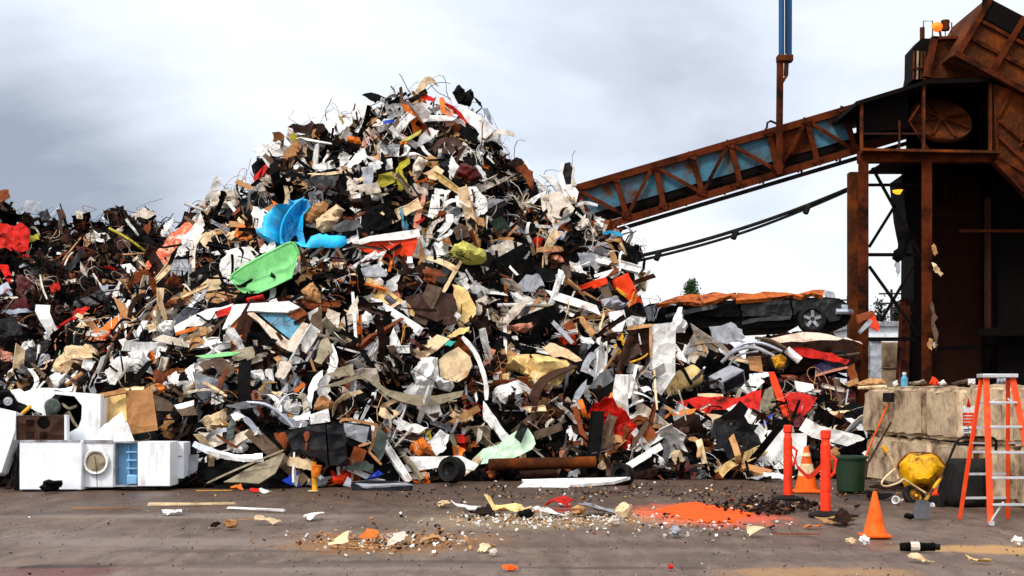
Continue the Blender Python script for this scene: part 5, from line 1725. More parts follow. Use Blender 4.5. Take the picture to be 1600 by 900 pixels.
# hopper on the roof
f = lambda x, y, d=0: P(x, y, Yt + .6 + d)
m = MB(); m.prism([f(1462, 58), f(1520, 60), f(1560, 122), f(1449, 122)], (0, 2.4, 0)); m.build('hopper', 'rsteel', tw)
bm_((1460, 58), (1447, 121), 9 * tm, .2, 'rsteel2', 'hopper_edge', Y=Yt + .5)
bm_((1458, 60), (1528, 60), 4 * tm, .2, 'rsteel2', 'hopper_edge', Y=Yt + .5)
m = MB(); m.prism([f(1426, 76, .4), f(1440, 60, .4), f(1458, 60, .4), f(1448, 122, .4), f(1425, 126, .4)], (0, .7, 0)); m.build('stair_house', 'soot', tw)
for x in (1428, 1434, 1440, 1445):
    bm_((x, 80), (x - 1, 124), 2.4 * tm, .06, 'rsteel' if x != 1434 else 'beige', 'guard_bar', Y=Yt + .8)
bm_((1424, 107), (1446, 105), 2 * tm, .06, 'rsteel', 'guard_bar', Y=Yt + .75)
m = MB(); m.tube([f(1441, 62, .5), f(1441, 43, .5)], .06, 10); m.build('stack_pipe', 'rsteel', tw)
m = MB(); m.tube([f(1443, 44, .5), f(1443, 33, .5), f(1457, 33, .5), f(1457, 58, .5)], .015, 6); m.build('top_rail', 'rsteel', tw)
m = MB(); m.tube([f(1477, 58, .5), f(1477, 46, .5)], .012, 6); m.tube([f(1487, 58, .5), f(1487, 35, .5)], .015, 6); m.build('top_rail', 'rsteel', tw)
# tilted chute
Yh = Yt - .3
A, B, Cc, D = P(1541, -2, Yh), P(1489, 86, Yh), P(1790, 248, Yh), P(1842, 160, Yh)
m = MB(); m.prism([A, B, Cc, D], (0, 2.6, 0)); ch = m.build('chute', 'rsteel', tw)
along, across = (D - A), (B - A)


def cp(s, q, dy=0):
    return A + along * s + across * q + Vector((0, -.03 - dy, 0))


for s in (.015, .19, .36, .53, .7, .87):
    m = MB(); m.beam(cp(s, .0, .05), cp(s, .98, .05), .13, .14); m.build('rib', 'rsteel2', ch)
for q in (.35, .66):
    m = MB(); m.beam(cp(.02, q, .01), cp(.98, q, .01), .08, .10); m.build('rib', 'rsteel2', ch)
m = MB(); m.beam(cp(0, .985, .05), cp(1, .985, .05), .13, .16); m.build('rib', 'rsteel2', ch)
m = MB(); m.prism([A + Vector((-.1, -.1, .06)), A + across * .30 + Vector((0, -.09, 0)) + along * .02, A + across * .30 + along * 1 + Vector((0, -.09, 0)), D + Vector((0, -.1, .06))], (0, .06, 0)); m.build('dark_lip', 'soot', ch)
m = MB(); m.prism([P(1552, 126, Yt - .05), P(1850, 290, Yt - .05), P(1850, 420, Yt - .05), P(1620, 310, Yt - .05), P(1556, 245, Yt - .05)], (0, .2, 0)); m.build('side_plate', 'rsteel', tw)
for a, b in (((1582, 139), (1558, 185)), ((1640, 170), (1592, 230)), ((1558, 186), (1660, 275)), ((1558, 212), (1650, 300)), ((1558, 186), (1558, 240)), ((1556, 245), (1600, 268))):
    bm_(a, b, 3.4 * tm, .06, 'rsteel2', 'stair_rail', Y=Yt - .12)

b = thing('warning_beacon', 'glowing orange beacon with a brown drum on top of the tower', 'beacon', f(1470, 56, .5))
m = MB(); m.lathe(f(1464, 42, .5), (-.75, -.6, .1), [(0, .15), (.07, .13), (.115, .04), (.12, -.06), (0, -.07)], 18); m.build('lens', 'beaconglow', b)
m = MB(); m.lathe(f(1477, 40, .5), (0, 0, 1), [(0, -.12), (.10, -.12), (.11, -.06), (.095, 0), (.11, .08), (.1, .13), (0, .13)], 16); m.build('drum', 'rsteel', b)
m = MB(); m.tube([f(1470, 58, .5), f(1468, 46, .5)], .03, 8); m.tube([f(1464, 42, .5), f(1477, 42, .5)], .035, 8); m.build('bracket', 'rsteel', b)
b = thing('tower_lamp', 'small glowing yellow lamp under the tower deck', 'lamp', P(1404, 297, Yt + 1.2))
m = MB(); m.lathe(P(1404, 297, Yt + 1.2), (0, 0, -1), [(0, -.10), (.05, -.1), (.16, -.02), (.17, 0)], 16); m.build('shade', 'soot', b)
m = MB(); m.lathe(P(1404, 297, Yt + 1.2), (0, 0, -1), [(.15, .005), (.13, .06), (.06, .1), (0, .105)], 16); m.build('bulb', 'lampglow', b)
m = MB(); m.tube([P(1404, 291, Yt + 1.2), P(1404, 287, Yt + 1.2), P(1412, 286, Yt + 1.6)], .02, 6); m.build('arm', 'soot', b)

for form, mat, ps, tx, yy in (('cloth', 'black', '1400,365 1410,358 1422,362 1424,380 1414,398 1404,410 1394,404 1396,392 1408,378', 'black torn sheet caught on the tower cross bar', Yt + .2), ('cloth', 'lgrey', '1397,404 1404,408 1407,425 1403,434', 'pale torn plastic hanging below the black torn sheet', Yt + .15),
                              ('cloth', 'cream', '1456,410 1462,412 1474,428 1470,432 1458,422', 'cream torn sheet caught on the middle tower column', Yt - .2), ('cloth', 'tan', '1455,385 1460,380 1466,396 1460,400', 'tan torn rag caught on the middle tower column', Yt - .15),
                              ('cloth', 'tan', '1448,540 1453,528 1458,530 1456,548', 'tan torn rag low on the middle tower column', Yt - .15), ('cloth', 'taupe', '1456,470 1460,478 1466,520 1462,548 1457,520', 'brown grey strip of rag hanging on the middle tower column', Yt - .1), ('cloth', 'offwhite', '1457,535 1463,532 1465,540 1459,544', 'dirty white scrap low on the middle tower column', Yt - .12)):
    pp = pts(ps)
    T(form, mat, pp, label=tx, plane=(P(sum(p[0] for p in pp) / len(pp), sum(p[1] for p in pp) / len(pp), yy), (.2, -1, .1)), group='rags caught on the tower', occ=False)

# things under and behind the tower
def W_(px, py, Y):
    p = P(px, py, Y); p.z = 0
    return p


t = thing('steel_post', 'blue grey steel post standing under the tower beside the heap', 'post', W_(1368, 600, 33))
m = MB(); m.beam(P(1367, 531, 33), Vector((P(1367, 531, 33).x, 33, 0.01)), .26, .18); m.build('shaft', 'lgrey', t)
m = MB(); m.beam(P(1358, 531, 33), P(1378, 531, 33), .06, .3); m.build('cap_plate', 'soot', t)
t = thing('leaning_ladder', 'rusty brown ladder leaning behind the middle tower column', 'ladder', W_(1398, 600, 35.6))
a, b_ = Vector((P(1394, 600, 35.6).x, 35.4, 0.02)), P(1410, 478, 36.1)
for dx in (0, .3):
    m = MB(); m.beam(a + Vector((dx, .1, 0)), b_ + Vector((dx * .6, .1, 0)), .07, .05); m.build('rail', 'rsteel2', t)
for s in np.linspace(.1, .95, 12):
    p = a.lerp(b_, s)
    m = MB(); m.beam(p + Vector((0, .1, 0)), p + Vector((.28, .1, 0)), .03, .03); m.build('rung', 'rsteel2', t)
t = thing('red_post', 'red steel post behind the leaning rusty ladder', 'post', W_(1413, 600, 36.8))
m = MB(); m.tube([Vector((P(1413, 600, 36.8).x, 36.8, 0.01)), P(1413, 470, 36.8)], .12, 12); m.build('shaft', 'dred', t)
m = MB(); m.lathe(P(1413, 470, 36.8), (0, 0, 1), [(.13, -.02), (.14, .0), (.06, .08), (0, .09)], 14); m.build('cap', 'rsteel2', t)
for i in range(4):
    z0 = .02 + i * .75
    m = MB(); m.box((P(1376, 0, 38.2).x, 38.2, z0), (P(1412, 0, 38.2).x + .1, 39.0, z0 + .72))
    tag(m.build('concrete_block', 'concrete', bevel=.04), ['lowest', 'second lowest', 'third', 'topmost'][i] + ' concrete block of the column of blocks seen under the tower', 'concrete block', 'blocks under the tower')

# ------------------------------------------------------------------ far background
t = thing('warehouse', 'far white flat roofed warehouse seen under the tower', 'warehouse', W_(1420, 600, 84))
a, b_ = P(1352, 510, 84), P(1500, 510, 84)
m = MB(); m.box((a.x, 84, .0), (b_.x, 100, a.z)); m.build('wall', 'farwhite', t)
m = MB(); m.box((a.x - .3, 83.7, a.z), (b_.x + .3, 100.3, a.z + .3)); m.build('roof', 'lgrey', t)
for k in range(3):
    x = a.x + 1 + k * 1.6
    m = MB(); m.box((x, 83.95, 2.6), (x + .9, 83.99, 3.6)); m.build('window', 'dgrey', t)

for px, yt, nm in ((1325, 462, 'utility pole seen between the pickup and the tower'), (1393, 452, 'utility pole seen through the tower bracing')):
    Yp_ = 110
    t = thing('utility_pole', nm, 'utility pole', W_(px, 600, Yp_), 'utility poles')
    z = P(px, yt, Yp_).z
    m = MB(); m.tube([t.location, t.location + Vector((0, 0, z))], [.16, .10], 8); m.build('pole', 'bark', t)
    for dz in (.35, 1.1):
        m = MB(); m.beam(t.location + Vector((-1.0, -.1, z - dz)), t.location + Vector((1.0, -.1, z - dz)), .12, .12); m.build('crossarm', 'bark', t)


def leaf_cloud(name, mat, cen_fn, n, size, parent, seed):
    rng = np.random.default_rng(seed)
    V, fc = [], []
    for i in range(n):
        c, ok = cen_fn(rng)
        a = rng.normal(size=3); a /= np.linalg.norm(a)
        b2 = np.cross(a, rng.normal(size=3)); b2 /= np.linalg.norm(b2)
        s = size * rng.uniform(.6, 1.4)
        o = len(V)
        for q in (-a * s, b2 * s * .5, a * s, -b2 * s * .5):
            V.append(c + q)
        fc.append((o, o + 1, o + 2, o + 3))
    return link(name, V, fc, mat, parent, smooth=False)


def tree(label, px, ytop, Y, rad, zlow, mat, seed, conifer=False):
    p = W_(px, 600, Y)
    H = P(px, ytop, Y).z
    t = thing('conifer_tree' if conifer else 'broadleaf_tree', label, 'tree', p)
    m = MB(); m.tube([p, p + Vector((.1, 0, H * .45)), p + Vector((0, 0, H * .85))], [.28, .2, .06], 9)
    rng = np.random.default_rng(seed)
    for k in range(8):
        z = H * (.4 + .06 * k)
        an = rng.uniform(0, 6.28)
        m.tube([p + Vector((0, 0, z)), p + Vector((math.cos(an) * rad * .6, math.sin(an) * rad * .6, z + rad * .5))], [.08, .03], 5)
    m.build('trunk', 'bark', t)
    clumps = [(rng.uniform(0, 1), rng.uniform(0, 6.28), rng.uniform(.3, 1)) for _ in range(46)]

    def fn(r):
        s, an, q = clumps[r.integers(len(clumps))]
        z = zlow + (H - zlow) * s * .95
        w = rad * ((1 - s) * .95 + .05 if conifer else math.sin(math.pi * min(1, .28 + .74 * s)) ** .7 + .05)
        c = np.array([p.x + math.cos(an) * w * q * .8, p.y + math.sin(an) * w * q * .8, z]) + r.normal(size=3) * rad * .15
        return c, True
    leaf_cloud('crown', mat, fn, 4200, rad * .075, t, seed)
    return t


tree('round topped green tree far behind the crushed pickup', 1081, 434, 150, 1.75, 5.5, 'leaf', 4)
tree('taller dark conifer far behind the tower bracing', 1404, 468, 130, 1.7, 1.5, 'conifer', 6, True)
tree('shorter dark conifer far behind the tower column', 1374, 466, 130, 1.9, 1.5, 'conifer', 8, True)
# ------------------------------------------------------------------ loose scrap filling the heaps
def unit_piece(kind, rng):
    """A small scrap shape about one metre across, lying roughly in its own xy plane; all faces quads."""
    if kind in ('sheet', 'cloth', 'panel'):
        nx, ny = rng.integers(6, 10), rng.integers(5, 8)
        asp = rng.uniform(.35, .95)
        x, y = np.meshgrid(np.linspace(-.5, .5, nx), np.linspace(-.5, .5, ny) * asp)
        p = np.stack([x.ravel(), y.ravel()], 1)
        sk = rng.uniform(-.35, .35)
        tp = rng.uniform(-.45, .45)
        p[:, 0] = p[:, 0] * (1 + tp * p[:, 1] * 1.6) + sk * p[:, 1]
        p += rng.normal(0, .055 if kind != 'panel' else .012, p.shape)
        am = {'sheet': .26, 'cloth': .30, 'panel': .04}[kind] * rng.uniform(.5, 1.4)
        z = folds(p, 1.0, int(rng.integers(2, 6)), rng) * am
        cu = rng.uniform(-.9, .9) if kind == 'sheet' else 0
        z = z + cu * (p[:, 0] * math.cos(sk * 5) + p[:, 1] * math.sin(sk * 5)) ** 2
        V = np.concatenate([p, z[:, None]], 1)
        fc = [(j * nx + i, j * nx + i + 1, (j + 1) * nx + i + 1, (j + 1) * nx + i) for j in range(ny - 1) for i in range(nx - 1)]
        return V, fc
    if kind == 'curl':
        nx, ny = int(rng.integers(8, 13)), int(rng.integers(4, 7))
        asp = rng.uniform(.35, .9)
        u, v = np.meshgrid(np.linspace(-.5, .5, nx), np.linspace(-.5, .5, ny))
        u, v = u.ravel(), v.ravel()
        u = u + rng.normal(0, .02, u.shape)
        v = v * (1 + rng.uniform(-.6, .6) * u) + rng.normal(0, .05, u.shape)
        ang = rng.uniform(1.0, 4.2)
        fold_at, fold_k = rng.uniform(-.3, .3), rng.uniform(-1.6, 1.6)
        th = ang * u + fold_k * np.clip((u - fold_at) * 9, 0, 1)
        # integrate the direction so that the sheet keeps its length
        us = np.linspace(-.6, .6, 80)
        ths = ang * us + fold_k * np.clip((us - fold_at) * 9, 0, 1)
        cx, cz = np.cumsum(np.cos(ths)) * (us[1] - us[0]), np.cumsum(np.sin(ths)) * (us[1] - us[0])
        x, z = np.interp(u, us, cx - cx.mean()), np.interp(u, us, cz - cz.mean())
        z = z + v * rng.uniform(-.5, .5) * u * 2
        V = np.stack([x, v * asp, z], 1) + rng.normal(0, .018, (len(u), 3))
        return V, [(j * nx + i, j * nx + i + 1, (j + 1) * nx + i + 1, (j + 1) * nx + i) for j in range(ny - 1) for i in range(nx - 1)]
    if kind == 'channel':
        n = int(rng.integers(5, 9))
        w, hh = rng.uniform(.05, .10), rng.uniform(.03, .08)
        t = np.linspace(-.5, .5, n)
        kx, ky = rng.uniform(-.3, .3), rng.uniform(-.3, .3)
        kink = int(rng.integers(1, n - 1))
        y0 = np.cumsum(np.where(np.arange(n) > kink, kx, 0)) / n
        z0 = np.cumsum(np.where(np.arange(n) > kink, ky, 0)) / n
        V = []
        for i in range(n):
            sq = rng.uniform(.7, 1.1)
            for a, b in ((-w, hh), (-w, 0), (w, 0), (w, hh * (rng.uniform(.3, 1)))):
                V.append((t[i], y0[i] + a * sq, z0[i] + b))
        return np.array(V), [(i * 4 + k, i * 4 + k + 1, i * 4 + 5 + k, i * 4 + 4 + k) for i in range(n - 1) for k in range(3)]
    if kind == 'tangle':
        n, k = 46, 4
        r = rng.uniform(.006, .011)
        ph = rng.uniform(0, 6.28, 9)
        t = np.linspace(0, 1, n)
        c = np.stack([np.sin(t * 9 + ph[0]) * .3 + np.sin(t * 21 + ph[1]) * .16, np.sin(t * 11 + ph[2]) * .25 + np.sin(t * 26 + ph[3]) * .14, np.sin(t * 8 + ph[4]) * .2 + np.sin(t * 19 + ph[5]) * .12], 1)
        V = []
        for i in range(n):
            d = c[min(i + 1, n - 1)] - c[max(i - 1, 0)]
            d /= np.linalg.norm(d)
            a = np.cross(d, [.3, .5, .8]); a /= np.linalg.norm(a)
            b = np.cross(d, a)
            for q in range(k):
                an = 2 * math.pi * q / k
                V.append(c[i] + (a * math.cos(an) + b * math.sin(an)) * r)
        return np.array(V), [(i * k + q, i * k + (q + 1) % k, (i + 1) * k + (q + 1) % k, (i + 1) * k + q) for i in range(n - 1) for q in range(k)]
    if kind == 'strip':
        n = rng.integers(6, 10)
        w = rng.uniform(.03, .10)
        t = np.linspace(-.5, .5, n)
        y0 = rng.uniform(-.25, .25) * np.sin(t * rng.uniform(2, 6) + rng.uniform(0, 6))
        z0 = rng.uniform(-.3, .3) * np.cos(t * rng.uniform(2, 7) + rng.uniform(0, 6))
        tw = rng.uniform(-1.5, 1.5) * t + rng.uniform(-1, 1)
        V = []
        for i in range(n):
            for s in (-1, 1):
                V.append((t[i], y0[i] + s * w * math.cos(tw[i]), z0[i] + s * w * math.sin(tw[i])))
        return np.array(V), [(2 * i, 2 * i + 1, 2 * i + 3, 2 * i + 2) for i in range(n - 1)]
    if kind in ('plank', 'box'):
        if kind == 'plank':
            s = np.array([1, rng.uniform(.05, .15), rng.uniform(.02, .05)])
        else:
            s = np.array([rng.uniform(.6, .9), rng.uniform(.4, .7), rng.uniform(.25, .5)])
        c = np.array([(x, y, z) for z in (-.5, .5) for x, y in ((-.5, -.5), (.5, -.5), (.5, .5), (-.5, .5))]) * s
        c += rng.normal(0, .012 if kind == 'plank' else .035, c.shape)
        f = [(3, 2, 1, 0), (4, 5, 6, 7), (0, 1, 5, 4), (1, 2, 6, 5), (2, 3, 7, 6), (3, 0, 4, 7)]
        if kind == 'box' and rng.random() < .5:
            f = f[:1] + f[2:]
        return c, f
    if kind in ('pipe', 'wire'):
        r = rng.uniform(.02, .05) if kind == 'pipe' else rng.uniform(.006, .012)
        n = 4 if kind == 'pipe' else 9
        b = .05 if kind == 'pipe' else .35
        t = np.linspace(-.5, .5, n)
        y = b * rng.uniform(-1, 1) * np.sin(t * rng.uniform(2, 9) + rng.uniform(0, 6))
        z = b * rng.uniform(-1, 1) * np.sin(t * rng.uniform(2, 9) + rng.uniform(0, 6))
        k = 6 if kind == 'pipe' else 4
        V = []
        for i in range(n):
            for a in range(k):
                an = 2 * math.pi * a / k
                V.append((t[i], y[i] + r * math.cos(an), z[i] + r * math.sin(an)))
        f = [(i * k + a, i * k + (a + 1) % k, (i + 1) * k + (a + 1) % k, (i + 1) * k + a) for i in range(n - 1) for a in range(k)]
        return np.array(V), f
    # lump: crumpled ball from a cube grid
    m = 5
    V, f, idx = [], [], {}

    def vid(p):
        k_ = tuple(np.round(p, 4))
        if k_ not in idx:
            idx[k_] = len(V)
            V.append(k_)
        return idx[k_]
    g = np.linspace(-1, 1, m)
    for ax in range(3):
        for s in (-1, 1):
            for i in range(m - 1):
                for j in range(m - 1):
                    q = []
                    for a, b in ((i, j), (i + 1, j), (i + 1, j + 1), (i, j + 1)):
                        p = np.zeros(3)
                        p[ax] = s
                        p[(ax + 1) % 3] = g[a]
                        p[(ax + 2) % 3] = g[b]
                        q.append(vid(p))
                    f.append(tuple(q if s > 0 else q[::-1]))
    V = np.array(V)
    V = V / np.linalg.norm(V, axis=1)[:, None]
    sd = rng.uniform(0, 99)
    k_ = np.array([noise.noise(Vector(p * 1.6 + sd)) * .5 + noise.noise(Vector(p * 3.7 + sd)) * .3 for p in V])
    V = V * (.5 + .55 * k_)[:, None] * np.array([1, rng.uniform(.5, .9), rng.uniform(.4, .7)])
    return V, f


def shell(V, f, th):
    n = len(V)
    nrm = np.zeros_like(V)
    for q in f:
        c = np.cross(V[q[1]] - V[q[0]], V[q[2]] - V[q[0]])
        for i in q:
            nrm[i] += c
    nrm /= np.maximum(np.linalg.norm(nrm, axis=1), 1e-9)[:, None]
    cnt = {}
    for q in f:
        for i in range(len(q)):
            e = (q[i], q[(i + 1) % len(q)])
            k_ = tuple(sorted(e))
            cnt[k_] = None if k_ in cnt else e
    F2 = [tuple(q) for q in f] + [tuple(i + n for i in q[::-1]) for q in f]
    for e in cnt.values():
        if e:
            F2.append((e[1], e[0], e[0] + n, e[1] + n))
    return np.concatenate([V, V - nrm * th]), F2


def rot_to(n, rng, spin=None):
    n = np.asarray(n, float)
    n /= np.linalg.norm(n)
    a = np.cross(n, [0.3, .2, .9])
    a /= np.linalg.norm(a)
    b = np.cross(n, a)
    an = rng.uniform(0, 2 * math.pi) if spin is None else spin
    return np.stack([a * math.cos(an) + b * math.sin(an), -a * math.sin(an) + b * math.cos(an), n], 1)


def mixpick(tab, rng):
    k = list(tab)
    w = np.array([tab[q] for q in k], float)
    return k[rng.choice(len(k), p=w / w.sum())]


BRIGHT = dict(white=.40, offwhite=.10, cream=.08, lgrey=.04, silver=.03, grey=.025, taupe=.035, beige=.025, black=.20, dgrey=.02, brown=.05, dbrown=.06, tan=.06, kraft=.03, rust=.08, orange=.03, ored=.006, red=.01, pink=.015, ycream=.015, dgreen=.004, sblue=.004)
SMALLMIX = dict(white=.48, offwhite=.11, cream=.10, lgrey=.035, tan=.08, rust=.10, orange=.04, black=.04, taupe=.03, red=.012, ycream=.02, pink=.015, kraft=.02, ored=.005, rblue=.004, olive=.004)
GAPSHADE = dict(black=.64, dgrey=.03, dbrown=.18, brown=.04, taupe=.015, grey=.01, white=.026, offwhite=.018, cream=.010, beige=.004, lgrey=.006, rust=.03, tan=.012, kraft=.006, orange=.004, dred=.006, red=.003, pink=.003)  # mostly black, so that shade in the heap's gaps lies in the colours
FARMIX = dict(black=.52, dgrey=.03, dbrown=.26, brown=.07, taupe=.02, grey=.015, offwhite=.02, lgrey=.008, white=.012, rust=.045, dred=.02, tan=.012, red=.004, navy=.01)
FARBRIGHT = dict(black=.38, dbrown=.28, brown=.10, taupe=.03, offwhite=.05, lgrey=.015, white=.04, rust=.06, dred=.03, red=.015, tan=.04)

WORDS = {'curl': ('curled', 'rolled up', 'bent round'), 'channel': ('bent', 'kinked', 'long'), 'tangle': ('loose', 'dense', 'knotted'), 'sheet': ('crumpled', 'bent', 'torn', 'folded', 'buckled'), 'cloth': ('ragged', 'torn', 'crumpled'), 'panel': ('flat', 'plain', 'dented'), 'strip': ('bent', 'twisted', 'curled'), 'plank': ('splintered', 'broken', 'straight'), 'box': ('broken', 'dented', 'open'), 'pipe': ('thin', 'straight', 'short'), 'wire': ('curly', 'bent', 'loose'), 'lump': ('crumpled', 'torn', 'squashed')}
NAMES = {'curl': ('curled_sheet', 'curled sheet'), 'channel': ('metal_channel', 'metal channel'), 'tangle': ('wire_tangle', 'tangled wire'), 'sheet': ('scrap_sheet', 'scrap sheet'), 'cloth': ('torn_cloth', 'torn cloth'), 'panel': ('scrap_board', 'scrap board'), 'strip': ('metal_strip', 'strip'), 'plank': ('wood_plank', 'plank'), 'box': ('scrap_box', 'box'), 'pipe': ('scrap_pipe', 'pipe'), 'wire': ('scrap_wire', 'wire'), 'lump': ('torn_bundle', 'bundle')}
NOUN = {'curl': 'sheet', 'channel': 'metal channel', 'tangle': 'tangle of wire', 'sheet': 'sheet', 'cloth': 'cloth', 'panel': 'panel', 'strip': 'strip', 'plank': 'plank', 'box': 'box', 'pipe': 'pipe', 'wire': 'wire', 'lump': 'bundle'}
USED = np.zeros((225, 400), bool)


def individual(kind, px, py, sz, mat, rng, group=GROUP, off=None, spin=None, nrm=None):
    h, n = hit(px, py)
    to = (CAM - h).normalized()
    nn = np.array(n) * .45 + np.array(to) * .55 + rng.normal(0, .33, 3)
    if nrm is not None:
        nn = np.array(nrm) + rng.normal(0, .1, 3)
    Rm = rot_to(nn, rng, spin)
    V, f = unit_piece(kind, rng)
    if kind in ('sheet', 'cloth', 'strip', 'panel', 'curl', 'channel'):
        V, f = shell(V, f, .012 if kind != 'panel' else .035)
    W = (V * sz) @ Rm.T
    o = np.array(h) + np.array(to) * (rng.uniform(.02, .22) if off is None else off)
    W = W + o
    lo = W[:, 2].min()
    if lo < .005:
        W[:, 2] += .005 - lo
    obj = link(NAMES[kind][0], W, f, mat, sharp=30)
    wd = WORDS[kind][rng.integers(len(WORDS[kind]))]
    szw = 'small ' if sz < .42 else ('big ' if sz > .85 else '')
    tag(obj, None, NAMES[kind][1], group)
    RECS.append((obj, f'{szw}{wd} {CNAME[mat]} {NOUN[kind]}', px, py))


rng = np.random.default_rng(77)
# individuals on the main heap, uniform over what the photo shows of it
SKY = np.array([(r[0], r[1]) for r in RIDGE], float)


def on_main(rng):
    while True:
        px, py = rng.uniform(0, 1345), rng.uniform(140, 752)
        if py < np.interp(px, SKY[:, 0], SKY[:, 1]) - 2:
            continue
        if px < 300 and py > 600:
            continue
        if 1000 < px < 1350 and py < 540:
            continue
        if 1185 < px < 1350 and py < 600:
            continue
        if py > 742 and px > 640:
            continue
        return px, py


BIG = ('sheet', 'curl', 'panel', 'box', 'lump', 'cloth')
counts = dict(sheet=85, curl=105, cloth=55, lump=75, panel=60, box=26, channel=85, strip=120, plank=40, pipe=60, wire=50, tangle=45)
for kind, cnt in counts.items():
    made = tries = 0
    while made < cnt and tries < 6000:
        tries += 1
        px, py = on_main(rng)
        if kind in ('channel', 'strip', 'plank', 'pipe') and py < np.interp(px, SKY[:, 0], SKY[:, 1]) + 16 and rng.random() < .8:
            continue
        sz = {'sheet': (.45, 1.1), 'curl': (.5, 1.3), 'channel': (.6, 1.35), 'tangle': (.5, 1.0), 'cloth': (.4, .9), 'panel': (.4, 1.0), 'strip': (.6, 1.7), 'plank': (.6, 1.4), 'box': (.4, .75), 'pipe': (.6, 1.5), 'lump': (.4, .95), 'wire': (.8, 1.8)}[kind]
        sz = rng.uniform(*sz) * (1.08 if py > 430 and px > 300 else 1)
        i, j = int(py // 4), int(px // 4)
        if OCC[i, j]:
            continue
        r = max(2, int(sz * 8))
        fr = OCC[max(0, i - r):i + r + 1, max(0, j - r):j + r + 1].mean()
        if fr > (.34 if kind in BIG else .55):
            continue
        if kind in BIG:
            if py < np.interp(px, SKY[:, 0], SKY[:, 1]) + 10:
                continue
            if USED[max(0, i - 2):i + 3, max(0, j - 2):j + 3].any():
                continue
            USED[max(0, i - 3):i + 4, max(0, j - 3):j + 4] = True
        mat = mixpick(BRIGHT, rng)
        if kind == 'plank':
            mat = mixpick(dict(tan=.2, kraft=.15, taupe=.25, beige=.15, brown=.15, cream=.1, white=.1), rng)
        if kind in ('wire', 'tangle'):
            mat = mixpick(dict(black=.35, offwhite=.2, tan=.15, lgrey=.15, rust=.1, yellow=.05), rng)
        if kind == 'cloth':
            mat = mixpick(dict(offwhite=.25, taupe=.2, black=.15, dbrown=.1, tan=.1, grey=.1, white=.1), rng)
        individual(kind, px, py, sz * (.8 if mat in ('tan', 'kraft', 'beige', 'brown', 'taupe', 'cream') and kind in BIG else 1), mat, rng, off=(rng.uniform(-.02, .12) if fr < .05 else -.22) if kind in BIG else (rng.uniform(.05, .3) if fr < .1 else rng.uniform(-.1, .1)))
        made += 1
# smaller scraps between the larger pieces
for kind, cnt in dict(sheet=50, curl=55, lump=14, cloth=30, strip=110, tangle=50, channel=50).items():
    made = tries = 0
    while made < cnt and tries < 5000:
        tries += 1
        px, py = on_main(rng)
        i, j = int(py // 4), int(px // 4)
        if OCC[max(0, i - 2):i + 3, max(0, j - 2):j + 3].mean() > .3 or USED[i, j] or (py > 430 and px > 300 and rng.random() < .6):
            continue
        USED[max(0, i - 1):i + 2, max(0, j - 1):j + 2] = True
        individual(kind, px, py, rng.uniform(.22, .52) * (1.8 if kind in ('strip', 'channel', 'tangle') else 1), mixpick(SMALLMIX, rng), rng, off=rng.uniform(.05, .22))
        made += 1
# sticks and wires standing out of the skyline
for px, py, an in ((640, 140, 1.1), (628, 148, .8), (655, 138, 2.0), (690, 146, 1.5), (505, 186, 1.9), (512, 184, 1.2), (345, 290, 2.2), (395, 275, .9), (808, 232, .6), (790, 240, 2.2), (1000, 385, 2.4), (1012, 440, .7), (1020, 470, .5), (250, 350, 1.4), (1030, 480, 2.6), (880, 262, 2.1), (460, 186, 2.3), (770, 190, .8), (700, 140, 1.3), (670, 143, 1.8)):
    individual('wire', px, py, rng.uniform(.5, 1.1), mixpick(dict(black=.6, dbrown=.2, lgrey=.2), rng), rng, off=.1, nrm=(0, -1, .2))
# far dark heap
q2 = np.array([(r[0], r[1]) for r in RIDGE2], float)
for kind, cnt in dict(sheet=20, curl=25, strip=35, pipe=25, lump=18, wire=40, tangle=40, cloth=20).items():
    made = 0
    while made < cnt:
        px = rng.uniform(0, 262)
        py = rng.uniform(np.interp(px, q2[:, 0], q2[:, 1]) - 4, np.interp(px, SKY[:, 0], SKY[:, 1]))
        if OCC[int(py // 4), int(px // 4)]:
            continue
        sz = {'sheet': (.3, .7), 'cloth': (.3, .7), 'strip': (.4, 1.1), 'pipe': (.4, 1.1), 'lump': (.25, .6), 'wire': (.8, 2.0), 'curl': (.4, 1.0), 'tangle': (.6, 1.3)}[kind]
        individual(kind, px, py, rng.uniform(*sz), mixpick(FARBRIGHT, rng), rng, group='scrap pieces on the far dark heap', off=rng.uniform(.0, .3))
        made += 1

# ------------------------------------------------------------------ the mass of the heaps: what nobody could count
OCCD = OCC.copy()
for _i in range(2):
    OCCD[1:] |= OCCD[:-1].copy(); OCCD[:-1] |= OCCD[1:].copy(); OCCD[:, 1:] |= OCCD[:, :-1].copy(); OCCD[:, :-1] |= OCCD[:, 1:].copy()
LIB = {k: [unit_piece(k, np.random.default_rng(1000 + 17 * i + len(k))) for i in range(26)] for k in ('sheet', 'strip', 'plank', 'box', 'pipe', 'wire', 'lump', 'cloth', 'curl', 'channel', 'tangle')}


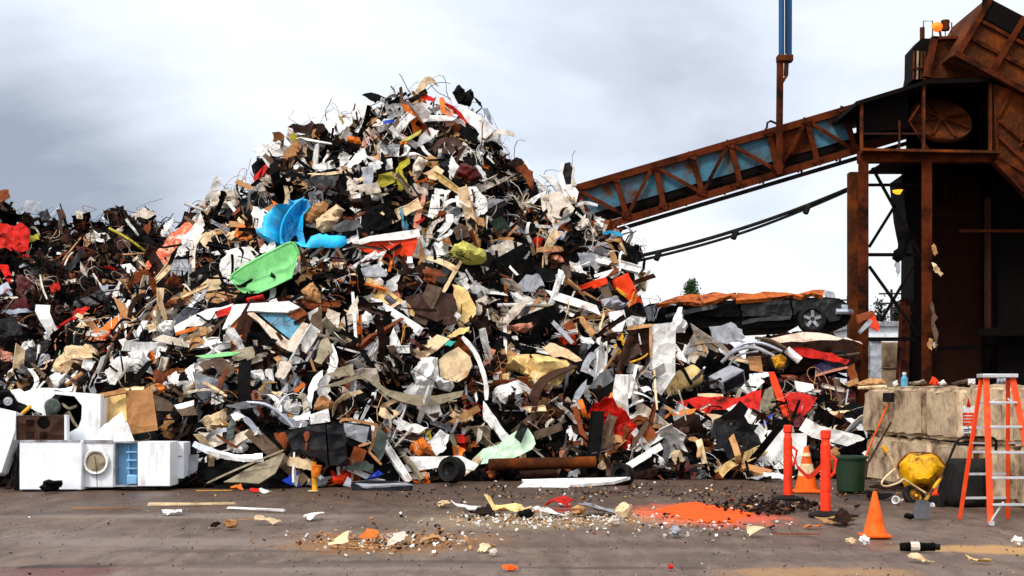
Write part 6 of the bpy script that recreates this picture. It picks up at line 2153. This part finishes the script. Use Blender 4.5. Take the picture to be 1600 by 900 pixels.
def heap_mass(name, label_kind, x0, x1, y0, y1, n, mats, smin, smax, seed, res, tab, which, kinds):
    rng = np.random.default_rng(seed)
    keys = list(mats)
    pn = mats_p(mats)
    pc = np.array([pn[i] * (.5 if k in ('black', 'dgrey') else 2. if k in ('white', 'offwhite', 'cream') else 1) for i, k in enumerate(keys)])
    pc /= pc.sum()
    V, fc, mi = [], [], []
    off = 0
    xs, ys = np.arange(x0, x1, res), np.arange(y0, y1, res)
    gx, gy = np.meshgrid(xs, ys)
    gz = which(gx, gy)
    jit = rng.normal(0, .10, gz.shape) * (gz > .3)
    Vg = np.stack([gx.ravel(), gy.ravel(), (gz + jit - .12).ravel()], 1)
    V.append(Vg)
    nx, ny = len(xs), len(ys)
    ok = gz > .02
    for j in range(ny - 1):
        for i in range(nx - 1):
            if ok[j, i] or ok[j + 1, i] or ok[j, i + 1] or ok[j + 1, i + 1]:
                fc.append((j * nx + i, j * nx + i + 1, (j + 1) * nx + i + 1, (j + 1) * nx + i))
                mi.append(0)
    off = len(Vg)
    made = 0
    while made < n:
        x, y = rng.uniform(x0, x1), rng.uniform(y0, y1)
        skirt = made < n * .12
        crumb = made > n * .90
        if skirt:
            x = rng.uniform(x0, x1)
            y = float(np.interp(x, tab[:, 0], tab[:, 2])) + rng.uniform(-.35, .9)
        z = float(which(x, y))
        if z < .12 and not skirt:
            continue
        e = .4
        nrm = np.array([-(which(x + e, y) - which(x - e, y)) / (2 * e), -(which(x, y + e) - which(x, y - e)) / (2 * e), 1.0])
        nrm /= np.linalg.norm(nrm)
        if nrm[1] > .25 and rng.random() < .55:
            continue
        k = mixpick(kinds, rng)
        if crumb:
            k = ('strip', 'wire', 'tangle', 'strip', 'channel')[rng.integers(5)]
        v, f = LIB[k][rng.integers(26)]
        sz = rng.uniform(smin, smax) * {'sheet': 1, 'cloth': 1, 'strip': 1.7, 'plank': 1.6, 'box': .8, 'pipe': 1.6, 'wire': 2.2, 'lump': .8, 'curl': 1.2, 'channel': 1.6, 'tangle': 1.6}[k]
        lift = rng.uniform(-.08, .16)
        if skirt:
            lift = rng.uniform(0, .12)
        if crumb:
            sz = rng.uniform(.25, .7)
            lift = rng.uniform(.06, .34)
        if y < 40 and not crumb:
            px, py = CX + x * F / y, HY - (z - CH) * F / y
            if 0 <= px < 1600 and 0 <= py < 900 and OCCD[int(py // 4), int(px // 4)]:
                lift = -.14
                sz *= .75
        Rm = rot_to(nrm * .7 + np.array([0, -.3, 0]) + rng.normal(0, .45, 3), rng)
        W = (v * sz) @ Rm.T + np.array([x, y, z]) + nrm * lift
        W[:, 2] = np.maximum(W[:, 2], .002)
        V.append(W)
        m = rng.choice(len(keys), p=pc if crumb else pn)
        for q in f:
            fc.append(tuple(i + off for i in q))
            mi.append(m + 1)
        off += len(W)
        made += 1
    V = np.concatenate(V)
    o = link(name, V, fc, ['soot' if False else 'black'] + keys, loc=(float(V[:, 0].mean()), float(V[:, 1].mean()), 0), midx=mi, smooth=True, sharp=25)  # black core grid stands for the shade deep between the pieces
    return tag(o, label_kind, 'scrap heap', None, 'stuff')


def mats_p(m):
    w = np.array(list(m.values()), float)
    return w / w.sum()


KM = dict(sheet=.20, curl=.16, channel=.10, tangle=.07, cloth=.12, strip=.14, plank=.04, box=.03, pipe=.05, wire=.04, lump=.05)
heap_mass('scrap_heap', 'small mixed scrap filling the big heap between its larger pieces', -15.5, 9.2, 23.8, 43, 19000, GAPSHADE, .10, .46, 5, .32, _r, lambda x, y: np.maximum(_heap(_r, np.asarray(x, float), np.asarray(y, float), .82), 0), KM)
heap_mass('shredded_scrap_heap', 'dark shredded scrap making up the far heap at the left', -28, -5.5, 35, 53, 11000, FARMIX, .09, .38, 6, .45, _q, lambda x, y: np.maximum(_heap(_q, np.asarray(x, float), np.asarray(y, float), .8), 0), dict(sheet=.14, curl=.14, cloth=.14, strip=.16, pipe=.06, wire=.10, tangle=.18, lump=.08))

# ------------------------------------------------------------------ litter on the yard
LG = 'litter on the yard'


def litter(kind, px, py, sz, mat, desc, flat=True, name=None, cat=None, seed=0):
    rng = np.random.default_rng(int(px * 7 + py))
    g = G(px, py)
    V, f = unit_piece(kind, rng)
    if kind == 'plank':
        V = V * np.array([1, .32, .5])
    if kind in ('sheet', 'cloth', 'strip', 'panel'):
        V, f = shell(V, f, .03)
    Rm = rot_to(np.array([rng.normal(0, .15), rng.normal(0, .15) - .15, 1]), rng, spin=None)
    if kind in ('plank', 'strip'):
        an = rng.uniform(-.5, .5)
        Rm = np.array([[math.cos(an), -math.sin(an), 0], [math.sin(an), math.cos(an), 0], [0, 0, 1.]])
    W = (V * sz) @ Rm.T + np.array(g)
    W[:, 2] += .003 - W[:, 2].min()
    o = link(name or NAMES[kind][0], W, f, mat, sharp=30)
    tag(o, None, cat or NAMES[kind][1], LG)
    RECS.append((o, desc, px, py))
    return o


MARKS += [('orange powder patch', 1100, 800), ('small traffic cone', 1367, 810), ('two orange posts', 1262, 730), ('pale litter row', 830, 808)]
for k, px, py, s, m, d_ in (('lump', 797, 892, .11, 'coneorange', 'orange lump'), ('box', 1048, 889, .085, 'red', 'small red block'), ('lump', 1352, 853, .13, 'white', 'white stone'), ('lump', 1330, 851, .10, 'cream', 'cream stone'), ('cloth', 272, 804, .26, 'white', 'white crumpled paper'), ('sheet', 420, 819, .30, 'cream', 'cream torn scrap'), ('lump', 360, 826, .20, 'kraft', 'brown wood chunk'), ('lump', 337, 824, .12, 'dbrown', 'dark clod'), ('plank', 400, 798, .95, 'white', 'long white stick'), ('plank', 300, 790, 1.2, 'cream', 'long pale stick'), ('plank', 165, 796, .95, 'tan', 'tan stick'), ('sheet', 488, 812, .22, 'white', 'white scrap'), ('plank', 400, 813, .45, 'tan', 'short tan stick'), ('plank', 335, 767, .55, 'yellow', 'yellow flat stick'), ('sheet', 370, 766, .2, 'orange', 'orange scrap'), ('sheet', 398, 769, .2, 'red', 'red scrap'), ('sheet', 413, 771, .18, 'white', 'white scrap'),
                           ('lump', 693, 793, .2, 'cream', 'cream lump'), ('sheet', 730, 806, .35, 'white', 'white torn scrap'), ('sheet', 760, 803, .45, 'dbrown', 'dark brown torn scrap'), ('sheet', 800, 804, .5, 'ycream', 'yellow cream torn scrap'), ('lump', 822, 810, .22, 'black', 'black lump'), ('cloth', 860, 808, .4, 'white', 'white torn cloth'), ('sheet', 880, 790, .25, 'white', 'white folded scrap'), ('sheet', 872, 796, .35, 'red', 'red powdery scrap'), ('lump', 905, 806, .22, 'tan', 'tan lump'), ('cloth', 938, 804, .5, 'lgrey', 'crumpled grey plastic'), ('lump', 975, 812, .3, 'cream', 'cream lump'), ('lump', 962, 820, .22, 'offwhite', 'dirty white lump'), ('plank', 560, 858, .4, 'tan', 'tan chip of wood'), ('sheet', 530, 853, .2, 'cream', 'cream torn scrap'), ('sheet', 578, 842, .2, 'orange', 'orange torn scrap'), ('sheet', 620, 853, .22, 'offwhite', 'dirty white scrap'), ('plank', 490, 835, .4, 'kraft', 'brown chip of wood'), ('lump', 770, 868, .10, 'offwhite', 'dirty white chip'), ('sheet', 675, 845, .25, 'tan', 'tan torn scrap'),
                           ('cloth', 755, 862, .2, 'cream', 'cream scrap'), ('lump', 1055, 838, .2, 'lgrey', 'grey lump'), ('sheet', 1180, 838, .2, 'cream', 'cream chip'), ('sheet', 1270, 825, .22, 'orange', 'orange brown scrap'), ('sheet', 1318, 820, .55, 'dbrown', 'dark brown torn wrap'), ('sheet', 1303, 818, .32, 'tan', 'tan torn wrap'), ('sheet', 1435, 878, .22, 'cream', 'cream torn scrap'), ('sheet', 1530, 880, .2, 'ycream', 'yellow cream scrap'), ('plank', 1245, 836, .5, 'rust', 'rusty stick'), ('plank', 1020, 761, .9, 'brown', 'brown stick'), ('strip', 1075, 746, .8, 'taupe', 'grey brown strip'), ('sheet', 1160, 741, .5, 'white', 'white crushed scrap'), ('sheet', 1214, 752, .5, 'white', 'white crumpled paper'), ('cloth', 1190, 750, .5, 'lgrey', 'grey crumpled paper'), ('strip', 1140, 737, .6, 'offwhite', 'dirty white strip'), ('box', 1420, 812, .12, 'black', 'black block'), ('lump', 1590, 852, .12, 'white', 'white stone'), ('cloth', 1385, 765, .5, 'dbrown', 'dark brown rag'), ('cloth', 1372, 780, .4, 'black', 'black rag'), ('lump', 80, 769, .4, 'black', 'flat black rag')):
    litter(k, px, py, s, m, d_)
# crushed bottle
g = G(1437, 862)
t = thing('crushed_bottle', 'crushed black bottle with a pale band lying in front of the small traffic cone', 'bottle', g, LG)
m = MB(); m.tube([g + Vector((-.19, .02, .045)), g + Vector((-.05, .0, .05)), g + Vector((.08, .01, .045)), g + Vector((.15, .0, .05))], [.04, .05, .04, .045], 10); m.build('bottle_body', 'black', t)
m = MB(); m.tube([g + Vector((.15, .0, .05)), g + Vector((.2, -.01, .045))], .032, 10); m.build('cap', 'rubber', t)
for dx in (-.10,):
    m = MB(); m.tube([g + Vector((dx, .0, .05)), g + Vector((dx + .09, .003, .05))], .052, 10, cap=False); m.build('label_band', 'offwhite', t)

# mounds of dark clods by the posts, red powder: earth of the yard
def mound(name, mat, poly, hgt, label, seed, n=60):
    pp = [G(x, y) for x, y in poly]
    a2 = [(p.x, p.y) for p in pp]
    arr = np.array(a2)
    rng = np.random.default_rng(seed)
    st = (arr.max(0) - arr.min(0)) / 46
    gx, gy = np.meshgrid(np.arange(arr[:, 0].min(), arr[:, 0].max(), st[0]), np.arange(arr[:, 1].min(), arr[:, 1].max(), st[1]))
    q = np.stack([gx.ravel(), gy.ravel()], 1)
    ins = inside(a2, q[:, 0], q[:, 1])
    d = boundary_dist(a2, q)
    d = np.where(ins, d / d[ins].max(), -.05)
    nz = np.array([noise.noise(Vector((x * 3, y * 3, seed))) * .6 + noise.noise(Vector((x * 11, y * 11, seed))) * .5 for x, y in q])
    z = hgt * (np.clip(d * 2.0, -.2, 1) + nz * (.8 if 'powder' in label else 1.5) - .40)
    V = np.stack([q[:, 0], q[:, 1], z], 1)
    nx, ny = gx.shape[1], gx.shape[0]
    fc = []
    for j in range(ny - 1):
        for i in range(nx - 1):
            f = (j * nx + i, j * nx + i + 1, (j + 1) * nx + i + 1, (j + 1) * nx + i)
            if max(z[k] for k in f) > 0:
                fc.append(f)
    return tag(link(name, V, fc, mat, loc=(arr[:, 0].mean(), arr[:, 1].mean(), 0), sharp=0), label, 'powder' if 'powder' in label else 'dirt', None, 'stuff')


mound('red_powder', 'reddust', [(1012, 800), (1040, 788), (1085, 784), (1120, 788), (1170, 797), (1190, 806), (1165, 814), (1110, 818), (1045, 810)], .04, 'bright red orange powder spread on the yard', 3)
# gravel and chips: one object of stuff
rng = np.random.default_rng(31)
KEYS = ['taupe', 'dbrown', 'offwhite', 'tan', 'white', 'grey', 'rust', 'clod']
V, fc, mi = [], [], []
off = 0
lib = [unit_piece('box', np.random.default_rng(i))[0] for i in range(12)]
QF = [(3, 2, 1, 0), (4, 5, 6, 7), (0, 1, 5, 4), (1, 2, 6, 5), (2, 3, 7, 6), (3, 0, 4, 7)]
ZONES = [(600, 760, 900, 420, .0, [.3, .4, .04, .09, .015, .05, .02, .085]), (840, 812, 175, 12, .55, [.05, .05, .3, .2, .35, .02, .02, .01]), (620, 846, 150, 16, .5, [.1, .1, .1, .5, .1, .02, .07, .01]), (1195, 792, 120, 13, .5, [.1, .45, .02, .05, .01, .02, .03, .32]), (1000, 770, 500, 14, .3, [.2, .4, .04, .1, .03, .08, .05, .1]), (1080, 825, 180, 16, .3, [.2, .1, .2, .2, .2, .02, .06, .02])]
for n, zn in ((3200, 0), (520, 1), (420, 2), (330, 3), (600, 4), (160, 5)):
    cx, cy, sx, sy, g_, w = ZONES[zn]
    for _ in range(n):
        if zn == 0:
            y = 27 - 15 * rng.random() ** 1.6
            p = Vector((rng.uniform(-.42, .42) * y, y, 0))
        else:
            px, py = rng.normal(cx, sx * .45), rng.normal(cy, sy * .55)
            if py < 735 or py > 905:
                continue
            p = G(px, py)
        s = rng.uniform(.005, .022) if zn == 0 else rng.uniform(.012, .06) * (1.9 if zn == 3 and rng.random() < .5 else 1)
        if zn == 0 and rng.random() < .04:
            s *= 2.2
        W = (lib[rng.integers(12)] * s * np.array([1, 1, .7])) @ rot_to(np.array([0, 0, 1.]) + rng.normal(0, .5, 3), rng).T + np.array(p)
        W[:, 2] += -.004 - W[:, 2].min()
        V.append(W)
        m = int(rng.choice(8, p=np.array(w) / sum(w)))
        fc += [tuple(i + off for i in q) for q in QF]
        mi += [m] * 6
        off += 8
V = np.concatenate(V)
tag(link('gravel', V, fc, KEYS, loc=(0, 18, 0), midx=mi, smooth=False), 'small chips and gravel scattered over the yard', 'gravel', None, 'stuff')
# ------------------------------------------------------------------ the yard
def ground():
    m, nt, b = new_mat('yard_mud')
    L = nt.links
    tc = N(nt, 'ShaderNodeTexCoord')
    mp = N(nt, 'ShaderNodeMapping')
    mp.inputs['Scale'].default_value = (1.5, .42, 1)
    L.new(tc.outputs['Object'], mp.inputs[0])
    big = N(nt, 'ShaderNodeTexNoise', i_Scale=.55, i_Detail=6.0, i_Roughness=.6, i_Distortion=.6)
    mid = N(nt, 'ShaderNodeTexNoise', i_Scale=2.6, i_Detail=8.0, i_Roughness=.7)
    fine = N(nt, 'ShaderNodeTexNoise', i_Scale=38.0, i_Detail=6.0, i_Roughness=.75)
    streak_m = N(nt, 'ShaderNodeMapping')
    streak_m.inputs['Scale'].default_value = (.6, .5, 1)
    streak_m.inputs['Rotation'].default_value = (0, 0, R(6))
    L.new(tc.outputs['Object'], streak_m.inputs[0])
    st = N(nt, 'ShaderNodeTexNoise', i_Scale=1.0, i_Detail=5.0, i_Roughness=.6)
    for n in (big, mid, fine):
        L.new(mp.outputs[0], n.inputs['Vector'])
    L.new(streak_m.outputs[0], st.inputs['Vector'])
    # brown dirt near the heap, greyer towards the camera, sky sheen in the colour
    sep = N(nt, 'ShaderNodeSeparateXYZ')
    L.new(tc.outputs['Object'], sep.inputs[0])
    near = math_node(nt, 'ADD', math_node(nt, 'MULTIPLY', sep.outputs[1], -.16), 3.45)
    fac = math_node(nt, 'ADD', near, math_node(nt, 'MULTIPLY', math_node(nt, 'SUBTRACT', big.outputs[0], .5), 3.0))
    fac = math_node(nt, 'ADD', fac, math_node(nt, 'MULTIPLY', math_node(nt, 'SUBTRACT', st.outputs[0], .5), 2.6))
    cl = N(nt, 'ShaderNodeClamp')
    L.new(fac, cl.inputs[0])
    c1 = mixc(nt, ramp(nt, mid.outputs[0], [(.35, 0.), (.65, 1.)]), (.034, .015, .008), (.105, .052, .027))
    c2 = mixc(nt, ramp(nt, mid.outputs[0], [(.3, 0.), (.7, 1.)]), (.098, .060, .042), (.215, .152, .118))
    c = mixc(nt, cl.outputs[0], c1, c2)
    blot = N(nt, 'ShaderNodeTexNoise', i_Scale=1.1, i_Detail=7.0, i_Roughness=.7, i_Distortion=1.2)
    L.new(mp.outputs[0], blot.inputs['Vector'])
    c = mixc(nt, math_node(nt, 'MULTIPLY', ramp(nt, blot.outputs[0], [(.50, 0.), (.62, 1.)]), .6), c, (.050, .030, .020))
    # spilled dyes and sawdust, plus dark, pale and ochre patches
    def stain(gx, gy, rx, ry, col, amount, c):
        d = N(nt, 'ShaderNodeVectorMath', operation='SUBTRACT')
        L.new(tc.outputs['Object'], d.inputs[0]); d.inputs[1].default_value = (gx, gy, 0)
        e = N(nt, 'ShaderNodeVectorMath', operation='MULTIPLY')
        L.new(d.outputs[0], e.inputs[0]); e.inputs[1].default_value = (1 / rx, 1 / ry, 0)
        ln = N(nt, 'ShaderNodeVectorMath', operation='LENGTH')
        L.new(e.outputs[0], ln.inputs[0])
        q = math_node(nt, 'ADD', ln.outputs['Value'], math_node(nt, 'MULTIPLY', math_node(nt, 'SUBTRACT', mid.outputs[0], .5), 1.6))
        q = math_node(nt, 'ADD', q, math_node(nt, 'MULTIPLY', math_node(nt, 'SUBTRACT', fine.outputs[0], .5), .9))
        return mixc(nt, math_node(nt, 'MULTIPLY', ramp(nt, q, [(.55, 1.), (1.15, 0.)]), amount), c, col)
    for px_, py_, rx, ry, col, am in ((1095, 802, 1.2, 2.0, (.78, .11, .028), .95), (1160, 806, .6, .9, (.6, .08, .03), .8), (620, 846, 1.5, 1.3, (.26, .11, .03), .75), (560, 852, 1.0, .8, (.3, .13, .03), .5), (840, 812, 1.9, 1.4, (.34, .24, .13), .6), (870, 796, .35, .5, (.6, .05, .03), .7), (90, 890, .8, .7, (.12, .02, .02), .7), (1195, 792, 1.0, 1.5, (.030, .014, .008), .85), (1380, 775, .8, 1.5, (.022, .012, .009), .85), (700, 760, 5., 2.2, (.05, .026, .016), .5), (1545, 856, 1.1, .55, (.50, .27, .09), .85), (1270, 893, 1.0, .5, (.40, .21, .075), .7), (60, 883, .35, .22, (.02, .012, .009), .9), (135, 882, .5, .2, (.025, .014, .010), .85), (640, 875, 1.4, .16, (.05, .032, .024), .7), (880, 885, 1.6, .15, (.05, .032, .024), .7), (340, 860, 1.6, .2, (.06, .038, .028), .6), (250, 845, 1.8, .5, (.24, .19, .165), .5), (520, 885, 2.0, .4, (.24, .19, .165), .45), (300, 805, 3., .5, (.30, .24, .2), .4), (120, 800, 2., .5, (.05, .026, .016), .6), (1000, 850, 2.6, .5, (.07, .04, .026), .6), (450, 880, 2.2, .35, (.07, .045, .035), .6), (1150, 870, 2.0, .5, (.08, .05, .035), .6)):
        g_ = G(px_, py_)
        c = stain(g_.x, g_.y, rx, ry, col, am, c)
    grit = N(nt, 'ShaderNodeTexNoise', i_Scale=70.0, i_Detail=5.0, i_Roughness=.8)
    L.new(tc.outputs['Object'], grit.inputs['Vector'])
    c = mixc(nt, math_node(nt, 'MULTIPLY', ramp(nt, grit.outputs[0], [(.52, 0.), (.66, 1.)]), .45), c, (.26, .20, .15))
    c = mixc(nt, math_node(nt, 'MULTIPLY', ramp(nt, grit.outputs[0], [(.34, 1.), (.46, 0.)]), .6), c, (.025, .016, .011))
    c = mixc(nt, math_node(nt, 'MULTIPLY', ramp(nt, fine.outputs[0], [(.55, 0.), (.72, 1.)]), .55), c, (.03, .02, .015))
    L.new(c, b.inputs['Base Color'])
    wet = ramp(nt, st.outputs[0], [(.38, .34), (.62, .78)])
    rg = math_node(nt, 'ADD', math_node(nt, 'MULTIPLY', fine.outputs[0], .3), math_node(nt, 'MULTIPLY', wet, .75))
    L.new(rg, b.inputs['Roughness'])
    b.inputs['Specular IOR Level'].default_value = .25
    h = math_node(nt, 'ADD', math_node(nt, 'MULTIPLY', mid.outputs[0], 1.0), math_node(nt, 'MULTIPLY', fine.outputs[0], .5))
    h = math_node(nt, 'ADD', h, math_node(nt, 'MULTIPLY', blot.outputs[0], 1.0))
    bp = N(nt, 'ShaderNodeBump', i_Strength=.55, i_Distance=.05)
    L.new(h, bp.inputs['Height'])
    L.new(bp.outputs[0], b.inputs['Normal'])
    MATS['yard_mud'] = m
    xs = np.concatenate([[-3000, -800, -200, -60, -30], np.arange(-16, 14, .22), [16, 30, 60, 200, 800, 3000]])
    ys = np.concatenate([[-500, -100, -20, 0, 6], np.arange(9, 29, .2), [32, 40, 60, 120, 300, 900, 3000, 6000]])
    gx, gy = np.meshgrid(xs, ys)
    ins = (gx > -15) & (gx < 13) & (gy > 9.5) & (gy < 28)
    z = np.where(ins, .010 * wob(gx, gy, .8) + .006 * wob(gx, gy, 2.6, 1.) - .010, 0)
    # wheel ruts
    for r0, sl in ((13.4, .035), (15.0, .035), (17.5, -.02)):
        z = z - np.where(ins, .014 * np.exp(-((gy - r0 - sl * gx) / .16) ** 2), 0)
    V = np.stack([gx.ravel(), gy.ravel(), z.ravel()], 1)
    nx, ny = len(xs), len(ys)
    fc = [(j * nx + i, j * nx + i + 1, (j + 1) * nx + i + 1, (j + 1) * nx + i) for j in range(ny - 1) for i in range(nx - 1)]
    o = link('ground', V, fc, 'yard_mud', loc=(0, 0, 0), sharp=0)
    tag(o, 'brown muddy yard ground', None, None, 'structure')


ground()

# ------------------------------------------------------------------ sky
world = bpy.data.worlds.new('World')
scene.world = world
world.use_nodes = True
nt = world.node_tree
L = nt.links
bg = nt.nodes['Background']
SUN_EL, SUN_ROT = R(48), R(200)
sky = N(nt, 'ShaderNodeTexSky', sky_type='NISHITA', sun_disc=False, sun_elevation=SUN_EL, sun_rotation=SUN_ROT, air_density=1.0, dust_density=2.0)
tc = N(nt, 'ShaderNodeTexCoord')
sep = N(nt, 'ShaderNodeSeparateXYZ')
L.new(tc.outputs['Generated'], sep.inputs[0])
# cloud sheet: project the direction onto a flat layer so that clouds flatten towards the horizon
zz = math_node(nt, 'ADD', math_node(nt, 'MAXIMUM', sep.outputs[2], 0.0), .30)
cu = N(nt, 'ShaderNodeCombineXYZ')
L.new(math_node(nt, 'DIVIDE', sep.outputs[0], zz), cu.inputs[0])
L.new(math_node(nt, 'DIVIDE', sep.outputs[1], zz), cu.inputs[1])
mp = N(nt, 'ShaderNodeMapping')
mp.inputs['Location'].default_value = (3.1, 0.7, 0)
mp.inputs['Scale'].default_value = (1.25, 1.5, 1)
L.new(cu.outputs[0], mp.inputs[0])
n1 = N(nt, 'ShaderNodeTexNoise', i_Scale=1.0, i_Detail=7.0, i_Roughness=.52, i_Distortion=.5)
n2 = N(nt, 'ShaderNodeTexNoise', i_Scale=2.7, i_Detail=6.0, i_Roughness=.55)
L.new(mp.outputs[0], n1.inputs['Vector'])
L.new(mp.outputs[0], n2.inputs['Vector'])


def lobe(d, power):
    """Broad brighter or darker part of the cloud deck around direction d."""
    v = Vector(d).normalized()
    dn = N(nt, 'ShaderNodeVectorMath', operation='DOT_PRODUCT')
    L.new(tc.outputs['Generated'], dn.inputs[0])
    dn.inputs[1].default_value = v
    return math_node(nt, 'POWER', math_node(nt, 'MAXIMUM', dn.outputs['Value'], 0.0), power)


def dirpx(px, py):
    return ((px - CX) / F, 1, (HY - py) / F)


dark = math_node(nt, 'MULTIPLY', lobe(dirpx(90, 310), 150), .68)
dark = math_node(nt, 'ADD', dark, math_node(nt, 'MULTIPLY', lobe(dirpx(1050, 90), 120), .34))
dark = math_node(nt, 'ADD', dark, math_node(nt, 'MULTIPLY', lobe(dirpx(1180, 330), 700), .30))
lite = math_node(nt, 'MULTIPLY', lobe(dirpx(1150, 520), 260), .45)
lite = math_node(nt, 'ADD', lite, math_node(nt, 'MULTIPLY', lobe(dirpx(280, 20), 90), .40))
lite = math_node(nt, 'ADD', lite, math_node(nt, 'MULTIPLY', lobe(dirpx(950, 200), 420), .12))
f = math_node(nt, 'ADD', math_node(nt, 'MULTIPLY', math_node(nt, 'SUBTRACT', n1.outputs[0], .5), 1.15), .66)
f = math_node(nt, 'ADD', f, math_node(nt, 'MULTIPLY', math_node(nt, 'SUBTRACT', n2.outputs[0], .5), .45))
f = math_node(nt, 'SUBTRACT', math_node(nt, 'ADD', f, lite), dark)
cr = N(nt, 'ShaderNodeValToRGB')
e = cr.color_ramp.elements
for i in range(3):
    e.new(.5)
for i, (p, c) in enumerate(((.08, (.21, .24, .295)), (.30, (.355, .385, .45)), (.48, (.46, .50, .575)), (.64, (.555, .585, .62)), (.84, (.63, .64, .645)))):
    e[i].position = p
    e[i].color = c + (1,)
L.new(f, cr.inputs[0])
# the deck is brighter overhead and around the veiled sun behind the camera
sd = Vector((math.sin(SUN_ROT) * math.cos(SUN_EL), math.cos(SUN_ROT) * math.cos(SUN_EL), math.sin(SUN_EL)))
sdir = Vector((-.40, -.58, .71)).normalized()
boost = math_node(nt, 'ADD', math_node(nt, 'MULTIPLY', lobe(sdir, 2.2), 1.0), 1.0)
vm = N(nt, 'ShaderNodeVectorMath', operation='SCALE')
L.new(cr.outputs[0], vm.inputs[0])
L.new(boost, vm.inputs['Scale'])
# below the horizon: dull ground light
bel = ramp(nt, math_node(nt, 'ADD', sep.outputs[2], .5), [(.47, 0.0), (.495, 1.0)])
base = mixc(nt, bel, (.12, .10, .09), vm.outputs[0])
skys = N(nt, 'ShaderNodeVectorMath', operation='SCALE')
L.new(sky.outputs[0], skys.inputs[0])
skys.inputs['Scale'].default_value = .08
cover = .90
L.new(mixc(nt, cover, skys.outputs[0], base), bg.inputs['Color'])
bg.inputs['Strength'].default_value = 1.0

sun = bpy.data.lights.new('sun', 'SUN')
sun.energy = 1.5
sun.angle = R(11)
sun.color = (1.0, .95, .87)
so = bpy.data.objects.new('sun', sun)
COL.objects.link(so)
so.rotation_euler = (-sdir).to_track_quat('-Z', 'Y').to_euler()
so.location = (-10, -20, 30)
sky.sun_elevation = math.asin(sdir.z)
sky.sun_rotation = math.atan2(sdir.x, sdir.y)

# ------------------------------------------------------------------ camera
cam = bpy.data.cameras.new('camera')
cam.lens = 50
cam.sensor_width = 36
cam.shift_y = 168 / 1600
cam.clip_end = 8000
cam.clip_start = .1
co = bpy.data.objects.new('camera', cam)
COL.objects.link(co)
co.location = CAM
co.rotation_euler = (R(90), 0, 0)
scene.camera = co
vs = scene.view_settings
vs.view_transform = 'Standard'
vs.look = 'None'
vs.exposure = 0.85
vs.gamma = 1.0
vs.use_curve_mapping = False
scene.cycles.max_bounces = 5
scene.cycles.use_denoising = True

# ------------------------------------------------------------------ labels that single each piece out
USEDL = set(o['label'] for o in scene.objects if o.parent is None and o.get('label'))


def relation(dx, dy):
    """Where a piece lies as seen from a landmark; dx, dy from the landmark to the piece, in photo pixels."""
    ax, ay = abs(dx), abs(dy)
    v = 'above' if dy < 0 else 'below'
    s = 'conveyor side of' if dx > 0 else 'washing machine side of'
    far = math.hypot(dx, dy)
    if ax < ay * .5:
        return ('just ' if far < 40 else '') + v
    if ay < ax * .5:
        return 'on the ' + s
    return v + ' and ' + s


for o, desc, px, py in RECS:
    order = sorted(MARKS, key=lambda m: math.hypot(px - m[1], py - m[2]))
    done = False
    cands = []
    for mk in order[:7]:
        dx, dy = px - mk[1], py - mk[2]
        if math.hypot(dx, dy) < 6:
            continue
        if mk[0] in desc:
            continue
        cands.append(f'{desc} {relation(dx, dy)} the {mk[0]}')
    for i, m1 in enumerate(order[:5]):
        for m2 in order[i + 1:6]:
            if (m1[1] - px) * (m2[1] - px) + (m1[2] - py) * (m2[2] - py) < 0:
                cands.append(f'{desc} between the {m1[0]} and the {m2[0]}')
    for c in cands:
        c = ' '.join(c.split())
        if 4 <= len(c.split()) <= 16 and c not in USEDL:
            o['label'] = c
            USEDL.add(c)
            done = True
            break
    if not done:
        for mk in MARKS:
            c = f'{desc} {relation(px - mk[1], py - mk[2])} the {mk[0]}'
            if c not in USEDL and len(c.split()) <= 16:
                o['label'] = c
                USEDL.add(c)
                break
bpy.context.view_layer.update()
